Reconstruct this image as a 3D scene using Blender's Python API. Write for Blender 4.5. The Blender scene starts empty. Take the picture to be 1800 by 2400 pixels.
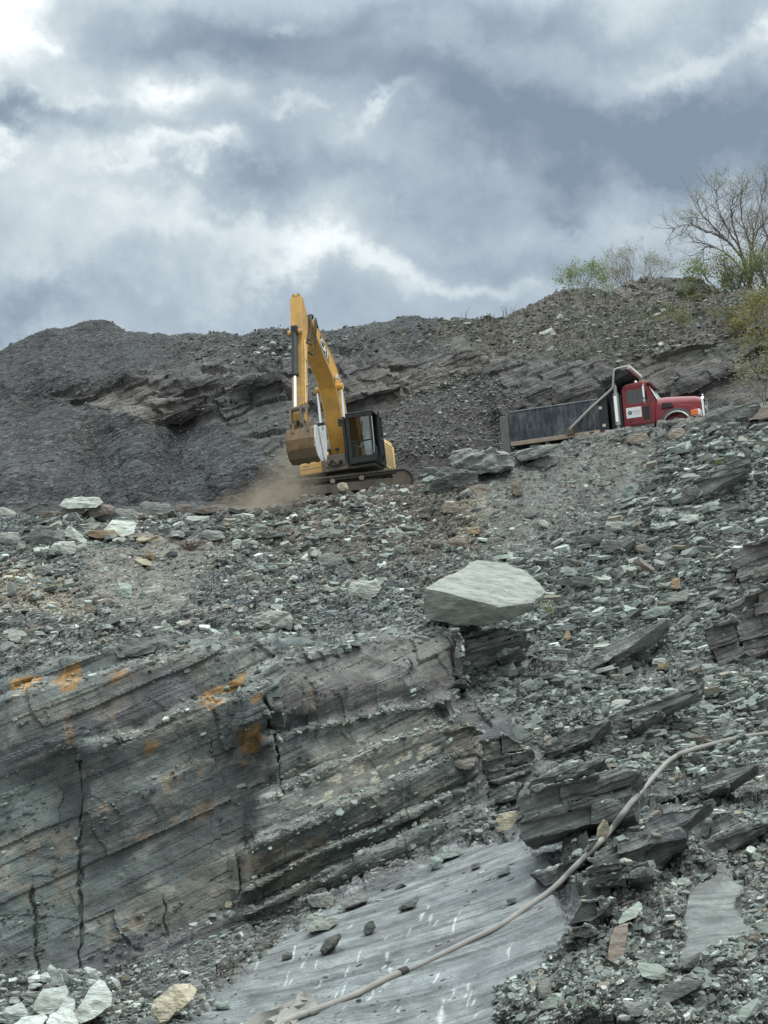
import bpy, bmesh, math, random
import numpy as np
from mathutils import Vector, Matrix, Euler
from mathutils.bvhtree import BVHTree
R = math.radians
SC = bpy.context.scene
COL = SC.collection
rng = np.random.default_rng(7)

# ------------------------------------------------------------------ camera
FPX = 3359.0                      # focal length in photograph pixels (1800 x 2400)
PITCH = math.atan(750.0 / FPX)
CP, SP = math.cos(PITCH), math.sin(PITCH)
FWD = np.array([0, CP, SP]); UPV = np.array([0, -SP, CP]); RGT = np.array([1.0, 0, 0])
cam_d = bpy.data.cameras.new('camera'); cam = bpy.data.objects.new('camera', cam_d); COL.objects.link(cam)
cam_d.sensor_fit = 'HORIZONTAL'; cam_d.sensor_width = 36.0; cam_d.lens = 36.0 * FPX / 1800.0
cam_d.clip_start = 0.1; cam_d.clip_end = 2000
cam.rotation_euler = (math.pi / 2 + PITCH, 0, 0)
SC.camera = cam
SC.render.resolution_x = 768; SC.render.resolution_y = 1024

def at(px, py, d):
    """world point at distance d (along the optical axis) seen at photograph pixel px, py"""
    return d * FWD + d * (px - 900) / FPX * RGT + d * (1200 - py) / FPX * UPV
def at_np(px, py, d):
    px, py, d = np.asarray(px, float), np.asarray(py, float), np.asarray(d, float)
    return d[..., None] * FWD + (d * (px - 900) / FPX)[..., None] * RGT + (d * (1200 - py) / FPX)[..., None] * UPV
def proj(p):
    p = np.asarray(p, float); d = p @ FWD
    return 900 + FPX * (p @ RGT) / d, 1200 - FPX * (p @ UPV) / d, d
def V(p): return Vector((float(p[0]), float(p[1]), float(p[2])))

# ------------------------------------------------------------------ numpy noise
def _hash(ix, iy, iz, seed):
    h = (ix.astype(np.uint32) * np.uint32(374761393)) ^ (iy.astype(np.uint32) * np.uint32(668265263)) ^ (iz.astype(np.uint32) * np.uint32(2147483647)) ^ np.uint32((seed * 974711 + 12345) & 0xffffffff)
    h = (h ^ (h >> np.uint32(13))) * np.uint32(1274126177)
    h = (h ^ (h >> np.uint32(15))) * np.uint32(2246822519)
    h = h ^ (h >> np.uint32(16))
    return h.astype(np.float64) / 4294967295.0
def vnoise(p, seed=0):
    i = np.floor(p).astype(np.int64); f = p - i
    u = f * f * f * (f * (f * 6 - 15) + 10)
    i = i.astype(np.int32)
    r = 0
    for dx in (0, 1):
        wx = u[:, 0] if dx else 1 - u[:, 0]
        for dy in (0, 1):
            wy = u[:, 1] if dy else 1 - u[:, 1]
            for dz in (0, 1):
                wz = u[:, 2] if dz else 1 - u[:, 2]
                r = r + wx * wy * wz * _hash(i[:, 0] + dx, i[:, 1] + dy, i[:, 2] + dz, seed)
    return r * 2 - 1
def fbm(p, octaves=4, seed=0, gain=0.5, lac=2.03):
    r = 0; a = 1.0; q = p
    for o in range(octaves):
        r = r + a * vnoise(q, seed + o * 17); a *= gain; q = q * lac + 3.1
    return r
def cells(p, seed=0):
    """nearest feature point: distance, distance gap to the second, random id, offset vector"""
    i = np.floor(p).astype(np.int32); n = len(p)
    f1 = np.full(n, 9.0); f2 = np.full(n, 9.0); cid = np.zeros(n); off = np.zeros((n, 3))
    for dx in (-1, 0, 1):
        for dy in (-1, 0, 1):
            for dz in (-1, 0, 1):
                c = i + np.array([dx, dy, dz], dtype=np.int32)
                h = [_hash(c[:, 0], c[:, 1], c[:, 2], seed + k) for k in range(3)]
                v = p - (c + np.stack(h, 1)); dd = (v * v).sum(1)
                m = dd < f1
                f2 = np.where(m, f1, np.minimum(f2, dd))
                f1 = np.where(m, dd, f1); off[m] = v[m]; cid[m] = ((h[0] * 7.13 + h[1] * 3.7 + h[2] * 5.3) % 1.0)[m]
    return np.sqrt(f1), np.sqrt(f2) - np.sqrt(f1), cid, off
def sstep(a, b, x):
    t = np.clip((x - a) / (b - a), 0, 1); return t * t * (3 - 2 * t)
def poly_mask(px, py, pts, soft=12.0):
    """1 inside the outline, 0 outside, softened over +-soft"""
    pts = np.array(pts, float); n = len(pts); inside = np.zeros(px.shape, bool); dmin = np.full(px.shape, 1e9)
    for k in range(n):
        a = pts[k]; b = pts[(k + 1) % n]; ab = b - a
        t = np.clip(((px - a[0]) * ab[0] + (py - a[1]) * ab[1]) / (ab @ ab + 1e-9), 0, 1)
        dmin = np.minimum(dmin, np.hypot(px - a[0] - t * ab[0], py - a[1] - t * ab[1]))
        cond = (a[1] > py) != (b[1] > py)
        with np.errstate(divide='ignore', invalid='ignore'):
            xi = (b[0] - a[0]) * (py - a[1]) / (b[1] - a[1] + 1e-12) + a[0]
        inside ^= cond & (px < xi)
    sd = np.where(inside, dmin, -dmin)
    return sstep(-soft, soft, sd)

# ------------------------------------------------------------------ tags
def tag(o, label=None, cat=None, group=None, kind=None):
    if label: o['label'] = label
    if cat: o['category'] = cat
    if group: o['group'] = group
    if kind: o['kind'] = kind
    return o
def np_mesh(name, verts, faces, mats, parent=None, smooth=False, color=None, attrs=None, mat_index=None):
    """verts (n,3); faces (m,k) array or list of lists"""
    me = bpy.data.meshes.new(name)
    verts = np.asarray(verts, dtype=np.float32)
    if isinstance(faces, np.ndarray):
        m, k = faces.shape
        me.vertices.add(len(verts)); me.vertices.foreach_set('co', verts.ravel())
        me.loops.add(m * k); me.loops.foreach_set('vertex_index', faces.astype(np.int32).ravel())
        me.polygons.add(m); me.polygons.foreach_set('loop_start', (np.arange(m) * k).astype(np.int32))
        me.polygons.foreach_set('loop_total', np.full(m, k, np.int32))
        me.update(calc_edges=True); me.validate()
    else:
        me.from_pydata([tuple(map(float, v)) for v in verts], [], [list(f) for f in faces]); me.update()
    if smooth: me.polygons.foreach_set('use_smooth', np.ones(len(me.polygons), bool))
    else: me.polygons.foreach_set('use_smooth', np.zeros(len(me.polygons), bool))
    if color is not None:
        a = me.color_attributes.new('Col', 'FLOAT_COLOR', 'POINT')
        c = np.ones((len(verts), 4), np.float32); c[:, :3] = color; a.data.foreach_set('color', c.ravel())
    for nm, arr in (attrs or {}).items():
        a = me.attributes.new(nm, 'FLOAT', 'POINT'); a.data.foreach_set('value', np.asarray(arr, np.float32))
    for mt in (mats if isinstance(mats, (list, tuple)) else [mats]): me.materials.append(mt)
    if mat_index is not None: me.polygons.foreach_set('material_index', np.asarray(mat_index, np.int32))
    o = bpy.data.objects.new(name, me); COL.objects.link(o)
    if parent: o.parent = parent
    return o

# ------------------------------------------------------------------ materials
class NT:
    def __init__(s, mat): s.t = mat.node_tree; s.n = s.t.nodes; s.l = s.t.links
    def add(s, typ, **kw):
        nd = s.n.new(typ)
        for k, v in kw.items():
            if k.startswith('i_'):
                key = k[2:]; nd.inputs[int(key) if key.isdigit() else key.replace('_', ' ')].default_value = v
            else: setattr(nd, k, v)
        return nd
    def link(s, a, b): s.l.new(a, b)
    def math(s, op, a, b=None, clamp=False):
        nd = s.n.new('ShaderNodeMath'); nd.operation = op; nd.use_clamp = clamp
        for k, v in enumerate((a, b)):
            if v is None: continue
            if isinstance(v, (int, float)): nd.inputs[k].default_value = v
            else: s.l.new(v, nd.inputs[k])
        return nd.outputs[0]
    def ramp(s, fac, stops):
        nd = s.n.new('ShaderNodeValToRGB'); e = nd.color_ramp.elements
        while len(e) < len(stops): e.new(0.5)
        for k, (p, c) in enumerate(stops):
            e[k].position = p; e[k].color = (c, c, c, 1) if isinstance(c, (int, float)) else (*c, 1)
        s.l.new(fac, nd.inputs[0]); return nd.outputs[0]
    def mix(s, fac, a, b, blend='MIX'):
        nd = s.n.new('ShaderNodeMix'); nd.data_type = 'RGBA'; nd.blend_type = blend
        for k, v in ((0, fac), (6, a), (7, b)):
            if isinstance(v, (int, float)): nd.inputs[k].default_value = v
            elif isinstance(v, tuple): nd.inputs[k].default_value = (*v, 1)
            else: s.l.new(v, nd.inputs[k])
        return nd.outputs[2]
def new_mat(name):
    m = bpy.data.materials.new(name); m.use_nodes = True
    n = NT(m); n.bs = n.n['Principled BSDF']; n.out = n.n['Material Output']
    return m, n
def mat_plain(name, col, rough=0.6, metal=0.0, var=0.25, scale=6.0, dust=0.0, dust_col=(0.24, 0.22, 0.19), bump=0.0, spec=0.4, dscale=2.2):
    """paint, rubber, metal with mottling, and dust that lies in patches of its own"""
    m, n = new_mat(name)
    tc = n.add('ShaderNodeTexCoord')
    ns = n.add('ShaderNodeTexNoise', i_Scale=scale, i_Detail=6.0, i_Roughness=0.65); n.link(tc.outputs['Object'], ns.inputs['Vector'])
    v = n.ramp(ns.outputs['Fac'], [(0.25, 1 - var), (0.75, 1 + var)])
    c = n.mix(1.0, col, v, 'MULTIPLY')
    rg = rough
    if dust > 0:
        n2 = n.add('ShaderNodeTexNoise', i_Scale=dscale, i_Detail=9.0, i_Roughness=0.72); n.link(tc.outputs['Object'], n2.inputs['Vector'])
        f = n.ramp(n2.outputs['Fac'], [(0.62 - 0.32 * dust, 0.0), (0.9 - 0.3 * dust, min(1.0, 0.35 + 0.65 * dust))])
        c = n.mix(f, c, dust_col)
    n.link(c, n.bs.inputs['Base Color'])
    n.bs.inputs['Roughness'].default_value = rg; n.bs.inputs['Metallic'].default_value = metal
    n.bs.inputs['Specular IOR Level'].default_value = spec
    if bump > 0:
        b = n.add('ShaderNodeBump', i_Strength=bump, i_Distance=0.02); n.link(ns.outputs['Fac'], b.inputs['Height']); n.link(b.outputs[0], n.bs.inputs['Normal'])
    return m

BED_N = np.array([-0.40, -0.20, 1.0]); BED_N /= np.linalg.norm(BED_N)
BED_U = np.array([1.0, 0, 0.40]); BED_U -= BED_N * (BED_U @ BED_N); BED_U /= np.linalg.norm(BED_U)   # up to the right, in the bedding
BED_W = np.cross(BED_N, BED_U)
def bed_coords(p): return np.stack([p @ BED_U, p @ BED_W, p @ BED_N], -1)

def mat_rock(name, chips=True, grain=1.0):
    m, n = new_mat(name)
    geo = n.add('ShaderNodeNewGeometry')
    # bedding-aligned coordinates
    comps = []
    for ax in (BED_U, BED_W, BED_N):
        d = n.add('ShaderNodeVectorMath', operation='DOT_PRODUCT'); n.link(geo.outputs['Position'], d.inputs[0]); d.inputs[1].default_value = tuple(ax)
        comps.append(d.outputs['Value'])
    cmb = n.add('ShaderNodeCombineXYZ')
    for k in range(3): n.link(comps[k], cmb.inputs[k])
    at_c = n.add('ShaderNodeVertexColor', layer_name='Col')
    col = at_c.outputs['Color']
    scr = n.add('ShaderNodeAttribute', attribute_name='scree').outputs['Fac']
    str_ = n.add('ShaderNodeAttribute', attribute_name='strata').outputs['Fac']
    # fine general mottling
    n1 = n.add('ShaderNodeTexNoise', i_Scale=2.3, i_Detail=10.0, i_Roughness=0.7); n.link(geo.outputs['Position'], n1.inputs['Vector'])
    f1 = n.ramp(n1.outputs['Fac'], [(0.3, 0.62), (0.7, 1.4)])
    col = n.mix(1.0, col, f1, 'MULTIPLY')
    # chips
    mp = n.add('ShaderNodeMapping'); n.link(cmb.outputs[0], mp.inputs['Vector']); mp.inputs['Scale'].default_value = (1.0, 1.5, 3.2)
    hts = []
    for sc_, wgt in ((3.4, 1.0), (9.5, 0.8)):
        vo = n.add('ShaderNodeTexVoronoi', i_Scale=sc_, i_Randomness=1.0); n.link(mp.outputs[0], vo.inputs['Vector'])
        sep = n.add('ShaderNodeSeparateColor'); n.link(vo.outputs['Color'], sep.inputs[0])
        v = n.ramp(sep.outputs[0], [(0.0, 0.42), (0.5, 0.85), (0.82, 1.35), (1.0, 2.2)])
        fac = n.math('MULTIPLY', scr, 0.75 * wgt)
        col = n.mix(fac, col, n.mix(1.0, col, v, 'MULTIPLY'))
        hts.append(n.math('MULTIPLY', n.math('ADD', sep.outputs[1], n.math('MULTIPLY', vo.outputs['Distance'], -0.8)), scr))
    # strata streaks
    mp2 = n.add('ShaderNodeMapping'); n.link(cmb.outputs[0], mp2.inputs['Vector']); mp2.inputs['Scale'].default_value = (0.35, 0.5, 6.0)
    n2 = n.add('ShaderNodeTexNoise', i_Scale=1.6, i_Detail=9.0, i_Roughness=0.68, i_Distortion=0.6); n.link(mp2.outputs[0], n2.inputs['Vector'])
    s2 = n.ramp(n2.outputs['Fac'], [(0.32, 0.6), (0.5, 1.0), (0.68, 1.5)])
    col = n.mix(n.math('MULTIPLY', str_, 0.8), col, n.mix(1.0, col, s2, 'MULTIPLY'))
    slk = n.add('ShaderNodeAttribute', attribute_name='slick').outputs['Fac']
    mp3 = n.add('ShaderNodeMapping'); n.link(cmb.outputs[0], mp3.inputs['Vector']); mp3.inputs['Scale'].default_value = (0.30, 7.0, 1.5); mp3.inputs['Rotation'].default_value = (0, 0, R(7))
    n3 = n.add('ShaderNodeTexNoise', i_Scale=1.3, i_Detail=10.0, i_Roughness=0.66, i_Distortion=0.3); n.link(mp3.outputs[0], n3.inputs['Vector'])
    s3 = n.ramp(n3.outputs['Fac'], [(0.33, 0.55), (0.47, 0.95), (0.6, 1.12), (0.72, 1.45)])
    col = n.mix(n.math('MULTIPLY', slk, 0.9), col, n.mix(1.0, col, s3, 'MULTIPLY'))
    n.link(col, n.bs.inputs['Base Color'])
    n.bs.inputs['Roughness'].default_value = 0.82; n.bs.inputs['Specular IOR Level'].default_value = 0.25
    h = n.math('ADD', n.math('MULTIPLY', hts[0], 0.10), n.math('MULTIPLY', hts[1], 0.04))
    h = n.math('ADD', h, n.math('MULTIPLY', n.math('MULTIPLY', n2.outputs['Fac'], str_), 0.22))
    h = n.math('ADD', h, n.math('MULTIPLY', n1.outputs['Fac'], 0.10 * grain))
    h = n.math('ADD', h, n.math('MULTIPLY', n.math('MULTIPLY', n3.outputs['Fac'], slk), 0.07))
    b = n.add('ShaderNodeBump', i_Strength=1.0, i_Distance=1.35); n.link(h, b.inputs['Height']); n.link(b.outputs[0], n.bs.inputs['Normal'])
    return m
M_TERR = mat_rock('slate_ground')

def mat_shard(name):
    m, n = new_mat(name)
    at_c = n.add('ShaderNodeVertexColor', layer_name='Col')
    geo = n.add('ShaderNodeNewGeometry')
    n1 = n.add('ShaderNodeTexNoise', i_Scale=9.0, i_Detail=8.0, i_Roughness=0.7); n.link(geo.outputs['Position'], n1.inputs['Vector'])
    f1 = n.ramp(n1.outputs['Fac'], [(0.3, 0.7), (0.7, 1.3)])
    n.link(n.mix(1.0, at_c.outputs['Color'], f1, 'MULTIPLY'), n.bs.inputs['Base Color'])
    n.bs.inputs['Roughness'].default_value = 0.75; n.bs.inputs['Specular IOR Level'].default_value = 0.3
    b = n.add('ShaderNodeBump', i_Strength=0.7, i_Distance=0.03); n.link(n1.outputs['Fac'], b.inputs['Height']); n.link(b.outputs[0], n.bs.inputs['Normal'])
    return m
M_SHARD = mat_shard('slate_shard')
# ------------------------------------------------------------------ sky
SUN_EL, SUN_AZ = R(64), R(105)      # azimuth measured from +Y towards +X: behind the camera, to the right
def build_sky():
    w = bpy.data.worlds.new('World'); SC.world = w; w.use_nodes = True
    n = NT(w); bg = n.n['Background']
    sky = n.add('ShaderNodeTexSky', sky_type='NISHITA', sun_disc=False, sun_elevation=SUN_EL, sun_rotation=SUN_AZ)
    tc = n.add('ShaderNodeTexCoord'); D = tc.outputs['Generated']
    sep = n.add('ShaderNodeSeparateXYZ'); n.link(D, sep.inputs[0]); x, y, z = sep.outputs
    ya = n.math('MAXIMUM', n.math('ABSOLUTE', y), 0.08)
    u = n.math('DIVIDE', x, ya); v = n.math('DIVIDE', z, ya)
    # noise that warps and breaks up the cloud masses; stretched sideways like a layer seen from below
    mp = n.add('ShaderNodeMapping'); n.link(D, mp.inputs['Vector']); mp.inputs['Scale'].default_value = (1.0, 1.0, 1.0)
    nw = n.add('ShaderNodeTexNoise', i_Scale=7.5, i_Detail=10.0, i_Roughness=0.60); n.link(mp.outputs[0], nw.inputs['Vector'])
    sw = n.add('ShaderNodeSeparateColor'); n.link(nw.outputs['Color'], sw.inputs[0])
    uu = n.math('ADD', u, n.math('MULTIPLY', n.math('SUBTRACT', sw.outputs[0], 0.5), 0.24))
    vv = n.math('ADD', v, n.math('MULTIPLY', n.math('SUBTRACT', sw.outputs[1], 0.5), 0.24))
    def blob(px, py, rx, ry, rot=0.0):
        d = at(px, py, 1.0); u0, v0 = d[0] / d[1], d[2] / d[1]; a, b = rx / FPX, ry / FPX
        du = n.math('SUBTRACT', uu, float(u0)); dv = n.math('SUBTRACT', vv, float(v0))
        c, s = math.cos(rot), math.sin(rot)
        p = n.math('ADD', n.math('MULTIPLY', du, c / a), n.math('MULTIPLY', dv, s / a))
        q = n.math('ADD', n.math('MULTIPLY', du, -s / b), n.math('MULTIPLY', dv, c / b))
        r2 = n.math('ADD', n.math('MULTIPLY', p, p), n.math('MULTIPLY', q, q))
        return n.math('POWER', 2.718, n.math('MULTIPLY', r2, -1.0))
    val = None
    for (px, py, rx, ry, rot, amp) in SKY_BLOBS:
        t = n.math('MULTIPLY', blob(px, py, rx, ry, R(rot)), amp)
        val = t if val is None else n.math('ADD', val, t)
    # billows at several sizes
    mp2 = n.add('ShaderNodeMapping'); n.link(D, mp2.inputs['Vector']); mp2.inputs['Scale'].default_value = (1.0, 1.0, 1.05); mp2.inputs['Location'].default_value = (3.1, 1.7, 0.4)
    nb = n.add('ShaderNodeTexNoise', i_Scale=8.5, i_Detail=12.0, i_Roughness=0.60, i_Distortion=0.0); n.link(mp2.outputs[0], nb.inputs['Vector'])
    nc = n.add('ShaderNodeTexNoise', i_Scale=3.2, i_Detail=3.0, i_Roughness=0.5); n.link(mp2.outputs[0], nc.inputs['Vector'])
    val = n.math('ADD', val, n.math('MULTIPLY', n.math('SUBTRACT', nb.outputs['Fac'], 0.5), 0.95))
    val = n.math('ADD', val, n.math('MULTIPLY', n.math('SUBTRACT', nc.outputs['Fac'], 0.5), 0.25))
    val = n.math('ADD', val, 0.45, clamp=True)
    cloud = n.ramp(val, [(0.0, (0.205, 0.262, 0.335)), (0.22, (0.285, 0.352, 0.425)), (0.45, (0.415, 0.49, 0.552)), (0.68, (0.61, 0.68, 0.71)), (0.86, (0.78, 0.845, 0.86)), (1.0, (0.95, 0.97, 0.965))])
    # overhead and behind the camera the overcast is thinner and brighter
    top = n.math('MULTIPLY', n.math('SUBTRACT', z, 0.52), 2.3, clamp=True)
    back = n.math('MULTIPLY', n.math('MULTIPLY', y, -1.0), 1.3, clamp=True)
    br = n.math('ADD', 1.0, n.math('ADD', n.math('MULTIPLY', top, SKY_TOP), n.math('MULTIPLY', back, SKY_BACK)))
    neu = n.mix(n.math('MAXIMUM', top, back), cloud, (0.615, 0.66, 0.655))
    cl = n.mix(1.0, neu, br, 'MULTIPLY')
    skyc = n.mix(1.0, sky.outputs[0], (0.08, 0.08, 0.08), 'MULTIPLY')
    low = n.math('MULTIPLY', z, 30.0, clamp=True)
    fin = n.mix(0.92, skyc, cl)
    n.link(fin, bg.inputs['Color']); bg.inputs['Strength'].default_value = 1.0
    sl = bpy.data.lights.new('sun', 'SUN'); so = bpy.data.objects.new('sun', sl); COL.objects.link(so)
    sl.energy = SUN_E; sl.angle = R(14); sl.color = (1.0, 0.965, 0.91)
    dv = Vector((math.sin(SUN_AZ) * math.cos(SUN_EL), math.cos(SUN_AZ) * math.cos(SUN_EL), math.sin(SUN_EL)))
    so.rotation_euler = dv.to_track_quat('Z', 'Y').to_euler()
SKY_TOP, SKY_BACK, SUN_E = 4.6, 0.15, 1.5
# centre (photograph pixel), radii, tilt, + lighter / - darker
SKY_BLOBS = [
    (-20, 60, 130, 230, 0, 0.75), (130, 85, 60, 35, 0, 0.3), (60, 300, 130, 60, 0, -0.55), (260, 270, 60, 40, 0, -0.18), (190, 270, 60, 40, 20, 0.3), (350, 250, 110, 60, 10, 0.40), (480, 235, 120, 40, 0, 0.22), (20, 370, 60, 30, 0, 0.3), (330, 420, 260, 45, 6, 0.38), (450, 400, 50, 35, 0, 0.18),
    (620, 70, 420, 75, 0, -0.34), (1250, 40, 420, 80, 0, -0.28), (860, 170, 320, 60, -8, -0.20), (1330, 280, 420, 120, -8, -0.50), (1700, 300, 200, 100, 0, -0.34), (1640, 150, 200, 50, 15, 0.24), (1280, 410, 90, 34, 0, -0.24),
    (780, 30, 70, 26, 0, 0.25), (930, 300, 120, 26, 18, 0.30), (690, 285, 110, 26, 0, 0.24), (600, 440, 230, 70, 4, -0.18), (900, 440, 190, 60, 0, -0.16), (1080, 520, 160, 40, 10, 0.10), (430, 590, 280, 55, 0, 0.34), (700, 640, 220, 55, 0, 0.32), (1050, 640, 280, 45, 0, 0.28), (250, 520, 200, 40, 0, 0.2),
    (40, 730, 220, 60, 0, -0.30), (420, 690, 240, 60, 0, 0.16), (1350, 560, 260, 90, 0, -0.14), (1790, 60, 70, 50, 0, 0.4), (1600, 470, 200, 40, 0, 0.05),
]
build_sky()
SC.view_settings.view_transform = 'Standard'; SC.view_settings.look = 'None'; SC.view_settings.exposure = 0.26; SC.view_settings.gamma = 1.0
SC.render.engine = 'CYCLES'; SC.cycles.use_denoising = True
SC.cycles.max_bounces = 6; SC.cycles.diffuse_bounces = 3; SC.cycles.glossy_bounces = 3; SC.cycles.transparent_max_bounces = 12; SC.cycles.volume_bounces = 1

# ------------------------------------------------------------------ terrain: profile lines (pixel x, pixel y, distance) from near to far
LINES = [
    [(-600, 2900, 13), (600, 2900, 13), (1200, 2900, 12), (1800, 2900, 11), (2400, 2900, 10.5)],
    [(-600, 2440, 20), (0, 2440, 19), (300, 2440, 18.5), (600, 2440, 18), (900, 2440, 17.5), (1150, 2440, 16.8), (1400, 2440, 15.8), (1800, 2440, 15), (2400, 2440, 14)],
    [(-600, 2325, 26), (0, 2295, 26), (200, 2275, 26.2), (350, 2245, 26.5), (500, 2205, 26.8), (650, 2150, 27.2), (800, 2085, 27.6), (1000, 2000, 28.2), (1150, 1930, 28.8), (1250, 1890, 29), (1400, 1850, 29.5), (1600, 1830, 30.5), (1800, 1800, 32), (2400, 1730, 32)],
    [(-600, 1580, 28.6), (0, 1575, 28.8), (200, 1535, 29.3), (400, 1505, 30), (600, 1500, 31.2), (750, 1500, 32.2), (900, 1482, 33.2), (1060, 1460, 34.2), (1110, 1480, 34.6), (1250, 1590, 34), (1400, 1620, 35), (1600, 1590, 37), (1800, 1560, 39.5), (2400, 1500, 39.5)],
    [(-600, 1550, 31), (0, 1545, 31), (200, 1508, 31.5), (400, 1487, 32.2), (600, 1480, 33.7), (750, 1476, 35), (900, 1462, 36.4), (1070, 1445, 38), (1250, 1490, 38), (1400, 1540, 38.5), (1600, 1520, 40), (1800, 1490, 42.5), (2400, 1450, 42.5)],
    [(-600, 1330, 39), (0, 1345, 39), (300, 1345, 40), (600, 1325, 42), (900, 1300, 44), (1200, 1280, 46), (1500, 1240, 49), (1800, 1210, 51), (2400, 1180, 51)],
    [(-600, 1205, 47), (0, 1200, 48), (150, 1195, 48), (300, 1195, 48.5), (450, 1198, 49), (560, 1188, 50), (640, 1176, 51.5), (700, 1166, 52), (820, 1153, 52.3), (980, 1134, 52.5), (1040, 1108, 53), (1120, 1080, 54), (1200, 1054, 55), (1300, 1028, 56), (1400, 1010, 57), (1470, 995, 57.5), (1530, 990, 57.5), (1590, 984, 57.5), (1640, 984, 57), (1720, 962, 57), (1800, 948, 57), (2400, 850, 57)],
    [(-600, 1240, 56), (0, 1240, 57), (450, 1242, 57), (640, 1222, 57.5), (700, 1208, 57.8), (980, 1180, 58), (1040, 1165, 60), (1100, 1150, 66), (1200, 1126, 66), (1400, 1100, 66), (1600, 1070, 66), (1800, 1035, 65), (2400, 950, 65)],
    [(-600, 1225, 64), (0, 1225, 65), (300, 1220, 67), (600, 1205, 68), (800, 1185, 66), (950, 1170, 66), (1050, 1155, 68), (1150, 1130, 71), (1400, 1095, 70), (1600, 1060, 70), (1800, 1025, 69), (2400, 950, 69)],
    [(-600, 1040, 75), (0, 1030, 75), (150, 960, 78), (300, 995, 76.5), (500, 1005, 75.5), (600, 1020, 74), (650, 1040, 72.5), (800, 960, 74), (1000, 930, 77), (1100, 890, 79), (1200, 950, 75), (1400, 930, 73.5), (1600, 920, 73.5), (1800, 900, 72.5), (2400, 850, 72)],
    [(-600, 930, 82), (0, 915, 82), (150, 890, 80.5), (300, 885, 79), (500, 870, 78), (650, 860, 77.5), (800, 845, 77.5), (1000, 835, 79), (1100, 810, 80), (1250, 830, 79), (1400, 835, 77), (1600, 815, 77), (1800, 800, 76), (2400, 750, 76)],
    [(-600, 900, 84), (0, 819, 88), (42, 805, 88.5), (84, 790, 89), (118, 777, 90), (148, 777, 90), (190, 766, 91), (240, 760, 92), (262, 764, 92), (291, 779, 91), (321, 779, 91), (350, 787, 90), (380, 785, 90), (430, 785, 90), (477, 795, 89), (506, 794, 89), (540, 803, 88), (565, 803, 88), (603, 783, 88), (633, 777, 88), (675, 786, 88), (744, 784, 88), (809, 781, 88), (857, 776, 89), (893, 769, 89), (953, 762, 90), (1002, 756, 91), (1026, 750, 92), (1100, 742, 93), (1200, 733, 96), (1247, 715, 98), (1308, 687, 100), (1363, 678, 101), (1402, 683, 100), (1424, 702, 98), (1500, 712, 96), (1600, 705, 94), (1690, 700, 92), (1764, 690, 90), (1800, 687, 89), (2400, 640, 86)],
    [(-600, 950, 96), (0, 870, 100), (240, 810, 104), (560, 850, 100), (800, 830, 100), (1100, 790, 105), (1308, 735, 112), (1424, 735, 112), (1800, 720, 105), (2400, 690, 100)],
    [(-600, 1050, 150), (0, 1050, 160), (800, 1050, 160), (1424, 950, 170), (1800, 950, 170), (2400, 950, 160)],
]
ROWS = [24, 150, 215, 16, 84, 84, 22, 10, 66, 48, 46, 10, 6]
XS = np.concatenate([np.linspace(-600, -24, 50), np.linspace(-20, 1820, 640), np.linspace(1824, 2400, 50)])
def loft():
    pxs, pys, ds = [], [], []
    prof = []
    for L in LINES:
        a = np.array(L, float); prof.append((np.interp(XS, a[:, 0], a[:, 1]), np.interp(XS, a[:, 0], a[:, 2])))
    for k, nr in enumerate(ROWS):
        (y0, d0), (y1, d1) = prof[k], prof[k + 1]
        last = (k == len(ROWS) - 1)
        for t in np.arange(nr + (1 if last else 0)) / nr:
            pys.append(y0 * (1 - t) + y1 * t); ds.append(1 / ((1 - t) / d0 + t / d1)) ; pxs.append(XS)
    return np.array(pxs), np.array(pys), np.array(ds)
GPX, GPY, GD = loft()
def blur(a, axis, it):
    for _ in range(it):
        b = np.pad(a, [(1, 1) if k == axis else (0, 0) for k in range(a.ndim)], mode='edge')
        sl = lambda s: tuple(slice(s, s + a.shape[axis]) if k == axis else slice(None) for k in range(a.ndim))
        a = 0.25 * b[sl(0)] + 0.5 * b[sl(1)] + 0.25 * b[sl(2)]
    return a
P0 = at_np(GPX, GPY, GD)
P0 = blur(blur(P0, 0, 10), 1, 8)
PX, PY, PD = proj(P0)
SHP = PX.shape
px, py = PX.ravel(), PY.ravel()

# ------------------------------------------------------------------ zones
Zp = lambda pts, soft=14: poly_mask(wx, wy, pts, soft)
q = P0.reshape(-1, 3)
wob = fbm(q * 0.9, 4, 5); wob2 = fbm(q * 0.9 + 40, 4, 9)
wx = px + wob * 14; wy = py + wob2 * 14             # ragged zone borders
z_cliff = Zp([(-700, 1590), (0, 1578), (130, 1545), (230, 1525), (380, 1495), (650, 1490), (900, 1478), (1060, 1468), (1078, 1540), (1075, 1620), (1180, 1650), (1270, 1690), (1300, 1790), (1160, 1880), (1000, 1985), (800, 2075), (650, 2140), (500, 2200), (350, 2240), (200, 2275), (-700, 2330)])
z_slab = Zp([(300, 2500), (430, 2390), (540, 2310), (620, 2240), (720, 2165), (880, 2075), (1010, 2022), (1130, 1965), (1230, 1925), (1330, 1960), (1335, 2090), (1385, 2165), (1330, 2215), (1180, 2295), (1130, 2500)], 8)
z_out = Zp([(130, 940), (180, 918), (300, 890), (380, 870), (560, 840), (680, 820), (900, 830), (1100, 800), (1250, 838), (1400, 850), (1600, 830), (1800, 815), (2400, 760), (2400, 960), (1800, 1010), (1200, 1010), (1180, 930), (1110, 870), (1000, 905), (930, 950), (880, 1010), (780, 1100), (660, 1110), (600, 1050), (540, 1005), (380, 998), (260, 985)], 10)
z_top = Zp([(1000, 790), (1050, 750), (1308, 660), (1800, 660), (2400, 600), (2400, 760), (1800, 815), (1600, 830), (1400, 850), (1250, 838), (1100, 800)], 16)
z_back = (PD.ravel() > 60.5).astype(float)
z_heap = z_back * (1 - z_out) * (1 - z_top)
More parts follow.
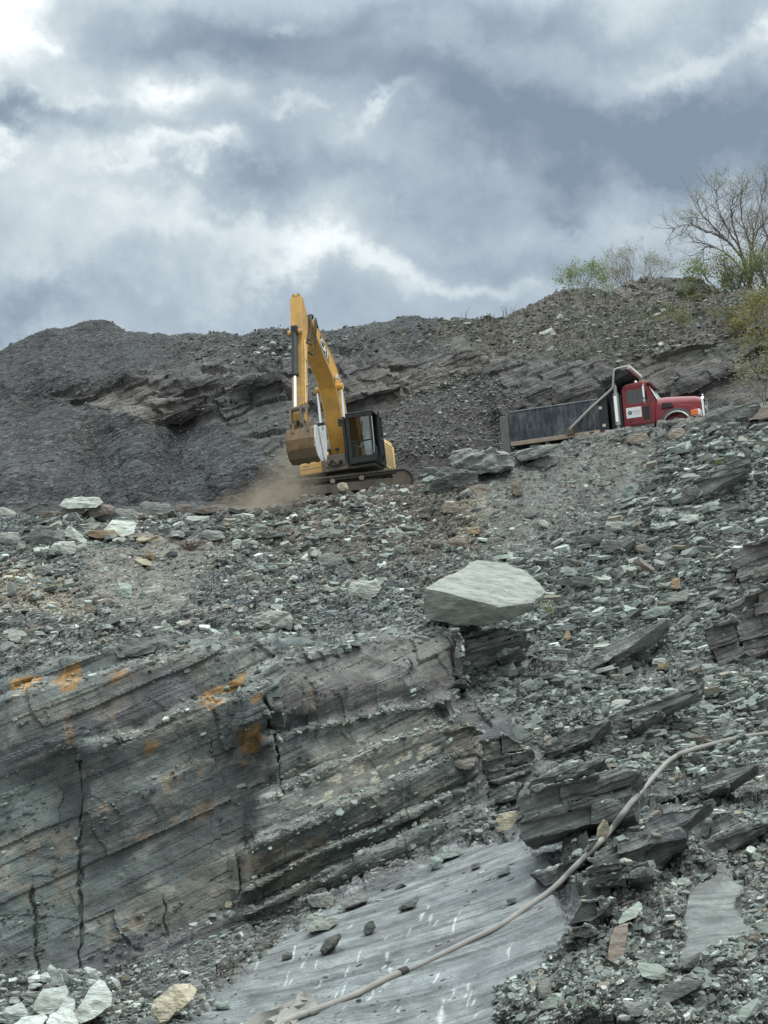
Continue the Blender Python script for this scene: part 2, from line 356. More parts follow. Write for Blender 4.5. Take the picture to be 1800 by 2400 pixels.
z_fine = np.maximum(Zp([(1110, 1090), (1200, 1065), (1440, 1020), (1560, 1015), (1500, 1130), (1400, 1210), (1300, 1290), (1180, 1300), (1120, 1210)], 30), 0.92 * Zp([(200, 1290), (320, 1270), (480, 1250), (560, 1290), (480, 1350), (420, 1420), (330, 1440), (200, 1400)], 25))
z_tan = Zp([(-100, 1330), (60, 1310), (150, 1350), (190, 1410), (150, 1450), (60, 1440), (-100, 1440)], 25) + 0.5 * Zp([(1085, 1170), (1150, 1150), (1160, 1230), (1110, 1290), (1080, 1260)], 14)
z_redge = Zp([(1660, 1350), (1810, 1280), (2400, 1200), (2400, 1640), (1830, 1640), (1740, 1600), (1690, 1480)], 18)
z_ledge = Zp([(1180, 1640), (1300, 1650), (1420, 1690), (1560, 1720), (1640, 1800), (1640, 1960), (1480, 2080), (1400, 2170), (1330, 2190), (1290, 2030), (1230, 1960), (1150, 1960), (1150, 1880), (1280, 1790)], 10)
z_patch = Zp([(1600, 2180), (1620, 2110), (1700, 2060), (1760, 2080), (1730, 2130), (1760, 2180), (1680, 2230), (1640, 2290), (1590, 2280)], 6)
z_rock = np.clip(z_cliff + z_out * 0.9 + z_ledge * .8 + z_redge * 0.35, 0, 1)
z_scree = np.clip(1 - z_rock - z_slab - z_patch, 0, 1) * (1 - 0.55 * z_fine)

# ------------------------------------------------------------------ ledges: along each line the rock below stands nearer by delta
TERR = [  # polyline, delta (m), height of the ledge top (px), reach below (px)
    ([(560, 1600), (640, 1560), (760, 1520), (900, 1488), (1060, 1462), (1075, 1475)], 1.0, 16, 230),
    ([(0, 1650), (120, 1612), (200, 1600), (330, 1560), (420, 1540), (560, 1520), (640, 1500)], 0.55, 22, 260),
    ([(190, 1750), (260, 1735), (330, 1720), (420, 1665), (560, 1630), (650, 1600)], 0.55, 20, 330),
    ([(620, 1740), (700, 1715), (900, 1660), (1060, 1630), (1080, 1640)], 0.5, 18, 150),
    ([(600, 1880), (700, 1840), (850, 1765), (1000, 1700), (1100, 1660), (1200, 1640)], 0.8, 20, 200),
    ([(560, 2005), (640, 1965), (800, 1890), (950, 1825), (1060, 1770), (1130, 1735)], 0.8, 18, 150),
    ([(560, 2090), (700, 2020), (800, 1975), (900, 1935), (1020, 1880), (1140, 1825)], 0.5, 14, 120),
    ([(330, 2235), (480, 2160), (620, 2115), (760, 2050), (900, 1990), (1040, 1930), (1160, 1880)], 0.4, 14, 100),
    ([(1200, 1690), (1320, 1650), (1500, 1600), (1640, 1560)], 0.5, 20, 90),
    ([(1250, 1560), (1400, 1520), (1560, 1440)], 0.4, 14, 90),
    ([(260, 985), (400, 940), (560, 900), (680, 860)], 0.7, 10, 60),
    ([(380, 900), (520, 870), (660, 850)], 0.8, 8, 60),
    ([(700, 900), (860, 880), (1000, 850), (1090, 815)], 0.9, 10, 90),
    ([(1190, 960), (1240, 870), (1330, 850), (1460, 850)], 0.9, 8, 100),
    ([(1600, 880), (1700, 850), (1800, 820)], 0.9, 10, 60),
]
dd = np.zeros(len(q))
for pl, de, w, reach in TERR:
    a = np.array(pl, float)
    yl = np.interp(px, a[:, 0], a[:, 1]) + wob * 3.5 + 3 * np.round(1.6 * vnoise(np.stack([px / 70, px * 0, px * 0 + de * 31], 1), 3))
    s = py - yl
    side = sstep(a[0, 0] - 25, a[0, 0] + 25, px) * (1 - sstep(a[-1, 0] - 14, a[-1, 0] + 14, px))
    dd += -de * sstep(-w, w * 0.25, s) * (1 - sstep(reach * 0.35, reach, s)) * side
def bump(cx, cy, rx, ry, am, rot=0.0):
    c, s_ = math.cos(rot), math.sin(rot); x = (px - cx); y = (py - cy)
    return am * np.exp(-(((x * c + y * s_) / rx) ** 2 + ((-x * s_ + y * c) / ry) ** 2))
for b in [(90, 960, 50, 110, 1.6, .5), (215, 1090, 45, 110, 1.8, -.3), (400, 1130, 40, 90, 1.6, .2), (560, 1120, 40, 90, -1.2, .5), (40, 1110, 50, 80, -1.6), (200, 830, 70, 40, 1.4), (300, 850, 50, 60, -1.2), (420, 1060, 60, 90, 2.0, 0.3), (700, 1080, 140, 60, -1.5), (120, 900, 120, 60, -1.5, -0.5), (250, 860, 60, 70, 1.2), (330, 1080, 60, 120, -2.0, -0.2), (520, 1090, 110, 90, -2.2), (140, 1080, 80, 120, -1.4, 0.4),
          (1000, 1030, 120, 70, -1.8), (350, 1330, 60, 60, 0.9), (470, 1290, 70, 40, -0.8), (250, 1320, 60, 60, -0.9), (100, 1390, 70, 60, 0.8), (640, 1380, 120, 60, 0.7),
          (1000, 1200, 60, 50, 0.7), (1080, 1240, 40, 60, -0.5), (900, 1180, 120, 40, -0.8), (1250, 1170, 120, 70, -0.6), (1430, 1130, 50, 120, 0.8, 0.5), (1620, 1150, 110, 70, -0.8), (1560, 1400, 100, 60, 0.4), (1700, 1060, 60, 40, -0.7),
          (1500, 2290, 260, 130, -0.35), (1250, 2350, 110, 70, -0.25), (1700, 1900, 160, 90, -0.5), (1420, 1900, 140, 160, -0.7), (1330, 2130, 60, 70, -0.25), (120, 2350, 200, 60, -0.5), (330, 2330, 140, 60, -0.25)]:
    dd += bump(*b)
q = q * (1 + dd / PD.ravel())[:, None]
# deep joints in the cliff
JOINTS = [(187, 1770, 188, 2290, 2.2, 0.12), (490, 1740, 497, 2000, 3, 0.28), (625, 1640, 660, 1860, 3.5, 0.4), (1071, 1470, 1078, 1625, 5, 0.7), (75, 2080, 88, 2290, 2.5, 0.12), (515, 1930, 520, 2010, 3, 0.3), (560, 1990, 562, 2100, 4, 0.35), (385, 2100, 388, 2200, 2.2, 0.08), (1040, 1650, 1046, 1700, 4, 0.3), (960, 1545, 963, 1590, 2.5, 0.15)]
jt = np.zeros(len(q))
for x0, y0, x1, y1, w, de in JOINTS:
    t = np.clip((py - y0) / (y1 - y0), 0, 1); xl = x0 + (x1 - x0) * t + 5 * vnoise(np.stack([py / 26, py * 0 + x0, py * 0], 1), 11)
    jt += de * np.exp(-((px - xl) / w) ** 2) * sstep(y0 - 14, y0 + 14, py) * (1 - sstep(y1 - 14, y1 + 14, py))
q = q * (1 + jt / PD.ravel())[:, None]

# ------------------------------------------------------------------ displacement along the surface normal
def grid_normals(g):
    du = np.gradient(g, axis=1); dv = np.gradient(g, axis=0)
    nn = np.cross(du, dv); nn /= np.linalg.norm(nn, axis=-1, keepdims=True) + 1e-9
    return nn
NB = blur(blur(grid_normals(q.reshape(SHP + (3,))), 0, 4), 1, 4).reshape(-1, 3); NB /= np.linalg.norm(NB, axis=1, keepdims=True)
view = q / np.linalg.norm(q, axis=1, keepdims=True)
flip = np.sign((NB[:, 2:3] - 0.6 * (NB * view).sum(1, keepdims=True))); NB = NB * np.where(flip == 0, 1, flip)
far = sstep(58, 75, PD.ravel())
b = bed_coords(q)
b = b + (0.10 - 0.075 * np.clip(z_cliff + z_ledge, 0, 1))[:, None] * np.stack([fbm(q * 0.7, 3, 21), fbm(q * 0.7, 3, 22), fbm(q * 0.45, 3, 23)], 1)
disp = 0.22 * fbm(q * 0.32, 4, 31) * (1 - z_slab) * (1 - 0.5 * z_cliff) + 0.45 * far * fbm(q * 0.16, 4, 33) * (1 - .6 * z_heap) + z_heap * .5 * (1 - np.abs(fbm(np.stack([q[:, 0] * .22 + .1 * q[:, 2], q[:, 2] * .05, q[:, 1] * .05], 1), 3, 34)))
# loose ground: flakes of three sizes, each a tilted plate
for sc_, amp, sd in ((1.1, 0.16, 41), (2.6, 0.085, 42), (6.0, 0.04, 43)):
    f1, gap, cid, off = cells(b * np.array([1.0, 1.2, 2.0]) * sc_, sd)
    tilt = (off * (np.stack([(cid * 13.7) % 1, (cid * 29.3) % 1, (cid * 5.1) % 1], 1) - 0.5)).sum(1)
    disp += z_scree * (1 - .72 * z_heap) * (amp * (0.7 + 0.6 * far) * (cid - 0.5) + amp * 1.6 * tilt - amp * 0.5 * (1 - sstep(0, 0.12, gap)))
# bedrock: beds of two thicknesses cut by joints into blocks that stand proud or back
def beds(thick, blen, seed, warp=.12):
    lay = np.floor(b[:, 2] / thick + warp * fbm(q * 0.35, 2, seed)).astype(np.int32)
    sh = _hash(lay, lay * 0 + 3, lay * 0, seed)
    bx = np.floor(b[:, 0] / blen + sh * 9 + 0.07 * fbm(q * 1.2, 2, seed + 3)).astype(np.int32); bw = np.floor(b[:, 1] / blen + sh * 5).astype(np.int32)
    return _hash(lay, bx, bw, seed + 1) * 0.65 + sh * 0.35 - 0.5
rockd = 0.34 * beds(0.55, 1.9, 51) + 0.17 * beds(0.17, 0.9, 52) + 0.07 * beds(0.06, 0.5, 53) + 0.05 * fbm(q * 3.5, 4, 54)
smoothface = Zp([(-700, 1760), (180, 1760), (500, 1680), (620, 1760), (560, 1990), (480, 2150), (200, 2270), (-700, 2330)], 30) + Zp([(640, 1585), (900, 1500), (1060, 1480), (1070, 1600), (900, 1650), (650, 1690)], 10)
smoothface = np.maximum(np.clip(smoothface, 0, 1), .82 * z_cliff); face = smoothface; rockd = rockd * (1 - face) + face * (0.26 * beds(0.9, 2.6, 57, .05) + 0.05 * beds(0.3, 1.4, 58) + 0.018 * beds(0.08, 0.7, 59) + 0.05 * fbm(q * 1.1, 5, 60)); rockd *= (1 + 0.5 * z_ledge)
rockd = rockd * (1 - far) + far * (.75 * beds(1.5, 3.6, 71, .12) + .34 * beds(.5, 1.8, 72, .12) + .07 * beds(.2, 1.2, 73) + .16 * fbm(q * .8, 5, 74))
z_right = sstep(1120, 1260, px) * (1 - z_back) * sstep(1180, 1320, py) * (1 - sstep(1780, 1950, py)) * (1 - z_rock)
z_ramp = Zp([(480, 2215), (560, 2110), (700, 2040), (860, 1975), (1000, 1920), (1140, 1850), (1200, 1900), (1100, 1965), (980, 2010), (800, 2085), (640, 2180), (560, 2260), (440, 2330), (330, 2330), (380, 2250)], 10)
z_scree = z_scree * (1 - .75 * z_ramp)
disp += z_rock * rockd + z_right * (.30 * beds(.45, 2.2, 63) + .14 * beds(.16, 1.2, 64)) + z_ramp * (1 - z_cliff) * (.09 * beds(.22, 3.0, 65) + .035 * beds(.08, 1.6, 66))
# sawn-smooth dip slope: thin scale steps and faint ripples
slabd = 0.018 * beds(0.05, 3.0, 61) + 0.02 * fbm(b * np.array([0.5, 2.0, 1]) * 1.4, 4, 62)
disp += np.maximum(z_slab, z_patch) * slabd
fade = sstep(9, 14, PD.ravel())
q = q + NB * (disp * fade)[:, None]
TP = q.reshape(SHP + (3,))
# ------------------------------------------------------------------ colours of the ground, with gap shade painted into the base
def lerp(c, t, m): return c * (1 - m[:, None]) + np.array(t) * m[:, None]
c = np.tile(np.array([0.112, 0.120, 0.114]), (len(q), 1))  # dark base: shade of the gaps between flakes put into the colour
low = fbm(q * 0.12, 4, 71); mid = fbm(q * 0.6, 4, 72)
c = lerp(c, (0.115, 0.134, 0.132), sstep(-0.1, 0.5, low) * 0.8)
c = lerp(c, (0.145, 0.134, 0.116), sstep(0.0, 0.6, mid) * 0.5)
brn = poly_mask(wx, wy, [(520, 1150), (1120, 1080), (1140, 1250), (1000, 1330), (800, 1290), (560, 1280)], 50)
c = lerp(c, (0.135, 0.118, 0.098), brn * 0.8)
c = lerp(c, (0.135, 0.138, 0.128), z_fine * 0.85)
c = lerp(c, (0.195, 0.185, 0.158), z_fine * .7 * Zp([(180, 1290), (320, 1255), (480, 1240), (600, 1290), (480, 1360), (420, 1440), (330, 1450), (180, 1420)], 30))
c = lerp(c, (0.088, 0.092, 0.094), z_heap)
c = lerp(c, (0.122, 0.125, 0.124), z_heap * sstep(0.0, 0.5, fbm(np.stack([q[:, 0] * .35 + .15 * q[:, 2], q[:, 2] * .06, q[:, 1] * .06], 1), 4, 35)) * .7)
heap2 = Zp([(120, 1190), (260, 1040), (380, 1010), (560, 1020), (640, 1120), (660, 1200)], 40) * z_back
c = lerp(c, (0.088, 0.096, 0.108), heap2 * 0.7)
c = lerp(c, (0.125, 0.118, 0.115), z_back * Zp([(870, 1080), (900, 960), (1000, 900), (1110, 860), (1200, 940), (1190, 1060), (1050, 1110)], 16))
c = lerp(c, (0.138, 0.134, 0.127), z_out * 0.95)
c = lerp(c, (0.235, 0.222, 0.20), z_out * Zp([(190, 940), (300, 905), (400, 900), (380, 990), (260, 980)], 14) * 0.8)
c = lerp(c, (0.185, 0.174, 0.160), z_out * sstep(0.0, 0.5, fbm(q * 0.25, 3, 75)) * 0.35 * sstep(600, 900, px))
c = lerp(c, (0.235, 0.208, 0.185), Zp([(900, 900), (1060, 830), (1180, 810), (1150, 860), (1060, 900), (980, 930)], 16) * z_back * 0.9)
c = lerp(c, (0.105, 0.118, 0.108), z_out * Zp([(520, 940), (640, 900), (700, 960), (690, 1080), (600, 1060), (540, 1010)], 26) * 0.7)
c = lerp(c, (0.128, 0.112, 0.094), z_top * 0.85)
c = lerp(c, (0.075, 0.083, 0.040), z_top * sstep(0.05, 0.55, fbm(q * 0.28 + 9, 4, 77)) * 0.65)
c = lerp(c, (0.06, 0.072, 0.038), sstep(0.15, 0.6, fbm(q * 0.35 + 5, 4, 78)) * 0.55 * z_back * (py < 850) * (px > 690))
c = lerp(c, (0.104, 0.120, 0.116), z_cliff * 0.95)
c = lerp(c, (0.175, 0.162, 0.136), z_cliff * sstep(0.1, 0.6, fbm(b * np.array([0.35, 0.35, 0.8]), 4, 79)) * 0.6)
c = lerp(c, (0.15, 0.178, 0.17), z_cliff * sstep(0.05, 0.5, fbm(b * np.array([0.3, 0.3, 0.6]) + 20, 3, 87)) * 0.7)
c = lerp(c, (0.105, 0.102, 0.114), z_cliff * sstep(0.1, 0.55, fbm(b * np.array([0.3, 0.3, 0.7]) + 50, 3, 88)) * 0.7)
c = lerp(c, (0.26, 0.255, 0.225), z_cliff * sstep(0.35, 0.6, fbm(b * np.array([1.6, 1.6, 5.0]) + 50, 4, 89)) * 0.5)
c = lerp(c, (0.165, 0.155, 0.145), Zp([(640, 1560), (900, 1490), (1060, 1470), (1075, 1600), (900, 1650), (640, 1680)], 12) * 0.6)
c = lerp(c, (0.14, 0.15, 0.146), z_ledge * 0.8)
c = lerp(c, (0.115, 0.118, 0.122), z_ramp * (1 - z_cliff) * .9)
c = lerp(c, (0.20, 0.21, 0.20), z_ramp * (1 - z_cliff) * sstep(.05, .5, fbm(b * np.array([.5, 3.0, 3.0]), 4, 67)) * .7)
c = lerp(c, (0.215, 0.234, 0.238), z_slab)
c = lerp(c, (0.225, 0.245, 0.242), z_slab * sstep(0.0, 0.5, fbm(b * np.array([0.22, 2.2, 1]), 4, 80)) * 0.7)
c = lerp(c, (0.085, 0.092, 0.096), z_slab * sstep(0.08, 0.4, fbm(b * np.array([0.30, 5.0, 1]) + 7, 5, 81)) * 0.5)
c = lerp(c, (0.25, 0.272, 0.262), z_slab * Zp([(430, 2420), (540, 2330), (700, 2340), (900, 2380), (1100, 2330), (1130, 2420)], 40) * 0.5)
c = lerp(c, (0.20, 0.218, 0.21), z_patch)
c = lerp(c, (0.30, 0.265, 0.20), np.clip(z_tan, 0, 1) * 0.7)
c = lerp(c, (0.14, 0.13, 0.122), z_redge * 0.7)
# ledge tops that hold pale chips
for pl, de, w, reach in TERR[:9]:
    a = np.array(pl, float); s = wy - np.interp(px, a[:, 0], a[:, 1])
    side = sstep(a[0, 0] - 10, a[0, 0] + 40, px) * (1 - sstep(a[-1, 0] - 30, a[-1, 0] + 10, px))
    on = np.exp(-((s + w * 0.4) / (w * 0.75)) ** 2) * side
    c = lerp(c, (0.205, 0.218, 0.205), on * 0.45); z_scree = np.clip(z_scree + on * 0.7, 0, 1); z_rock = z_rock * (1 - on * 0.7)
# iron staining and lime bloom
for pts, f in [([(15, 1590), (60, 1578), (105, 1590), (95, 1640), (20, 1650)], .9), ([(120, 1600), (165, 1560), (232, 1530), (235, 1560), (180, 1625), (125, 1640)], .9), ([(452, 1655), (470, 1618), (540, 1590), (572, 1580), (560, 1610), (500, 1660)], 1.0),
               ([(580, 1630), (612, 1620), (610, 1640), (585, 1645)], .9), ([(552, 1720), (585, 1695), (606, 1705), (604, 1760), (585, 1800), (560, 1790)], .85), ([(330, 1745), (370, 1715), (375, 1745), (345, 1765)], .6), ([(255, 1590), (300, 1565), (310, 1590), (262, 1615)], .6), ([(690, 1650), (720, 1600), (740, 1640), (700, 1670)], .35)]:
    mk = poly_mask(wx, wy, pts, 7) * f * sstep(-0.45, 0.25, fbm(q * 3.0, 4, 83))
    c = lerp(c, (0.34, 0.185, 0.055), mk * 0.85)
for pts, f in [([(360, 1830), (420, 1800), (485, 1770), (490, 1790), (430, 1830), (370, 1860)], .6), ([(390, 1920), (440, 1880), (500, 1860), (495, 1900), (420, 1950)], .7), ([(220, 1900), (270, 1860), (275, 1900), (240, 1920)], .5), ([(300, 1965), (345, 1945), (340, 1975)], .7), ([(145, 1690), (178, 1670), (172, 1760), (150, 1790)], .7), ([(255, 1640), (275, 1640), (272, 1720), (262, 1720)], .6),
               ([(0, 1980), (180, 1930), (185, 2100), (60, 2130), (0, 2090)], .3), ([(570, 2030), (760, 1940), (770, 1990), (580, 2080)], .4), ([(240, 2160), (330, 2100), (335, 2170), (250, 2210)], .45)]:
    mk = poly_mask(wx, wy, pts, 8) * f * sstep(-0.2, 0.35, fbm(q * 3.6, 4, 84))
    c = lerp(c, (0.27, 0.20, 0.135), mk)
mk = Zp([(660, 1850), (1000, 1690), (1080, 1700), (1000, 1790), (680, 1900)], 10) * sstep(0.25, 0.5, fbm(b * np.array([4.0, 4.0, 9.0]), 3, 85))
c = lerp(c, (0.40, 0.38, 0.31), mk * 0.8)
# pick scars: short white strokes bruised into the dip slope
sr = random.Random(4)
SCARS = [(780 + sr.uniform(-190, 350), 2290 + sr.uniform(-180, 100), sr.choice([5, 7, 9, 13, 20]) * sr.uniform(.8, 1.2), sr.uniform(1.1, 2.2)) for _ in range(40)] + [(1035, 2370, 36, 9), (1060, 2330, 18, 5), (910, 2290, 26, 6), (995, 2140, 22, 4), (1010, 2155, 16, 4), (1195, 2230, 22, 4), (1095, 2320, 22, 4), (905, 2250, 22, 4), (935, 2370, 16, 4), (870, 2330, 20, 4)]
for sx, sy, sl, sw_ in SCARS:
    near = (np.abs(px - sx) < 30) & (np.abs(py - sy) < sl * 1.6)
    if not near.any(): continue
    ph = (sx * 7.7) % 6.28; blob_ = sw_ > 3.5
    t = (py[near] - sy) / sl; xx = px[near] - sx + t * (3 + ph) + (2.5 * np.sin(t * 3.1 + ph) if blob_ else 0.6 * np.sin(t * 4 + ph))
    k = np.exp(-(xx / (sw_ * (.55 + .45 * np.sin(t * 4.4 + ph) if blob_ else 1))) ** 2) * (1 - sstep(0.75, 1.0, np.abs(t))) * z_slab[near]
    c[near] = c[near] * (1 - k[:, None]) + np.array([0.50, 0.53, 0.52]) * k[:, None]
c *= (1 + 0.18 * fbm(q * 1.7, 4, 86))[:, None]
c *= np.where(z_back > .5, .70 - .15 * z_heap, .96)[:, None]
TC = np.clip(c, 0.01, 0.9)

# ------------------------------------------------------------------ link the sheet as named stretches of ground
idx = np.arange(SHP[0] * SHP[1]).reshape(SHP)
quads = np.stack([idx[:-1, :-1], idx[:-1, 1:], idx[1:, 1:], idx[1:, :-1]], -1).reshape(-1, 4)
def fm(z): return z.reshape(SHP)[:-1, :-1].ravel() > 0.5
rowi = np.repeat(np.arange(SHP[0] - 1), SHP[1] - 1)
R0 = np.concatenate([[0], np.cumsum(ROWS)])
zone = np.full(len(quads), 0)                                    # 0 slope, 1 cliff, 2 dip slope, 3 quarry wall, 4 spoil bank, 5 ridge, 6 near ground
zone[rowi >= R0[7]] = 4
zone[fm(z_top * z_back)] = 5
zone[rowi >= R0[11]] = np.where(zone[rowi >= R0[11]] == 5, 5, 4)
zone[fm(z_out * z_back)] = 3
zone[fm(z_cliff)] = 1; zone[fm(z_slab)] = 2
names = {0: 'slope', 1: 'cliff', 2: 'slab_ground', 3: 'quarry_wall', 4: 'spoil_bank', 5: 'ridge'}
NRM = None
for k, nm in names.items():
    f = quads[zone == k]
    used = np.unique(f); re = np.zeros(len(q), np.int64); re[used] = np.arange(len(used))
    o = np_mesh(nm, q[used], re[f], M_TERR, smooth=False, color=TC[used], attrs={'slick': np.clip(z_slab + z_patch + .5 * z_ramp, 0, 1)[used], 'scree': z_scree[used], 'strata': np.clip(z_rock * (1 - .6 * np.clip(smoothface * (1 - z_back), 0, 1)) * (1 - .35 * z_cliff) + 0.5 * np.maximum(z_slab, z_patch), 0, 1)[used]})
    o['kind'] = 'structure'
BVH = BVHTree.FromPolygons([tuple(v) for v in q.astype(float).tolist()], quads.tolist())
def hit(px_, py_):
    d = at(px_, py_, 1.0); d = d / np.linalg.norm(d)
    loc, nrm, i, dist = BVH.ray_cast(Vector((0, 0, 0)), V(d), 500)
    return loc, nrm
# ------------------------------------------------------------------ mesh builder for made things
class MB:
    def __init__(s): s.v = []; s.f = []
    def _add(s, vs, fs, M=None):
        o = len(s.v)
        s.v += [tuple(M @ Vector(v)) if M else tuple(v) for v in vs]; s.f += [[i + o for i in f] for f in fs]; return s
    def box(s, a, b, M=None, ch=0.0):
        x0, y0, z0 = (min(a[k], b[k]) for k in range(3)); x1, y1, z1 = (max(a[k], b[k]) for k in range(3))
        if ch <= 0:
            vs = [(x, y, z) for z in (z0, z1) for (x, y) in ((x0, y0), (x1, y0), (x1, y1), (x0, y1))]
            fs = [(3, 2, 1, 0), (4, 5, 6, 7), (0, 1, 5, 4), (1, 2, 6, 5), (2, 3, 7, 6), (3, 0, 4, 7)]
            return s._add(vs, fs, M)
        bm = bmesh.new(); bmesh.ops.create_cube(bm, size=1)
        for v in bm.verts: v.co = Vector(((x0 + x1) / 2 + v.co.x * (x1 - x0), (y0 + y1) / 2 + v.co.y * (y1 - y0), (z0 + z1) / 2 + v.co.z * (z1 - z0)))
        bmesh.ops.bevel(bm, geom=bm.edges[:], offset=ch, segments=2, affect='EDGES', profile=0.5)
        return s.from_bm(bm, M)
    def from_bm(s, bm, M=None):
        bm.verts.index_update()
        s._add([v.co.copy() for v in bm.verts], [[v.index for v in f.verts] for f in bm.faces], M); bm.free(); return s
    def prism(s, prof, l0, l1, axis=1, M=None, ch=0.0):
        """outline prof = [(f,u)...] extruded from l0 to l1 along the given axis"""
        def p(f, u, l): return (f, l, u) if axis == 1 else ((l, f, u) if axis == 0 else (f, u, l))
        n = len(prof)
        if ch > 0:
            bm = bmesh.new(); A = [bm.verts.new(p(f, u, l0)) for f, u in prof]; B = [bm.verts.new(p(f, u, l1)) for f, u in prof]
            bm.faces.new(A); bm.faces.new(B[::-1])
            for k in range(n): bm.faces.new((A[k], B[k], B[(k + 1) % n], A[(k + 1) % n]))
            bmesh.ops.recalc_face_normals(bm, faces=bm.faces[:])
            bmesh.ops.bevel(bm, geom=[e for e in bm.edges], offset=ch, segments=2, affect='EDGES', profile=0.5, clamp_overlap=True)
            return s.from_bm(bm, M)
        vs = [p(f, u, l0) for f, u in prof] + [p(f, u, l1) for f, u in prof]
        fs = [list(range(n)), list(range(2 * n - 1, n - 1, -1))] + [[k, k + n, (k + 1) % n + n, (k + 1) % n] for k in range(n)]
        return s._add(vs, fs, M)
    def tube(s, pts, r, seg=10, M=None, cap=True):
        pts = [Vector(p) for p in pts]; rs = r if isinstance(r, (list, tuple)) else [r] * len(pts)
        vs, fs = [], []; n = len(pts); up = Vector((0, 0, 1))
        prev = None
        for i, p in enumerate(pts):
            t = (pts[min(i + 1, n - 1)] - pts[max(i - 1, 0)]).normalized()
            if prev is None:
                a = t.orthogonal().normalized()
            else: a = (prev - t * prev.dot(t)).normalized()
            prev = a; b = t.cross(a)
            for k in range(seg):
                an = 2 * math.pi * k / seg; vs.append(p + (a * math.cos(an) + b * math.sin(an)) * rs[i])
        for i in range(n - 1):
            for k in range(seg):
                fs.append([i * seg + k, i * seg + (k + 1) % seg, (i + 1) * seg + (k + 1) % seg, (i + 1) * seg + k])
        if cap: fs += [list(range(seg))[::-1], [(n - 1) * seg + k for k in range(seg)]]
        return s._add(vs, fs, M)
    def cyl(s, a, b, r, seg=18, M=None, r2=None): return s.tube([a, b], [r, r if r2 is None else r2], seg, M)
    def lathe(s, prof, axis_a, axis_b, seg=24, M=None):
        """prof = [(r, t)] with t metres along the axis from a to b"""
        a = Vector(axis_a); t = (Vector(axis_b) - a).normalized(); x = t.orthogonal().normalized(); y = t.cross(x); vs, fs = [], []
        for r, h in prof:
            for k in range(seg):
                an = 2 * math.pi * k / seg; vs.append(a + t * h + (x * math.cos(an) + y * math.sin(an)) * r)
        for i in range(len(prof) - 1):
            for k in range(seg): fs.append([i * seg + k, i * seg + (k + 1) % seg, (i + 1) * seg + (k + 1) % seg, (i + 1) * seg + k])
        fs += [list(range(seg))[::-1], [(len(prof) - 1) * seg + k for k in range(seg)]]
        return s._add(vs, fs, M)
    def quad(s, a, b, c, d, M=None): return s._add([a, b, c, d], [[0, 1, 2, 3]], M)
    def build(s, name, mat, parent=None, smooth=None):
        me = bpy.data.meshes.new(name); me.from_pydata([tuple(v) for v in s.v], [], s.f); me.update()
        bm = bmesh.new(); bm.from_mesh(me); bmesh.ops.recalc_face_normals(bm, faces=bm.faces[:])
        if smooth:
            for f in bm.faces: f.smooth = True
            for e in bm.edges: e.smooth = (len(e.link_faces) == 2 and e.calc_face_angle(3) < R(smooth))
        bm.to_mesh(me); bm.free(); me.materials.append(mat)
        o = bpy.data.objects.new(name, me); COL.objects.link(o)
        if parent: o.parent = parent
        return o
def empty(name, M):
    o = bpy.data.objects.new(name, None); COL.objects.link(o); o.matrix_world = M; return o
def lettering(name, txt, size, mat, parent, M, ext=0.004):
    cu = bpy.data.curves.new(name, 'FONT'); cu.body = txt; cu.size = size; cu.extrude = ext; cu.align_x = 'CENTER'; cu.align_y = 'CENTER'; cu.offset = 0.004
    o0 = bpy.data.objects.new(name, cu); COL.objects.link(o0); dg = bpy.context.evaluated_depsgraph_get(); me = bpy.data.meshes.new_from_object(o0.evaluated_get(dg)); bpy.data.objects.remove(o0)
    me.name = name; me.materials.clear(); me.materials.append(mat); o = bpy.data.objects.new(name, me); COL.objects.link(o); o.parent = parent; o.matrix_local = M; return o
def axes(o, x, y, z):
    m = Matrix.Identity(4)
    for k in range(3): m[k][0] = x[k]; m[k][1] = y[k]; m[k][2] = z[k]; m[k][3] = o[k]
    return m

M_YEL = mat_plain('yellow_paint', (0.56, 0.30, 0.06), 0.5, 0, 0.2, 3.0, dust=0.5, dust_col=(0.30, 0.22, 0.12), dscale=1.6)
M_YELP = mat_plain('pale_yellow_paint', (0.60, 0.42, 0.17), 0.5, 0, 0.15, 3.0, dust=0.45, dust_col=(0.45, 0.37, 0.24))
M_BLK = mat_plain('black_paint', (0.018, 0.02, 0.022), 0.4, 0, 0.3, 5.0, dust=0.18, dust_col=(0.12, 0.12, 0.11))
M_BUCK = mat_plain('worn_bucket', (0.20, 0.115, 0.045), 0.75, 0, 0.35, 3.0, dust=0.95, dust_col=(0.085, 0.075, 0.06), bump=0.5, dscale=1.8)
M_WORN = mat_plain('polished_steel', (0.50, 0.51, 0.50), 0.5, 0.2, 0.2, 4.0, dust=0.4)
M_CHR = mat_plain('chrome', (0.86, 0.87, 0.88), 0.16, 0.9, 0.05, 3.0)
M_TRK = mat_plain('track_steel', (0.10, 0.095, 0.085), 0.65, 0.3, 0.3, 6.0, dust=0.6, dust_col=(0.17, 0.155, 0.13), bump=0.3)
M_FRM = mat_plain('dusty_frame', (0.10, 0.085, 0.065), 0.75, 0, 0.3, 5.0, dust=0.75, dust_col=(0.19, 0.165, 0.135))
M_RUB = mat_plain('rubber', (0.02, 0.02, 0.021), 0.7, 0, 0.2, 8.0, dust=0.3, dust_col=(0.10, 0.10, 0.095))
M_RED = mat_plain('red_paint', (0.17, 0.010, 0.016), 0.3, 0, 0.15, 2.0, dust=0.34, dust_col=(0.15, 0.075, 0.066), spec=0.5, dscale=1.3)
M_WHT = mat_plain('white_sign', (0.72, 0.73, 0.74), 0.45, 0, 0.05, 3.0)
M_WHTD = mat_plain('dusty_white', (0.52, 0.52, 0.47), 0.5, 0, 0.15, 3.0, dust=0.35)
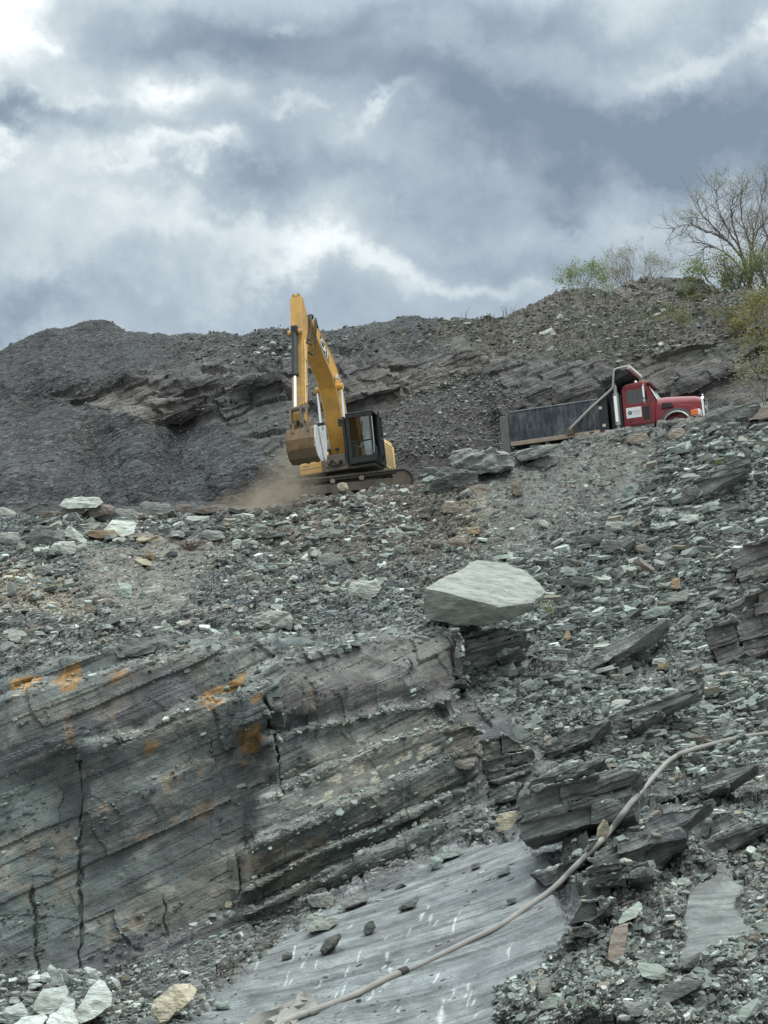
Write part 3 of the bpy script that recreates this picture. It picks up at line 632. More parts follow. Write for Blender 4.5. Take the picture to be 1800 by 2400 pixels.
M_GRY = mat_plain('grey_steel', (0.36, 0.355, 0.33), 0.45, 0.45, 0.15, 4.0, dust=0.3)
M_RAIL = mat_plain('tan_dust_rail', (0.30, 0.245, 0.19), 0.8, 0, 0.25, 5.0, dust=0.5, dust_col=(0.37, 0.31, 0.24))
M_SEAT = mat_plain('seat_cloth', (0.09, 0.095, 0.10), 0.9)
M_SHIRT = mat_plain('grey_shirt', (0.40, 0.44, 0.48), 0.9, 0, 0.12, 9)
M_JEAN = mat_plain('dark_trousers', (0.05, 0.06, 0.085), 0.9)
M_SKIN = mat_plain('skin', (0.42, 0.25, 0.18), 0.6, 0, 0.08)
M_HAIR = mat_plain('cap_cloth', (0.07, 0.05, 0.04), 0.9)
M_AMB, _n = new_mat('amber_lens'); _n.bs.inputs['Base Color'].default_value = (0.75, 0.16, 0.03, 1); _n.bs.inputs['Roughness'].default_value = 0.2
M_LENS, _n = new_mat('clear_lens'); _n.bs.inputs['Base Color'].default_value = (0.7, 0.72, 0.72, 1); _n.bs.inputs['Roughness'].default_value = 0.1; _n.bs.inputs['Metallic'].default_value = 0.4
def mat_glass(name, tint, refl):
    m, n = new_mat(name); n.n.remove(n.bs)
    tr = n.add('ShaderNodeBsdfTransparent'); tr.inputs[0].default_value = (*tint, 1)
    gl = n.add('ShaderNodeBsdfGlossy'); gl.inputs['Roughness'].default_value = 0.04; gl.inputs[0].default_value = (0.9, 0.95, 0.95, 1)
    lw = n.add('ShaderNodeFresnel', i_IOR=1.5); mx = n.add('ShaderNodeMixShader')
    n.link(n.math('ADD', lw.outputs[0], refl, clamp=True), mx.inputs[0]); n.link(tr.outputs[0], mx.inputs[1]); n.link(gl.outputs[0], mx.inputs[2]); n.link(mx.outputs[0], n.out.inputs['Surface'])
    return m
M_GLS = mat_glass('cab_glass', (0.62, 0.80, 0.78), 0.13)
M_GLD = mat_glass('dark_glass', (0.35, 0.42, 0.42), 0.06)
M_GLW = mat_glass('windscreen_glass', (0.45, 0.55, 0.54), 0.3)
_n = NT(M_GLW); _o = _n.n['Material Output']; _s = _o.inputs['Surface'].links[0].from_socket
_d = _n.add('ShaderNodeBsdfDiffuse'); _tc = _n.add('ShaderNodeTexCoord'); _mp = _n.add('ShaderNodeMapping'); _n.link(_tc.outputs['Object'], _mp.inputs['Vector']); _mp.inputs['Scale'].default_value = (1, 3.5, .6)
_ns = _n.add('ShaderNodeTexNoise', i_Scale=1.6, i_Detail=3.0); _n.link(_mp.outputs[0], _ns.inputs['Vector']); _d.inputs[0].default_value = (.56, .62, .60, 1)  # pale diffuse streaks painted over the glass in place of a sky reflection
_m = _n.add('ShaderNodeMixShader'); _n.link(_n.ramp(_ns.outputs['Fac'], [(.35, .25), (.62, .85)]), _m.inputs[0]); _n.link(_s, _m.inputs[1]); _n.link(_d.outputs[0], _m.inputs[2]); _n.link(_m.outputs[0], _o.inputs['Surface'])
def mat_bed():
    """navy dump body: dust caked along the top, washed into vertical runs"""
    m, n = new_mat('navy_bed_paint'); tc = n.add('ShaderNodeTexCoord')
    mp = n.add('ShaderNodeMapping'); n.link(tc.outputs['Object'], mp.inputs['Vector']); mp.inputs['Scale'].default_value = (5.0, 1.0, 0.9)
    a = n.add('ShaderNodeTexNoise', i_Scale=2.0, i_Detail=8.0, i_Roughness=0.7); n.link(mp.outputs[0], a.inputs['Vector'])
    b = n.add('ShaderNodeTexNoise', i_Scale=0.9, i_Detail=4.0, i_Roughness=0.6); n.link(tc.outputs['Object'], b.inputs['Vector'])
    f = n.math('ADD', n.math('MULTIPLY', a.outputs['Fac'], 0.6), n.math('MULTIPLY', b.outputs['Fac'], 0.55))
    f = n.ramp(f, [(0.50, 0.02), (0.60, .35), (0.72, 0.95)])
    c = n.mix(f, (0.013, 0.020, 0.036), (0.165, 0.18, 0.175)); n.link(c, n.bs.inputs['Base Color']); n.bs.inputs['Roughness'].default_value = 0.6
    return m
M_BED = mat_bed()

# ------------------------------------------------------------------ excavator
def build_excavator():
    C = at(820, 1184, 55.3)
    Mr = Matrix.Translation(V(C)) @ Matrix.Rotation(R(-6.5), 4, 'Y') @ Matrix.Rotation(R(4), 4, 'X')
    ex = empty('excavator', Mr)
    tag(ex, 'yellow tracked excavator with raised boom digging on the rubble crest', 'excavator')
    t = R(14); fw = Vector((-math.sin(t), -math.cos(t), 0)); lf = Vector((math.cos(t), -math.sin(t), 0))
    U = axes((0, 0, 0), fw, lf, (0, 0, 1))
    # undercarriage
    m = MB(); m.box((-1.3, -1.05, 0.45), (1.3, 1.05, 0.85), ch=.05); m.cyl((0, 0, .8), (0, 0, 1.15), .75, 28)
    for s in (-1, 1): m.box((-1.1, s * .95, .4), (-.6, s * 1.35, .7)); m.box((.6, s * .95, .4), (1.1, s * 1.35, .7))
    m.build('undercarriage', M_FRM, ex)
    for s in (-1, 1):
        y = s * 1.3; hw = .3
        # the running belt of shoes: rounded ends, grousers
        path = []; r = .44; hl = 2.05
        for k in range(13): a = -math.pi / 2 + math.pi * k / 12; path.append((hl + r * math.cos(a), .48 + r * math.sin(a)))
        sag = [(hl - (2 * hl) * k / 16, .92 - .035 * math.sin(math.pi * k / 16)) for k in range(1, 16)]
        path += sag
        for k in range(13): a = math.pi / 2 + math.pi * k / 12; path.append((-hl + r * math.cos(a), .48 + r * math.sin(a)))
        path += [(-hl + (2 * hl) * k / 16, .04) for k in range(1, 16)]
        P = [Vector((a, 0, b)) for a, b in path]; L = [0]
        for k in range(len(P)): L.append(L[-1] + (P[(k + 1) % len(P)] - P[k]).length)
        nS = 52; m = MB()
        def pt(d):
            d %= L[-1]
            for k in range(len(P)):
                if L[k + 1] >= d: return P[k].lerp(P[(k + 1) % len(P)], (d - L[k]) / (L[k + 1] - L[k] + 1e-9))
            return P[0]
        for k in range(nS):
            d0 = L[-1] * k / nS; p0, p1 = pt(d0), pt(d0 + L[-1] / nS * .93); tg = (p1 - p0).normalized(); nn = Vector((tg.z, 0, -tg.x)); ln = (p1 - p0).length
            Mx = axes(p0 + Vector((0, y, 0)), tg, (0, 1, 0), nn)
            m.box((0, -hw, -.02), (ln, hw, .035), Mx); m.box((ln * .1, -hw, .035), (ln * .22, hw, .075), Mx); m.box((ln * .75, -hw, .035), (ln * .85, hw, .06), Mx)
            m.box((-.01, -.16, -.10), (ln * .98, -.08, -.02), Mx); m.box((-.01, .08, -.10), (ln * .98, .16, -.02), Mx)
        tr = m.build('track', M_TRK, ex)
        m = MB(); m.prism([(-1.7, .3), (1.75, .3), (1.9, .48), (1.6, .64), (-1.6, .64), (-1.85, .48)], y - .2, y + .2, ch=.03); m.build('track_frame', M_FRM, tr)
        for k in range(7): MB().cyl((-1.5 + k * .5, y - .22, .2), (-1.5 + k * .5, y + .22, .2), .14, 16).build('roller', M_FRM, tr, 40)
        for xx in (-.55, .55): MB().cyl((xx, y - .24, .76), (xx, y + .24, .76), .10, 14).build('carrier_roller', M_RAIL, tr, 40)
        MB().lathe([(.1, 0), (.37, .02), (.37, .12), (.3, .16), (.3, .3), (.37, .34), (.37, .44), (.1, .46)], (hl, y - .23, .48), (hl, y + .23, .48), 26).build('idler', M_FRM, tr, 40)
        m = MB()
        for k in range(19):
            a = 2 * math.pi * k / 19; m.box((-.03, -.06, .3), (.03, .06, .42), axes((-hl, y, .48), (math.cos(a), 0, math.sin(a)), (0, 1, 0), (-math.sin(a), 0, math.cos(a))) @ Matrix.Rotation(R(90), 4, 'Y'))
        m.cyl((-hl, y - .2, .48), (-hl, y + .2, .48), .33, 22); m.build('sprocket', M_FRM, tr)
    # upper works (f forward, l left, u up)
    m = MB(); m.box((-2.6, -1.45, 1.15), (1.35, 1.5, 1.34), U, .03); m.box((.2, -.42, 1.3), (1.55, .42, 1.75), U, .04); m.box((1.3, -.5, 1.15), (1.5, .5, 1.6), U)
    m.build('platform', M_FRM, ex)
    m = MB()
    for s in (-1, 1): m.prism([(-.2, 1.3), (1.0, 1.3), (.75, 2.1), (.35, 2.2), (0, 2.0)], s * .37 - .05, s * .37 + .05, M=U)
    m.build('boom_bracket', M_BUCK, ex)
    cwp = []
    for k in range(9): a = R(-70 + 140 * k / 8); cwp.append((-1.6 - 1.45 * math.cos(a), 1.55 * math.sin(a) / math.sin(R(70))))
    m = MB(); m.prism([(-1.9, -1.5)] + cwp + [(-1.9, 1.5)], 1.2, 2.45, axis=2, M=U, ch=.09); cw = m.build('counterweight', M_YELP, ex, 35)
    m = MB(); m.prism([(-2.0, 1.34), (-.12, 1.34), (-.12, 2.15), (-.4, 2.5), (-1.9, 2.55)], .62, 1.53, M=U, ch=.06); sp = m.build('side_panel', M_YELP, ex, 35)
    m = MB()
    for k in range(9): m.box((-1.8, 1.531, 1.5 + k * .1), (-.3, 1.537, 1.53 + k * .1), U)
    m.build('louvre', M_FRM, sp)
    m = MB(); m.prism([(-2.0, 1.34), (.1, 1.34), (.1, 2.1), (-.2, 2.3), (-1.9, 2.35)], -1.5, -.5, M=U, ch=.06); m.box((-1.9, -.5, 1.34), (-.3, .62, 2.3), U); m.build('engine_hood', M_YEL, ex, 35)
    m = MB(); m.box((.1, -1.45, 1.16), (1.42, -.55, 1.62), U, .05); tb = m.build('tool_box', M_YEL, ex)
    m = MB(); m.box((1.425, -1.4, 1.36), (1.435, -.6, 1.385), U); m.box((1.425, -1.3, 1.48), (1.44, -1.1, 1.5), U); m.build('seam', M_FRM, tb)
    m = MB(); m.box((.1, -1.45, 1.6), (.9, -.6, 1.95), U, .05); m.build('fuel_tank', M_YEL, ex)
    m = MB()
    for l in (-.2, .12): m.cyl((1.48, l, 1.6), (1.48, l, 1.95), .025, 8, U); m.box((1.42, l - .07, 1.9), (1.55, l + .07, 2.0), U)
    m.tube([(1.53, -.25, 1.35), (1.6, -.1, 1.55), (1.58, .1, 1.3), (1.6, .25, 1.5)], .035, 8, U); m.tube([(1.53, -.3, 1.45), (1.62, 0, 1.3), (1.55, .3, 1.42)], .035, 8, U); m.build('swivel_hose', M_BLK, ex, 50)
    # cab
    f0, f1, l0, l1, u0, u1 = -.05, 1.68, .61, 1.62, 1.24, 3.22
    m = MB(); w = .07
    def post(a, b, r=w): m.tube([a, b], r, 4, U)
    def bar(p, q, h): m.box((min(p[0], q[0]) - h, min(p[1], q[1]) - h, min(p[2], q[2]) - h), (max(p[0], q[0]) + h, max(p[1], q[1]) + h, max(p[2], q[2]) + h), U)
    m.box((f0, l0, u0), (f1 + .06, l1, u0 + .14), U, .02)                      # floor
    m.box((f0 - .03, l0 - .02, u1 - .07), (f1 - .02, l1 + .02, u1), U, .03)      # roof
    for l in (l0 + .05, l1 - .05):
        m.prism([(f1 - .01, u0 + .1), (f1 + .06, u0 + .1), (f1 - .04, u1 - .05), (f1 - .14, u1 - .05)], l - .055, l + .055, M=U)
        m.prism([(f0, u0 + .1), (f0 + .12, u0 + .1), (f0 + .12, u1 - .05), (f0, u1 - .05)], l - .05, l + .05, M=U)
    m.box((f1 - .07, l0, u1 - .19), (f1 - .02, l1, u1 - .06), U); m.box((f1 - .02, l0, u0 + .1), (f1 + .05, l1, u0 + .26), U)
    m.box((f1 - .04, l0 + .05, u0 + .83), (f1 + .035, l1 - .05, u0 + .865), U)
    m.box((.62, l1 - .08, u0 + .1), (.72, l1 - .01, u1 - .05), U); m.box((f0 + .1, l1 - .07, u0 + .1), (f1, l1 - .02, u0 + .32), U)
    m.box((f0, l0, u0 + .1), (f0 + .05, l1, u0 + 1.05), U); m.box((f0 + .1, l0 + .01, u0 + .1), (f1, l0 + .05, u0 + .75), U); m.box((f0 + .1, l0 + .01, u1 - .3), (f1 - .1, l0 + .05, u1 - .06), U)
    m.box((f0 - .01, l0 + .02, u0 + 1.0), (f0 + .04, l1 - .02, u1 - .06), U)
    cab = m.build('cab', M_BLK, ex)
    def pane(name, a, b, c, d, mt): return MB().quad(a, b, c, d, U).build(name, mt, cab)
    pane('windscreen', (f1 + .02, l0 + .1, u0 + .26), (f1 + .02, l1 - .1, u0 + .26), (f1 - .075, l1 - .1, u1 - .19), (f1 - .075, l0 + .1, u1 - .19), M_GLS)
    pane('side_window', (.12, l1 - .03, u0 + .32), (.62, l1 - .03, u0 + .32), (.62, l1 - .03, u1 - .07), (.12, l1 - .03, u1 - .07), M_GLS)
    # door ajar along the left flank, with its own glass
    m = MB()
    dm = U @ axes((.72, l1 + .02, 0), Vector((math.cos(R(14)), math.sin(R(14)), 0)), Vector((-math.sin(R(14)), math.cos(R(14)), 0)), (0, 0, 1))
    m.box((0, 0, u0 + .12), (.07, .05, u1 - .06), dm); m.box((.80, 0, u0 + .12), (.87, .05, u1 - .16), dm); m.box((0, 0, u0 + .12), (.87, .05, u0 + .22), dm); m.box((0, 0, u1 - .13), (.87, .05, u1 - .06), dm); m.box((0, 0, u0 + .9), (.87, .05, u0 + .95), dm)
    dr = m.build('door', M_BLK, ex)
    MB().quad((.05, .025, u0 + .2), (.82, .025, u0 + .2), (.82, .025, u1 - .12), (.05, .025, u1 - .12), dm).build('door_glass', M_GLS, dr)
    MB().box((.1, .05, u0 + .92), (.26, .09, u0 + .97), dm).build('handle', M_GRY, dr)
    m = MB(); m.tube([(f1 + .12, l1 - .02, u0 + .3), (f1 + .16, l1 + .02, u0 + .7), (f1 + .05, l1 + .02, u0 + 1.7)], .018, 6, U); m.build('handrail', M_GRY, cab)
    m = MB(); m.tube([(f1 + .06, l0 + .5, u0 + .86), (f1 + .0, l0 + .62, u0 + 1.6)], .012, 6, U); m.build('wiper', M_BLK, cab)
    m = MB(); m.box((.35, .82, u0 + .35), (.85, 1.35, u0 + .55), U, .06); m.box((.22, .84, u0 + .5), (.38, 1.33, u0 + 1.25), U, .06); m.box((.24, .96, u0 + 1.25), (.36, 1.22, u0 + 1.5), U, .05); m.box((.4, .95, u0 + .1), (.75, 1.2, u0 + .36), U)
    m.build('seat', M_SEAT, cab)
    for ly in (.68, 1.38): MB().box((.55, ly, u0 + .14), (.95, ly + .12, u0 + .75), U, .03).cyl((.9, ly + .06, u0 + .75), (.92, ly + .06, u0 + .95), .03, 8, U).build('console', M_SEAT, cab)
    MB().box((1.3, .7, u0 + .14), (1.45, .85, u0 + .95), U, .02).build('monitor', M_SEAT, cab)
    m = MB(); m.box((f0, l0 - .06, u1 - 1.9), (f1 - .3, l0 - .02, u1 - .2), U); m.tube([(f1 - .1, l0 - .1, u0 + .1), (f1 - .1, l0 - .1, u1 - .1)], .045, 8, U); m.build('guard', M_BLK, cab)
    m = MB(); m.tube([(f1 - .05, l0 - .03, u1 - .3), (f1 + .14, l0 - .18, u1 - .32)], .012, 6, U); m.box((f1 + .12, l0 - .26, u1 - .5), (f1 + .16, l0 - .12, u1 - .2), U, .015); m.build('mirror', M_BLK, cab)
    # boom
    cl = [(.35, 1.95, .26), (.55, 2.75, .37), (.68, 3.7, .46), (1.05, 4.6, .5), (1.65, 5.12, .46), (2.6, 5.6, .37), (3.3, 6.0, .28), (3.72, 6.2, .2)]
    top, bot = [], []
    for k, (f, u, h) in enumerate(cl):
        a = cl[max(k - 1, 0)]; b_ = cl[min(k + 1, len(cl) - 1)]; tx, tz = b_[0] - a[0], b_[1] - a[1]; ln = math.hypot(tx, tz); nx, nz = -tz / ln, tx / ln
        top.append((f + nx * h, u + nz * h)); bot.append((f - nx * h, u - nz * h))
    m = MB(); hw = .32; n = len(cl)
    def L(p, l): return (p[0], l, p[1])
    for k in range(n - 1):
        m.quad(L(bot[k], -hw), L(bot[k + 1], -hw), L(bot[k + 1], hw), L(bot[k], hw), U); m.quad(L(top[k], -hw), L(top[k + 1], -hw), L(top[k + 1], hw), L(top[k], hw), U)
        for s in (-1, 1): m.quad(L(bot[k], s * hw), L(bot[k + 1], s * hw), L(top[k + 1], s * hw), L(top[k], s * hw), U)
    m.quad(L(bot[0], -hw), L(bot[0], hw), L(top[0], hw), L(top[0], -hw), U); m.quad(L(bot[-1], -hw), L(bot[-1], hw), L(top[-1], hw), L(top[-1], -hw), U)
    m.cyl((3.78, -.36, 6.2), (3.78, .36, 6.2), .2, 18, U); m.cyl((.35, -.4, 1.95), (.35, .4, 1.95), .22, 18, U); m.cyl((1.2, -.55, 4.38), (1.2, .55, 4.38), .13, 16, U)
    boom = m.build('boom', M_YEL, ex)
    # edge strips along the top and bottom plates
    m = MB()
    for s in (-1, 1):
        for pp in (top, bot):
            for k in range(n - 1):
                a, b_ = pp[k], pp[k + 1]; m.tube([L(a, s * hw), L(b_, s * hw)], .022, 5, U)
    m.build('edge_strip', M_YELP, boom)
    # decal: dark slanted patch and white letters on the left side
    dx = Vector((.80, 0, .60)); c0 = Vector((2.55, hw, 5.57))
    dirf = (Vector((cl[6][0], 0, cl[6][1])) - Vector((cl[4][0], 0, cl[4][1]))).normalized(); upf = Vector((-dirf.z, 0, dirf.x))
    def bp(a, b_, e): p = c0 + dirf * a + upf * b_; return (p.x, hw + e, p.z)
    MB().quad(bp(-.62, -.24, .004), bp(.45, -.24, .004), bp(.62, .24, .004), bp(-.45, .24, .004), U).build('decal', mat_plain('decal_black', (0.05, 0.05, 0.052), .5), boom)
    lm = U @ axes(bp(0, -.01, .008), -dirf, upf, Vector((0, 1, 0)))
    lettering('logo_lettering', 'CAT', .52, M_WHT, boom, lm)
    m = MB()
    for off, col_ in ((.0, 0), (.1, 0), (-.1, 0)):
        m.tube([(top[3][0], off, top[3][1] + .06), (top[4][0], off, top[4][1] + .07), (top[5][0], off, top[5][1] + .09), (top[6][0], off, top[6][1] + .14), (3.55, .18 + off, 6.62), (3.95, .28 + off * .5, 6.55), (4.15, .30, 6.05 - abs(off)), (4.35, .28, 5.6 - off), (4.55, .26, 5.45)], .035, 6, U)
    m.tube([(3.3, .34, 6.3), (3.75, .42, 6.45), (4.05, .45, 5.9), (4.2, .42, 5.2), (4.45, .34, 4.9), (4.75, .27, 4.95)], .032, 6, U); m.tube([(3.3, .36, 6.2), (3.8, .45, 6.25), (4.1, .42, 5.6), (4.4, .32, 5.3), (4.8, .25, 5.3)], .03, 6, U)
    m.build('hydraulic_hose', M_RUB, boom, 60)
    m = MB(); m.box((1.35, .34, 4.62), (1.6, .46, 4.8), U, .03); m.build('work_lamp', M_LENS, boom)
    for s in (-1, 1):
        a, b_ = Vector((1.32, s * .47, 1.62)), Vector((1.2, s * .47, 4.38)); d = (b_ - a)
        cyl_ = MB().cyl(a, a + d * .52, .105, 16, U).cyl(a + d * .49, a + d * .53, .125, 16, U).build('boom_cylinder', M_BLK, ex, 40)
        MB().cyl(a + d * .52, b_, .055, 14, U).build('rod', M_CHR, cyl_, 40)
    # stick (arm)
    m = MB(); sp_ = [(4.42, 7.10), (4.66, 7.08), (4.88, 6.3), (5.02, 5.75), (5.95, 2.5), (5.98, 2.25), (5.8, 2.15), (5.62, 2.25), (4.75, 4.75), (3.85, 5.85), (3.66, 6.1), (3.78, 6.42), (4.05, 6.5)]
    m.prism(sp_, -.21, .21, M=U, ch=.02); m.box((4.44, -.13, 7.02), (4.62, -.05, 7.22), U); m.box((4.44, .05, 7.02), (4.62, .13, 7.22), U); m.cyl((4.53, -.15, 7.14), (4.53, .15, 7.14), .07, 12, U); m.cyl((5.2, -.26, 5.62), (5.2, .26, 5.62), .1, 14, U)
    st = m.build('stick', mat_plain('dirty_yellow', (0.50, 0.28, 0.065), .6, 0, .25, 3.0, dust=.72, dust_col=(.20, .155, .10), dscale=1.1), ex)
    m = MB(); m.tube([(4.9, .23, 5.4), (5.2, .25, 4.6), (5.55, .25, 3.6), (5.75, .24, 2.9)], .03, 6, U); m.tube([(4.75, .23, 5.35), (5.05, .25, 4.5), (5.4, .25, 3.5), (5.6, .24, 2.9)], .026, 6, U)
    for f_, u_ in ((5.2, 4.6), (5.52, 3.6)): m.box((f_ - .16, .21, u_ - .04), (f_ + .04, .29, u_ + .04), U)
    m.build('hydraulic_line', M_YELP, st, 50)
    a, b_ = Vector((1.7, 0, top[4][1] + .28)), Vector((4.5, 0, 7.14)); d = b_ - a
    sc = MB().cyl(a, a + d * .6, .11, 16, U).build('stick_cylinder', M_BLK, ex, 40); MB().cyl(a + d * .6, b_, .055, 12, U).build('rod', M_CHR, sc, 40)
    a, b_ = Vector((5.24, -.02, 5.62)), Vector((6.2, -.02, 2.62)); d = b_ - a
    bc = MB().cyl(a, a + d * .56, .115, 16, U).cyl(a + d * .53, a + d * .57, .14, 16, U).box((5.14, -.12, 5.5), (5.36, .12, 5.85), U, .03).build('bucket_cylinder', M_BLK, ex, 40)
    MB().cyl(a + d * .56, b_, .062, 14, U).build('rod', M_CHR, bc, 40)
    m = MB()
    for s in (-1, 1):
        m.prism([(5.62, 2.72), (5.72, 2.86), (6.26, 2.74), (6.26, 2.54), (6.1, 2.52)], s * .27 - .035, s * .27 + .035, M=U); m.prism([(6.1, 2.7), (6.28, 2.72), (6.42, 2.05), (6.3, 1.92), (6.18, 2.0)], s * .19 - .04, s * .19 + .04, M=U)
    m.cyl((6.2, -.33, 2.62), (6.2, .33, 2.62), .09, 14, U); m.cyl((5.68, -.33, 2.78), (5.68, .33, 2.78), .07, 12, U); m.build('bucket_link', M_FRM, ex)
    # bucket
    U0 = U; U = U @ Matrix.Translation((0, .16, -.08))
    shell = [(6.28, 2.02), (6.52, 1.86), (6.70, 1.5), (6.68, 1.12), (6.45, .8), (6.05, .66), (5.6, .74), (5.3, .98), (5.12, 1.4), (5.02, 1.98)]
    def sh(l): return [(6.28 + (a - 6.28) * .84, 2.02 + (b2 - 2.02) * .92) for a, b2 in l]
    shell = sh(shell); bw = .5; m = MB()
    inn = [(6.22, 1.95), (6.46, 1.8), (6.62, 1.48), (6.60, 1.15), (6.41, .87), (6.05, .74), (5.64, .81), (5.37, 1.03), (5.19, 1.42), (5.09, 1.98)]
    inn = sh(inn)
    for k in range(len(shell) - 1):
        m.quad(L(shell[k], -bw), L(shell[k + 1], -bw), L(shell[k + 1], bw), L(shell[k], bw), U); m.quad(L(inn[k], -bw), L(inn[k + 1], -bw), L(inn[k + 1], bw), L(inn[k], bw), U)
    m.quad(L(shell[0], -bw), L(inn[0], -bw), L(inn[0], bw), L(shell[0], bw), U); m.quad(L(shell[-1], -bw), L(inn[-1], -bw), L(inn[-1], bw), L(shell[-1], bw), U)
    for s in (-1, 1): m.prism([(5.66, 2.05), (5.75, 2.38), (5.95, 2.4), (6.25, 2.12), (6.45, 2.15), (6.55, 1.8), (6.2, 1.75)], s * .26 - .04, s * .26 + .04, M=U)
    for k in range(3): m.tube([L(shell[q], -.34 + .34 * k) for q in range(1, 7)], .03, 5, U)
    bk = m.build('bucket', M_BUCK, ex)
    for s in (-1, 1):
        m = MB(); m.prism(shell[:9] + [(5.4, 1.95)], s * bw - .03, s * bw + .02, M=U); m.build('side_plate', M_WORN if s > 0 else M_BUCK, bk)
        m = MB(); m.prism([(5.2, 2.16), (5.36, 2.16), (5.44, 1.75), (5.9, 2.02), (6.12, 1.98), (5.98, 1.5), (5.78, .92), (5.6, .82), (5.46, 1.0), (5.24, 1.5)], s * (bw + .045) - .022, s * (bw + .045) + .022, M=U)
        m.build('side_cutter', M_WORN, bk)
    for k in range(4): MB().prism([(5.2, 1.8), (5.34, 1.8), (5.28, 2.16), (5.24, 2.18)], -.42 + k * .28 - .05, -.42 + k * .28 + .05, M=U, ch=.01).build('tooth', M_WORN, bk)
    return ex, U0, Mr, (f0, f1, l0, l1, u0, u1)
EX, EXU, EXM, CABB = build_excavator()
# earth heaped in the bucket
def heap_mesh(name, M, rx, ry, h, seed, mt, n=14):
    rr = random.Random(seed); vs, fs = [], []
    for i in range(n + 1):
        for j in range(n + 1):
            x, y = (i / n * 2 - 1), (j / n * 2 - 1); d = max(abs(x), abs(y)); z = h * (1 - d ** 2) + rr.uniform(-.05, .05) * (1 if d < 1 else 0)
            vs.append((x * rx, y * ry, z))
    for i in range(n):
        for j in range(n): a = i * (n + 1) + j; fs.append([a, a + 1, a + n + 2, a + n + 1])
    m = MB(); m._add(vs, fs, M); return m.build(name, mt)
M_DIRT = mat_plain('loose_dirt', (0.115, 0.105, 0.09), 0.95, 0, 0.4, 9, bump=0.8)
o = heap_mesh('earth_load', EXM @ EXU @ Matrix.Translation((5.78, .16, 1.84)), .4, .46, .26, 3, M_DIRT); tag(o, 'heap of dark earth filling the raised excavator bucket', 'earth')

# ------------------------------------------------------------------ operator
def skin_body(name, joints, edges, mt_list, M, parent=None, sub=2):
    me = bpy.data.meshes.new(name); me.from_pydata([M @ Vector(j[0]) for j in joints], edges, []); o = bpy.data.objects.new(name, me); COL.objects.link(o)
    sk = o.modifiers.new('skin', 'SKIN')
    for k, j in enumerate(joints): me.skin_vertices[0].data[k].radius = (j[1], j[1] if len(j) < 3 else j[2])
    me.skin_vertices[0].data[0].use_root = True
    o.modifiers.new('sub', 'SUBSURF').levels = sub
    dg = bpy.context.evaluated_depsgraph_get(); nm = bpy.data.meshes.new_from_object(o.evaluated_get(dg)); bpy.data.objects.remove(o)
    nm.name = name; nm.materials.clear()
    for mt in mt_list: nm.materials.append(mt)
    r = bpy.data.objects.new(name, nm); COL.objects.link(r)
    if parent: r.parent = parent
    for p in nm.polygons: p.use_smooth = True
    return r
def build_operator():
    u0 = CABB[4] + .55; W = EXM @ EXU; l = 1.09
    J = [((.55, l, u0 + .08), .15, .12), ((.47, l, u0 + .3), .15, .12), ((.45, l, u0 + .5), .17, .12), ((.46, l, u0 + .62), .07, .07), ((.48, l, u0 + .70), .065, .07), ((.50, l, u0 + .80), .085, .10), ((.50, l, u0 + .88), .075, .09),
         ((.46, l - .2, u0 + .5), .065), ((.58, l - .27, u0 + .26), .052), ((.85, l - .33, u0 + .26), .042), ((.93, l - .34, u0 + .27), .036),
         ((.46, l + .2, u0 + .5), .065), ((.58, l + .27, u0 + .26), .052), ((.85, l + .34, u0 + .26), .042), ((.93, l + .35, u0 + .27), .036),
         ((.62, l - .1, u0 + .05), .09), ((1.02, l - .12, u0 + .08), .075), ((1.12, l - .12, u0 - .36), .05), ((1.25, l - .12, u0 - .4), .04),
         ((.62, l + .1, u0 + .05), .09), ((1.02, l + .12, u0 + .08), .075), ((1.12, l + .12, u0 - .36), .05), ((1.25, l + .12, u0 - .4), .04)]
    E = [(0, 1), (1, 2), (2, 3), (3, 4), (4, 5), (5, 6), (2, 7), (7, 8), (8, 9), (9, 10), (2, 11), (11, 12), (12, 13), (13, 14), (0, 15), (15, 16), (16, 17), (17, 18), (0, 19), (19, 20), (20, 21), (21, 22)]
    p = skin_body('person', J, E, [M_SHIRT, M_SKIN, M_JEAN], W)
    iw = W.inverted()
    for f in p.data.polygons:
        c = iw @ f.center
        f.material_index = 1 if (c.z > u0 + .6 or (c.x > .80 and c.z > u0 + .17)) else (2 if c.z < u0 + .14 else 0)
    tag(p, 'operator in a light grey shirt seated behind the excavator cab glass', 'person')
    hx = .50; hz = u0 + .86
    m = MB(); m.lathe([(.098, 0), (.10, .03), (.085, .08), (.04, .11)], (hx, l, hz), (hx, l, hz + .2), 14, W); m.box((hx + .07, l - .07, hz + .005), (hx + .19, l + .07, hz + .02), W); m.build('cap', M_HAIR, p, 50)
    for s in (-1, 1): MB().lathe([(.006, 0), (.013, .008), (.006, .016)], (hx + .088, l + s * .033, hz - .05), (hx + .12, l + s * .033, hz - .05), 8, W).build('eye', M_BLK, p)
    m = MB(); m.prism([(hx + .085, hz - .05), (hx + .125, hz - .09), (hx + .085, hz - .1)], l - .014, l + .014, M=W); m.build('nose', M_SKIN, p)
    m = MB(); m.box((hx + .086, l - .028, hz - .135), (hx + .096, l + .028, hz - .125), W); m.build('mouth', M_HAIR, p)
    for s in (-1, 1):
        m = MB(); bx = Vector((.95, l + s * .345, u0 + .27))
        for k in range(4): m.tube([bx + Vector((0, (k - 1.5) * .02, 0)), bx + Vector((.04, (k - 1.5) * .021, .012)), bx + Vector((.065, (k - 1.5) * .021, -.015)), bx + Vector((.05, (k - 1.5) * .02, -.04))], [.011, .01, .009, .007], 6, W)
        m.tube([bx + Vector((-.02, -s * .03, 0)), bx + Vector((.01, -s * .055, -.005)), bx + Vector((.035, -s * .055, -.02))], [.012, .011, .008], 6, W); m.build('hand', M_SKIN, p, 60)
build_operator()

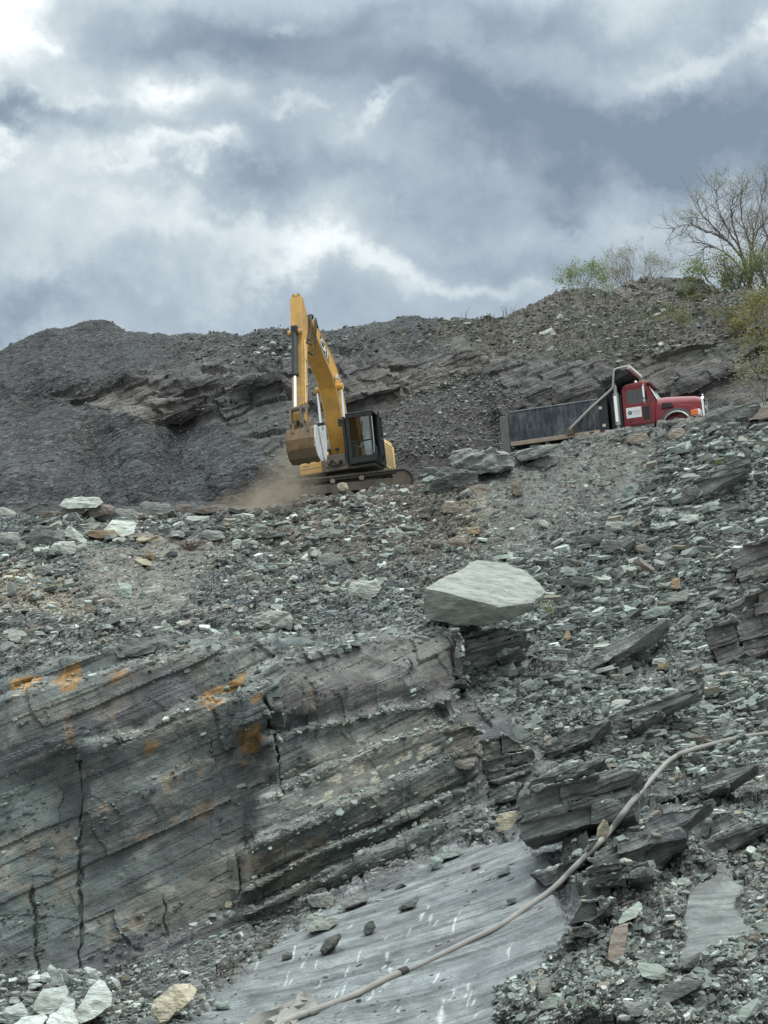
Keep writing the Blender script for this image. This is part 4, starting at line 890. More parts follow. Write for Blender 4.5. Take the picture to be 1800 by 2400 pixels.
# ------------------------------------------------------------------ dump truck
def build_truck():
    C = at(1460, 1080, 61.0); yw, pt_ = R(22), R(2.0)
    f = Vector((math.cos(yw) * math.cos(pt_), -math.sin(yw) * math.cos(pt_), math.sin(pt_))); r = Vector((-math.sin(yw), -math.cos(yw), 0)); u = -f.cross(r) if (-f.cross(r)).z > 0 else f.cross(r)
    ro = R(6.5); r, u = r * math.cos(ro) - u * math.sin(ro), u * math.cos(ro) + r * math.sin(ro)
    lft = -r
    tk = empty('dump_truck', axes(C, f, lft, u)); tag(tk, 'red dump truck with dusty navy bed parked behind the rubble berm', 'truck')
    # local: x forward, y = left (so -y faces the camera), z up
    m = MB()
    for s in (-1, 1): m.box((-4.7, s * .42 - .05, .85), (3.4, s * .42 + .05, 1.1))
    for xx in (-4.3, -3, -1.6, 0, 1.4, 3.2): m.box((xx, -.4, .9), (xx + .12, .4, 1.05))
    m.build('chassis', M_BLK, tk)
    def wheel(x, y, wd):
        t = MB().lathe([(.28, 0), (.46, .01), (.52, .05), (.52, wd - .05), (.46, wd - .01), (.28, wd)], (x, y - wd / 2, .52), (x, y + wd / 2, .52), 30)
        for k in range(30):
            a = 2 * math.pi * k / 30; t.box((-.02, -wd / 2 + .03, .5), (.02, wd / 2 - .03, .535), Matrix.Translation((x, y, .52)) @ Matrix.Rotation(a, 4, 'Y'))
        w = t.build('wheel', M_RUB, tk, 35); MB().lathe([(.08, 0), (.26, .02), (.28, .05), (.2, .08), (.2, wd - .08), (.28, wd - .05), (.26, wd - .02), (.08, wd)], (x, y - wd / 2, .52), (x, y + wd / 2, .52), 20).build('rim', M_GRY, w, 35)
    for s in (-1, 1):
        wheel(2.62, s * 1.0, .32)
        for xx in (-3.4, -2.05): wheel(xx, s * .95, .58)
    # body (dump bed)
    bl, br = -4.5, -.25
    for s in (-1, 1): pass
    m = MB(); b0, b1, hw = 1.28, 2.5, 1.2
    m.box((bl, -hw, b0 - .1), (br, hw, b0))
    for s in (-1, 1):
        m.prism([(s * hw, b0 - .1), (s * (hw + .04), b0 + .35), (s * (hw + .04), b1), (s * (hw - .02), b1), (s * (hw - .04), b0)], bl, br, axis=0)
    m.box((br - .06, -hw, b0), (br, hw, 3.0)); bed = m.build('bed', M_BED, tk)
    for s in (-1, 1):
        MB().box((bl, s * (hw + .005) - .06, b0 - .22), (br, s * (hw + .005) + .07, b0 - .03), ch=.02).build('rail', M_RAIL, bed); MB().tube([(bl, s * (hw + .01), b1 + .03), (br, s * (hw + .01), b1 + .03)], .055, 8).build('top_rail', M_BED, bed, 50)
        m = MB(); m.box((br - .32, s * (hw + .055) - .03, b0 - .1), (br + .06, s * (hw + .055) + .03, 2.98), ch=.015); m.build('corner_post', M_BLK, bed)
    # red and white strip and small plates
    for k in range(5): MB().box((-1.25 + k * .22, -hw - .082, b0 - .15), (-1.05 + k * .22, -hw - .078, b0 - .09)).build('reflector', M_RED if k % 2 else M_WHTD, bed)
    for z0, x0 in ((b0 + .06, br - .2), (2.1, br - .3)): MB().box((x0, -hw - .092, z0), (x0 + .14, -hw - .087, z0 + .12)).build('plate', M_WHTD, bed)
    tg = MB().box((bl - .08, -hw, b0 - .15), (bl - .02, hw, b1 - .02)).build('tailgate', M_FRM, bed)
    ap_m = mat_plain('caked_grey', (0.135, 0.138, 0.13), .9, 0, .3, 4, dust=.5, dust_col=(.17, .17, .16), bump=.5)
    for s in (-1, 1): MB().box((bl - .42, s * 1.1 - .14, .72), (bl - .03, s * 1.1 + .14, 2.42), ch=.03).build('rear_apron', ap_m, bed)
    m = MB(); m.prism([(bl + .0, b1 + .02), (bl + .12, b1 + .42), (bl + 1.0, b1 + .30), (bl + .85, b1 + .02)], hw - .05, hw + .02); m.prism([(bl - .1, b1 + .36), (bl - .08, b1 + .46), (bl + 1.0, b1 + .36), (bl + 1.0, b1 + .28)], hw - .4, hw + .04); m.build('side_board', M_RAIL, bed)
    MB().box((-1.15, -1.18, .78), (-.9, -1.1, 1.07)).build('step', M_FRM, tk); MB().box((-3.0, -1.2, .6), (-2.96, -.6, 1.08)).build('mud_flap', M_FRM, tk)
    # headboard and cab protector
    m = MB(); m.box((br - .05, -hw, 2.9), (br + .02, hw, 3.35)); m.box((br - .15, -hw, 2.95), (br + .35, -hw + .06, 3.3)); 
    for y0, y1 in ((-hw, -hw + .06), (hw - .06, hw)): m.prism([(br - .02, 3.3), (br + .4, 3.48), (.80, 3.64), (.80, 3.46), (br + .4, 3.2), (br + .05, 3.0)], y0, y1)
    m.prism([(br - .02, 3.33), (br + .4, 3.51), (.80, 3.67), (.80, 3.63), (br + .4, 3.47), (br - .02, 3.29)], -hw, hw); cp = m.build('cab_protector', M_BLK, tk)
    m = MB(); m.tube([(.84, -hw - .05, 3.72), (.84, hw + .05, 3.72)], .09, 14); m.prism([(.76, 3.68), (.92, 3.64), (.95, 3.70), (.92, 3.82), (.78, 3.82)], -hw, hw, ch=.02); m.build('tarp_roller', M_WHTD, cp, 40)
    m = MB(); m.box((.3, -hw - .02, 3.55), (.5, -hw + .1, 3.88), ch=.02); m.build('roller_bracket', M_BLK, cp)
    m = MB(); m.tube([(.2, -hw + .1, 3.60), (.45, -hw + .4, 3.72), (.5, 0, 3.70), (.5, hw - .2, 3.68)], .10, 10); m.build('folded_tarp', M_BLK, cp, 50)
    m = MB(); ya = -hw - .16
    m.tube([(-1.85, ya, 1.42), (-.9, ya, 2.17), (.08, ya, 2.86), (.16, ya, 2.95), (.25, ya, 3.58), (.3, ya, 3.66), (.4, ya, 3.70), (.82, ya + .05, 3.74)], [.062, .058, .05, .045, .045, .045, .045, .045], 10); arm = m.build('tarp_arm', M_GRY, tk, 40)
    MB().cyl((-1.85, ya - .05, 1.42), (-1.85, -hw, 1.42), .11, 14).box((-2.0, ya - .03, 1.2), (-1.7, -hw - .05, 1.45)).build('arm_pivot', M_FRM, arm)
    # cab
    cw = 1.08
    cabp = [(.42, 1.22), (1.72, 1.22), (1.80, 2.22), (1.50, 2.98), (1.35, 3.06), (.62, 3.03), (.46, 2.9)]
    m = MB()
    # shell with openings: lower body, roof, pillars
    m.prism([(.42, 1.22), (1.72, 1.22), (1.80, 2.2), (.44, 2.2)], -cw, cw, ch=.04); m.prism([(.46, 2.82), (1.54, 2.84), (1.48, 2.98), (1.3, 3.07), (.62, 3.04), (.48, 2.95)], -cw + .03, cw - .03, ch=.04)
    for s in (-1, 1):
        y = s * (cw - .05)
        m.prism([(.44, 2.18), (.60, 2.18), (.62, 2.84), (.46, 2.84)], y - .05, y + .05); m.prism([(1.70, 2.18), (1.84, 2.18), (1.54, 2.84), (1.42, 2.84)], y - .05, y + .05)
    m.box((.44, -cw + .05, 2.18), (.5, -.5, 2.85)); m.box((.44, .5, 2.18), (.5, cw - .05, 2.85)); m.box((.44, -.5, 2.7), (.5, .5, 2.85))
    cab = m.build('cab', M_RED, tk, 30)
    MB().quad((1.86, -cw + .06, 2.24), (1.86, cw - .06, 2.24), (1.565, cw - .06, 2.88), (1.565, -cw + .06, 2.88)).build('windscreen', M_GLW, cab)
    m = MB(); m.box((1.69, -.015, 2.2), (1.73, .015, 2.83), Matrix.Translation((1.69, 0, 2.5)) @ Matrix.Rotation(R(-20), 4, 'Y') @ Matrix.Translation((-1.69, 0, -2.5))); m.build('centre_post', M_BLK, cab)
    m = MB(); m.prism([(1.36, 3.05), (1.70, 2.97), (1.72, 2.94), (1.5, 2.96), (1.36, 3.0)], -cw + .06, cw - .06, ch=.012); m.build('sun_visor', M_RED, cab, 30)
    MB().box((.5, -cw + .1, 2.19), (1.6, cw - .1, 2.205)).build('dash', M_SEAT, cab)
    MB().box((.52, -cw + .14, 2.21), (.62, cw - .14, 2.78)).box((.62, -cw + .14, 2.72), (1.45, cw - .14, 2.78)).build('lining', M_SEAT, cab)
    for s in (-1, 1): MB().box((.6, s * .5 - .22, 2.1), (.75, s * .5 + .22, 2.75), ch=.05).build('seat', M_SEAT, cab)
    # wipers
    for y0 in (-.5, .3): MB().tube([(1.83, y0, 2.25), (1.78, y0 + .4, 2.42)], .012, 6).build('wiper', M_BLK, cab)
    for s in (-1, 1):
        y = s * (cw + .004)
        m = MB(); m.box((.56, y - .012, 1.3), (1.56, y + .012, 2.17), ch=.008)
        m.prism([(.56, 2.17), (.64, 2.17), (.64, 2.78), (.60, 2.8), (.56, 2.8)], y - .012, y + .012); m.prism([(1.56, 2.17), (1.68, 2.17), (1.5, 2.8), (1.38, 2.8)], y - .012, y + .012); m.box((.56, y - .012, 2.76), (1.42, y + .012, 2.83)); m.prism([(1.08, 2.17), (1.11, 2.17), (1.11, 2.77), (1.08, 2.77)], y - .008, y + .008)
        dr = m.build('door', M_RED, tk)
        MB().quad((.63, y, 2.17), (1.57, y, 2.17), (1.42, y, 2.77), (.63, y, 2.77)).build('door_window', M_GLD, dr)
        MB().box((1.26, y + s * .012 - .006, 1.42), (1.54, y + s * .012 + .006, 1.98), ch=.004).build('peep_window', M_BLK, dr); MB().box((.62, y + s * .02 - .012, 1.42), (.8, y + s * .02 + .012, 1.47)).build('handle', M_BLK, dr)
        if s < 0:
            sg = MB().box((.56, y - .026, 1.58), (1.20, y - .013, 2.02)).build('sign', M_WHT, dr)
            MB().lathe([(.085, 0), (.085, .004)], (.715, y - .026, 1.80), (.715, y - .04, 1.80), 20).build('emblem', M_BLK, sg); MB().lathe([(.04, 0), (.04, .008)], (.715, y - .026, 1.80), (.715, y - .04, 1.80), 12).build('emblem', M_GRY, sg)
            m = MB(); q = random.Random(2)
            x = .83
            while x < 1.13: w_ = q.uniform(.018, .03); m.box((x, y - .03, 1.82), (x + w_, y - .025, 1.865)); x += w_ + .008
            for zz in (1.76, 1.71):
                x = .85
                while x < 1.11: w_ = q.uniform(.01, .02); m.box((x, y - .029, zz), (x + w_, y - .025, zz + .02)); x += w_ + .008
            m.build('lettering', M_GRY, sg)
        m = MB(); m.tube([(1.5, s * cw, 2.72), (1.42, s * (cw + .28), 2.9), (1.42, s * (cw + .3), 2.05), (1.55, s * cw, 2.0)], .016, 6); m.box((1.38, s * (cw + .31) - .11, 2.28), (1.46, s * (cw + .31) + .11, 2.78), ch=.03); m.lathe([(.1, 0), (.11, .03), (.03, .06)], (1.40, s * (cw + .31), 2.15), (1.5, s * (cw + .31), 2.15), 14); m.build('mirror', M_CHR, tk, 40)
    for yy in (-.8, -.3, 0, .3, .8): MB().box((1.25, yy - .05, 3.06), (1.4, yy + .05, 3.12), ch=.015).build('marker_lamp', M_AMB, cab)
    MB().lathe([(.06, 0), (.075, .05), (.07, .13), (.03, .17)], (1.0, -.7, 3.04), (1.0, -.7, 3.3), 14).build('beacon', M_WHT, cab, 40)
    # hood
    hs = [(1.74, 1.02, 2.36, 1.0), (2.2, .98, 2.36, 1.1), (2.8, .84, 2.32, 1.15), (3.4, .70, 2.26, 1.2), (3.62, .62, 2.18, 1.25)]
    vs, fs, K = [], [], 9
    for x, w_, h, z0 in hs:
        for k in range(K):
            a = math.pi * k / (K - 1); cy = math.cos(a); sy = math.sin(a); e = .38
            yy = -w_ * (abs(cy) ** e) * (1 if cy > 0 else -1); zz = z0 + (h - z0) * (sy ** e if sy > 1e-6 else 0)
            vs.append((x, yy, zz))
    for i in range(len(hs) - 1):
        for k in range(K - 1): fs.append([i * K + k, i * K + k + 1, (i + 1) * K + k + 1, (i + 1) * K + k])
    fs.append(list(range((len(hs) - 1) * K, len(hs) * K)))
    m = MB(); m._add(vs, fs); hd = m.build('hood', M_RED, tk, 50)
    for s in (-1, 1):
        m = MB(); m.prism([(2.02, 1.82), (2.52, 1.84), (2.42, 2.02), (2.06, 2.04)], s * .93, s * 1.012)
        for k in range(3): m.box((2.08, s * 1.0, 1.86 + k * .06), (2.44, s * 1.02, 1.88 + k * .06))
        m.build('air_intake', M_BLK, hd)
    # grille: chrome surround, dark field, three bright bars
    m = MB()
    m.box((3.60, -.6, 1.25), (3.70, -.52, 2.10), ch=.02); m.box((3.60, .52, 1.25), (3.70, .6, 2.10), ch=.02); m.prism([(-.6, 2.06), (-.4, 2.20), (.4, 2.20), (.6, 2.06), (.52, 2.04), (.38, 2.13), (-.38, 2.13), (-.52, 2.04)], 3.60, 3.70, axis=0)
    gr = m.build('grille', M_CHR, tk); MB().box((3.58, -.52, 1.25), (3.635, .52, 2.11)).build('grille_field', M_BLK, gr)
    m = MB()
    for z in (1.34, 1.48, 1.62, 1.90): m.box((3.63, -.52, z), (3.68, .52, z + .035))
    m.build('grille_bar', M_CHR, gr)
    lettering('logo_lettering', 'MACK', .17, M_WHT, gr, axes((3.686, 0, 1.78), (0, 1, 0), (0, 0, 1), (1, 0, 0)))
    MB().tube([(3.56, 0, 2.19), (3.58, 0, 2.25), (3.62, 0, 2.33), (3.57, 0, 2.37)], [.03, .022, .03, .008], 8).build('hood_ornament', M_CHR, hd)
    for s in (-1, 1):
        # fender: dark arch
        m = MB(); arc = [(2.62 + .78 * math.cos(R(a)), .75 + .98 * math.sin(R(a)) ** .85) for a in range(8, 173, 12)]; ia = [(2.62 + .64 * math.cos(R(a)), .70 + .86 * math.sin(R(a)) ** .85) for a in range(8, 173, 12)]
        n = len(arc)
        y0, y1 = s * .72, s * 1.2
        def A(p, y): return (p[0], y, p[1])
        for k in range(n - 1):
            m.quad(A(arc[k], y0), A(arc[k + 1], y0), A(arc[k + 1], y1 - s * .05), A(arc[k], y1 - s * .05)); m.quad(A(arc[k], y1 - s * .05), A(arc[k + 1], y1 - s * .05), A(ia[k + 1], y1), A(ia[k], y1)); m.quad(A(ia[k], y1), A(ia[k + 1], y1), A(ia[k + 1], y0), A(ia[k], y0))
        m.build('fender', mat_plain('fender_plastic', (0.055, 0.056, 0.06), .6, dust=.35, dust_col=(.16, .155, .15)) if s < 0 else bpy.data.materials['fender_plastic'], tk, 30)
        m = MB(); m.tube([(a[0] * 1.0, s * 1.19, a[1] + .015) for a in ia], .035, 6); m.build('fender_lip', M_GRY, tk, 50)
        m = MB(); m.prism([(1.9, 1.25), (3.3, 1.3), (3.55, 1.55), (3.2, 1.86), (2.6, 1.95), (1.95, 1.9)], s * .6, s * .86, ch=.04); m.build('hood_flank', M_RED, tk, 35)
        m = MB(); m.box((3.28, s * .78, 1.28), (3.62, s * 1.16, 1.58), ch=.06); hl = m.build('headlight', M_LENS, tk, 40); MB().box((3.22, s * 1.12, 1.32), (3.52, s * 1.18, 1.56), ch=.02).build('turn_signal', M_AMB, hl)
    m = MB(); m.box((3.55, -1.18, .62), (3.78, 1.18, .98), ch=.05); m.build('bumper', M_CHR, tk, 40)
    # exhaust and tank
    for s in (-1,):
        m = MB(); m.cyl((.16, s * 1.02, 1.35), (.16, s * 1.02, 2.72), .135, 20); m.build('exhaust', M_GRY, tk, 40)
        m = MB(); m.tube([(.16, s * 1.02, .95), (.16, s * 1.02, 1.4)], .085, 14); m.tube([(.16, s * 1.02, 2.7), (.16, s * 1.02, 2.98), (.12, s * 1.02, 3.12), (.02, s * 1.02, 3.2)], .085, 14); m.build('tail_pipe', M_GRY, tk, 40)
        m = MB(); m.box((.10, s * 1.155 - .01, 1.5), (.22, s * 1.155 + .01, 2.6)); m.build('heat_shield', M_CHR, tk)
    for s in (-1, 1): MB().cyl((.5, s * .95, 1.0), (1.7, s * .95, 1.0), .28, 20).build('fuel_tank', M_BLK, tk, 40)
    m = MB(); m.box((-.15, -.95, 1.1), (.4, .9, 2.6), ch=.05); m.build('hydraulic_tank', M_BLK, tk)
    return tk
build_truck()
# ------------------------------------------------------------------ rock materials for loose stones
ROCKC = {'pale': (0.335, 0.36, 0.325), 'green': (0.215, 0.255, 0.228), 'grey': (0.19, 0.202, 0.188), 'dark': (0.095, 0.105, 0.10), 'brown': (0.17, 0.145, 0.12), 'white': (0.47, 0.51, 0.475), 'tan': (0.30, 0.225, 0.14), 'cream': (0.36, 0.325, 0.245)}
def mat_stone(name, col, bed=5.0, rough=1.0):
    m, n = new_mat(name); tc = n.add('ShaderNodeTexCoord'); oi = n.add('ShaderNodeObjectInfo')
    of = n.add('ShaderNodeVectorMath', operation='ADD'); n.link(tc.outputs['Object'], of.inputs[0]); n.link(oi.outputs['Location'], of.inputs[1])
    mp = n.add('ShaderNodeMapping'); n.link(of.outputs[0], mp.inputs['Vector']); mp.inputs['Rotation'].default_value = (R(8), R(-12), 0); mp.inputs['Scale'].default_value = (0.9, 0.9, bed)
    a = n.add('ShaderNodeTexNoise', i_Scale=2.4, i_Detail=10.0, i_Roughness=0.68, i_Distortion=0.4); n.link(mp.outputs[0], a.inputs['Vector'])
    b = n.add('ShaderNodeTexNoise', i_Scale=3.0, i_Detail=8.0, i_Roughness=0.65); n.link(of.outputs[0], b.inputs['Vector'])
    c = n.mix(1.0, col, n.ramp(a.outputs['Fac'], [(0.3, 0.62), (0.52, 1.0), (0.72, 1.28)]), 'MULTIPLY')
    c = n.mix(1.0, c, n.ramp(oi.outputs['Random'], [(0, 0.72), (1, 1.3)]), 'MULTIPLY')
    c = n.mix(n.ramp(b.outputs['Fac'], [(0.52, 0.0), (0.75, 0.6)]), c, (0.20, 0.185, 0.15))
    n.link(c, n.bs.inputs['Base Color']); n.bs.inputs['Roughness'].default_value = 0.78; n.bs.inputs['Specular IOR Level'].default_value = 0.28
    h = n.math('ADD', n.math('MULTIPLY', a.outputs['Fac'], 0.10), n.math('MULTIPLY', b.outputs['Fac'], 0.06))
    bp = n.add('ShaderNodeBump', i_Strength=0.8, i_Distance=rough); n.link(h, bp.inputs['Height']); n.link(bp.outputs[0], n.bs.inputs['Normal'])
    return m
M_STONE = {k: mat_stone('stone_' + k, v) for k, v in ROCKC.items()}

def rock_from_points(name, pts, mt, edge, amp, seed, origin, layer=0.0):
    """convex hull of the points, cut to the given edge length and roughened; split along beds when layer > 0"""
    bm = bmesh.new()
    for p in pts: bm.verts.new(p)
    r = bmesh.ops.convex_hull(bm, input=bm.verts[:])
    bmesh.ops.delete(bm, geom=[v for v in bm.verts if not v.link_faces], context='VERTS')
    bmesh.ops.dissolve_limit(bm, angle_limit=R(9), verts=bm.verts[:], edges=bm.edges[:])
    bmesh.ops.triangulate(bm, faces=bm.faces[:])
    for it in range(6):
        lo = [e for e in bm.edges if e.calc_length() > edge]
        if not lo or len(bm.faces) > 6000: break
        bmesh.ops.subdivide_edges(bm, edges=lo, cuts=1, use_grid_fill=False); bmesh.ops.triangulate(bm, faces=[f for f in bm.faces if len(f.verts) > 3])
    bm.normal_update()
    co = np.array([v.co[:] for v in bm.verts]); nn = np.array([v.normal[:] for v in bm.verts]); co0 = co + seed * 1.37
    size = (co.max(0) - co.min(0)).max() + 1e-6
    dsp = amp * fbm(co0 / size * 3.0, 3, seed) + amp * 0.5 * fbm(co0 / size * 9.0, 3, seed + 5)
    if layer > 0:
        bc = co0 @ BED_N / layer + 0.5 * fbm(co0 / size * 2, 2, seed + 9); k = np.floor(bc).astype(np.int32)
        hh = _hash(k, k * 0 + seed, k * 0, 77) - 0.5; side = 1 - np.abs(nn @ BED_N) ** 2
        dsp += amp * 2.2 * hh * side
    co = co + nn * dsp[:, None] - np.array(origin)
    for v, c in zip(bm.verts, co): v.co = c
    me = bpy.data.meshes.new(name); bm.to_mesh(me); bm.free(); me.materials.append(mt)
    o = bpy.data.objects.new(name, me); COL.objects.link(o); o.location = origin
    return o
def outline(x0, y0, x1, y1, tilt, rr, n=8):
    """irregular outline filling a pixel box; tilt > 0 lifts the right end"""
    cx, cy, hx, hy = (x0 + x1) / 2, (y0 + y1) / 2, (x1 - x0) / 2, (y1 - y0) / 2; pts = []
    for k in range(n):
        a = 2 * math.pi * (k + rr.uniform(-.28, .28)) / n; e = rr.uniform(.82, 1.06)
        x, y = hx * e * math.copysign(abs(math.cos(a)) ** .7, math.cos(a)), hy * e * math.copysign(abs(math.sin(a)) ** .7, math.sin(a))
        pts.append((cx + x, cy + y - x * tilt))
    return pts
NSEED = [100]
def traced(name, pts, col, label, lean=0.45, depth=0.7, out=0.12, amp=0.03, layer=0.0, group=None, cat='rock', d=None, sink=0.0):
    """stone whose outline was read off the photograph, set at the distance of the ground it lies on"""
    NSEED[0] += 1; s = NSEED[0]; rr = random.Random(s)
    ys = [p[1] for p in pts]; xs = [p[0] for p in pts]; ymax, ymin = max(ys), min(ys); xm = (min(xs) + max(xs)) / 2
    if d is None:
        loc, nr = hit(xm, min(ymax - 1, 2520)); d = float(np.array(loc) @ FWD)
    d0 = d - out; W = (max(xs) - min(xs)) * d / FPX; H = (ymax - ymin) * d / FPX; P = []
    cx, cy = sum(xs) / len(xs), sum(ys) / len(ys)
    for x, y in pts:
        up = (ymax - y) * d / FPX
        P.append(at(x, y, d0 + lean * up))
    dp = max(W, H) * depth
    for x, y in pts:
        up = (ymax - y) * d / FPX
        P.append(at(cx + (x - cx) * .82, cy + (y - cy) * .72 + (ymax - ymin) * .12, d0 + lean * H * .5 + dp * rr.uniform(.8, 1.1)))
    # a few points inside the outline break the front into facets
    for k in range(4):
        u, v = rr.uniform(-.5, .5), rr.uniform(-.45, .35)
        P.append(at(cx + u * (max(xs) - min(xs)) * .7, cy + v * (ymax - ymin), d0 + lean * H * (.5 - v) - rr.uniform(.0, .22) * min(W, H)))
    org = np.mean([p for p in P], axis=0); org[2] = min(p[2] for p in P)
    size = max(W, H)
    o = rock_from_points(name, [tuple(p) for p in P], M_STONE[col] if isinstance(col, str) else col, max(size / 14, .045), size * amp, s, tuple(org), layer)
    tag(o, label, cat, group); return o
def tb(name, box, tilt, col, label, **k):
    rr = random.Random(int(box[0] * 7 + box[1])); return traced(name, outline(*box, tilt, rr), col, label, **k)

# ------------------------------------------------------------------ the stones one can single out
# big pale boulder
d0 = min(float(np.array(hit(a, b_)[0]) @ FWD) for a, b_ in ((1010, 1455), (1068, 1463), (1144, 1459), (1204, 1448))) - .1
bp_ = [(988, 1442, .1), (1006, 1456, -.05), (1068, 1466, -.2), (1144, 1459, -.25), (1204, 1447, -.05), (1258, 1426, .3), (1281, 1388, .9), (998, 1380, -.1), (1088, 1402, -.55), (1168, 1424, -.6), (1244, 1414, .0), (1079, 1344, 1.3), (1103, 1320, 2.2), (1130, 1315, 2.6), (1188, 1320, 2.6), (1226, 1329, 2.2), (1255, 1351, 1.6), (1020, 1445, 2.0), (1240, 1435, 2.3), (1120, 1455, 2.4)]
o = rock_from_points('pale_boulder', [tuple(at(a, b_, d0 + e)) for a, b_, e in bp_], mat_stone('pale_boulder_stone', (0.37, 0.40, 0.36), 3.5, 3.2), .06, .06, 3, tuple(at(1130, 1458, d0 + .8)), 0)
tag(o, 'huge pale green boulder with a flat lit top, largest rock on the slope', 'boulder')
tb('boulder', (808, 1356, 892, 1406), .1, 'pale', 'whitish half buried boulder on the rubble left of the huge pale boulder', cat='boulder')
tb('layered_rock', (572, 1432, 692, 1478), .0, 'pale', 'long striped pale rock lying above the jointed cliff block', layer=.12, amp=.05)
# slabs and blocks by the track
traced('rock_block', [(1012, 1166), (1010, 1140), (1022, 1108), (1040, 1092), (1075, 1100), (1122, 1108), (1118, 1130), (1080, 1166), (1050, 1168)], 'dark', 'dark square block with a dusty top under the layered slab', layer=.2, lean=.1, d=50.9)
traced('layered_slab', [(1047, 1072), (1060, 1058), (1090, 1053), (1155, 1052), (1196, 1064), (1200, 1092), (1165, 1104), (1120, 1108), (1085, 1100), (1056, 1090)], 'grey', 'thick layered greenish slab resting on top of the dark block', layer=.14, amp=.05, lean=.2, d=51.6)
traced('slate_slab', [(1206, 1068), (1216, 1056), (1260, 1046), (1310, 1041), (1296, 1054), (1255, 1074), (1222, 1080)], 'grey', 'grey slab poking out of the berm below the truck tailgate', layer=.1, lean=.2, d=53.0)
traced('slate_slab', [(1230, 1090), (1260, 1076), (1318, 1070), (1306, 1086), (1270, 1095)], 'grey', 'low grey slab just under the slab by the tailgate', lean=.6)
traced('rock_block', [(1080, 1166), (1100, 1140), (1122, 1134), (1150, 1142), (1158, 1158), (1120, 1182), (1096, 1180)], 'brown', 'dusty brown rock leaning under the dark square block', lean=.35, d=50.4)
tb('rock', (1196, 1126, 1226, 1166), -.1, 'brown', 'small brownish upright stone alone on the fine slope', lean=.3)
tb('rock', (986, 1094, 1028, 1118), .15, 'dark', 'dark wedge of rock behind the right end of the track')
tb('rock', (1032, 1176, 1080, 1204), .1, 'brown', 'muddy rock below the dark square block', lean=.5)
tb('rock', (1005, 1262, 1040, 1284), .1, 'brown', 'dark brown lump at the foot of the brown rubble, left one of a pair'); tb('rock', (1044, 1256, 1104, 1286), .1, 'brown', 'dark brown lump at the foot of the brown rubble, right one of a pair')
tb('rock', (1090, 1236, 1126, 1254), .1, 'tan', 'tan stone in the pale soil streak below the dark block')
tb('slate_flake', (1266, 1218, 1286, 1238), -.4, 'pale', 'thin pale shard lying alone on the fine grey slope', cat='slate')
tb('rock', (1230, 1188, 1262, 1214), .2, 'grey', 'rounded grey stone half sunk in the fine slope')
# in front of the truck
traced('rock_block', [(1624, 1016), (1632, 990), (1660, 968), (1700, 954), (1745, 950), (1738, 985), (1718, 1012), (1670, 1018)], 'dark', 'big dark block in front of the truck bumper', lean=.3, layer=.25, d=56.2)
traced('rock_block', [(1718, 1004), (1730, 968), (1752, 950), (1782, 948), (1764, 986), (1750, 1008)], 'grey', 'grey tilted block right of the dark block by the bumper', lean=.3, d=56.0)
traced('rock_block', [(1754, 985), (1775, 962), (1830, 930), (1840, 975), (1800, 980)], 'brown', 'brown ledge rock at the right end of the crest', lean=.3, d=55.6)
tb('rock', (1470, 1014, 1524, 1046), .05, 'brown', 'rounded brown rock half buried under the truck cab', lean=.5)
tb('rock', (1562, 1002, 1606, 1032), .05, 'brown', 'brown rock on the berm below the front wheel arch', lean=.4)
tb('rock', (1538, 1006, 1562, 1024), .35, 'grey', 'small grey shard between the two brown rocks on the berm')
# the left end of the crest
traced('slate_slab', [(138, 1184), (150, 1170), (172, 1163), (232, 1166), (242, 1178), (225, 1190), (160, 1192)], 'pale', 'pale flat slab topping the crest at the far left', lean=.7, d=47.6)
tb('slate_slab', (325, 1175, 406, 1196), -.03, 'grey', 'flat grey slab on the crest against the dark spoil bank', lean=.7, d=48.6)
tb('layered_rock', (48, 1178, 122, 1214), .1, 'dark', 'dark layered rock on the crest beside the whitish stone', layer=.12, lean=.4, d=48)
tb('rock', (-22, 1188, 46, 1216), -.15, 'pale', 'whitish stone at the left edge of the crest', d=47.6)
tb('rock', (132, 1188, 204, 1210), .05, 'grey', 'grey stone right under the pale crest slab', d=47.8); tb('rock', (200, 1184, 268, 1212), .15, 'brown', 'brown stone beside the pale crest slab', d=47.8)
tb('rock', (258, 1192, 326, 1222), .1, 'grey', 'broad grey stone below the crest, left of the flat grey slab', d=48)
tb('rock', (408, 1180, 450, 1206), .1, 'brown', 'brown knobbly stone right of the flat grey crest slab'); tb('rock', (455, 1184, 520, 1204), .05, 'brown', 'long brown stone on the crest near the dust')
traced('rock_block', [(58, 1266), (72, 1248), (106, 1234), (122, 1240), (126, 1260), (108, 1276), (72, 1274)], 'dark', 'dark angular block with a pale lit edge, left of the leaning slabs', lean=.3)
tb('rock', (112, 1240, 150, 1276), .3, 'grey', 'grey stone wedged between the dark block and leaning slab'); traced('slate_slab', [(150, 1246), (160, 1230), (172, 1236), (204, 1266), (204, 1276), (176, 1270), (154, 1256)], 'pale', 'pale slab leaning down to the right', lean=.4)
tb('rock', (118, 1268, 184, 1302), .05, 'pale', 'jagged pale stone in front of the leaning slab', lean=.4); tb('slate_flake', (92, 1284, 138, 1298), .05, 'grey', 'thin slates stacked left of the jagged pale stone', cat='slate')
traced('slate_slab', [(238, 1248), (262, 1217), (300, 1219), (322, 1226), (312, 1250), (290, 1258), (250, 1256)], 'pale', 'large pale flat slab tilted toward the viewer below the crest', lean=.9)
tb('slate_slab', (200, 1240, 280, 1262), -.03, 'tan', 'pinkish brown slab under the large pale tilted slab', lean=.5)
tb('rock', (-14, 1246, 52, 1278), .05, 'grey', 'grey stone at the left edge below the crest')
tb('rock', (36, 1268, 62, 1292), .3, 'grey', 'upright stone beside the left edge stone')
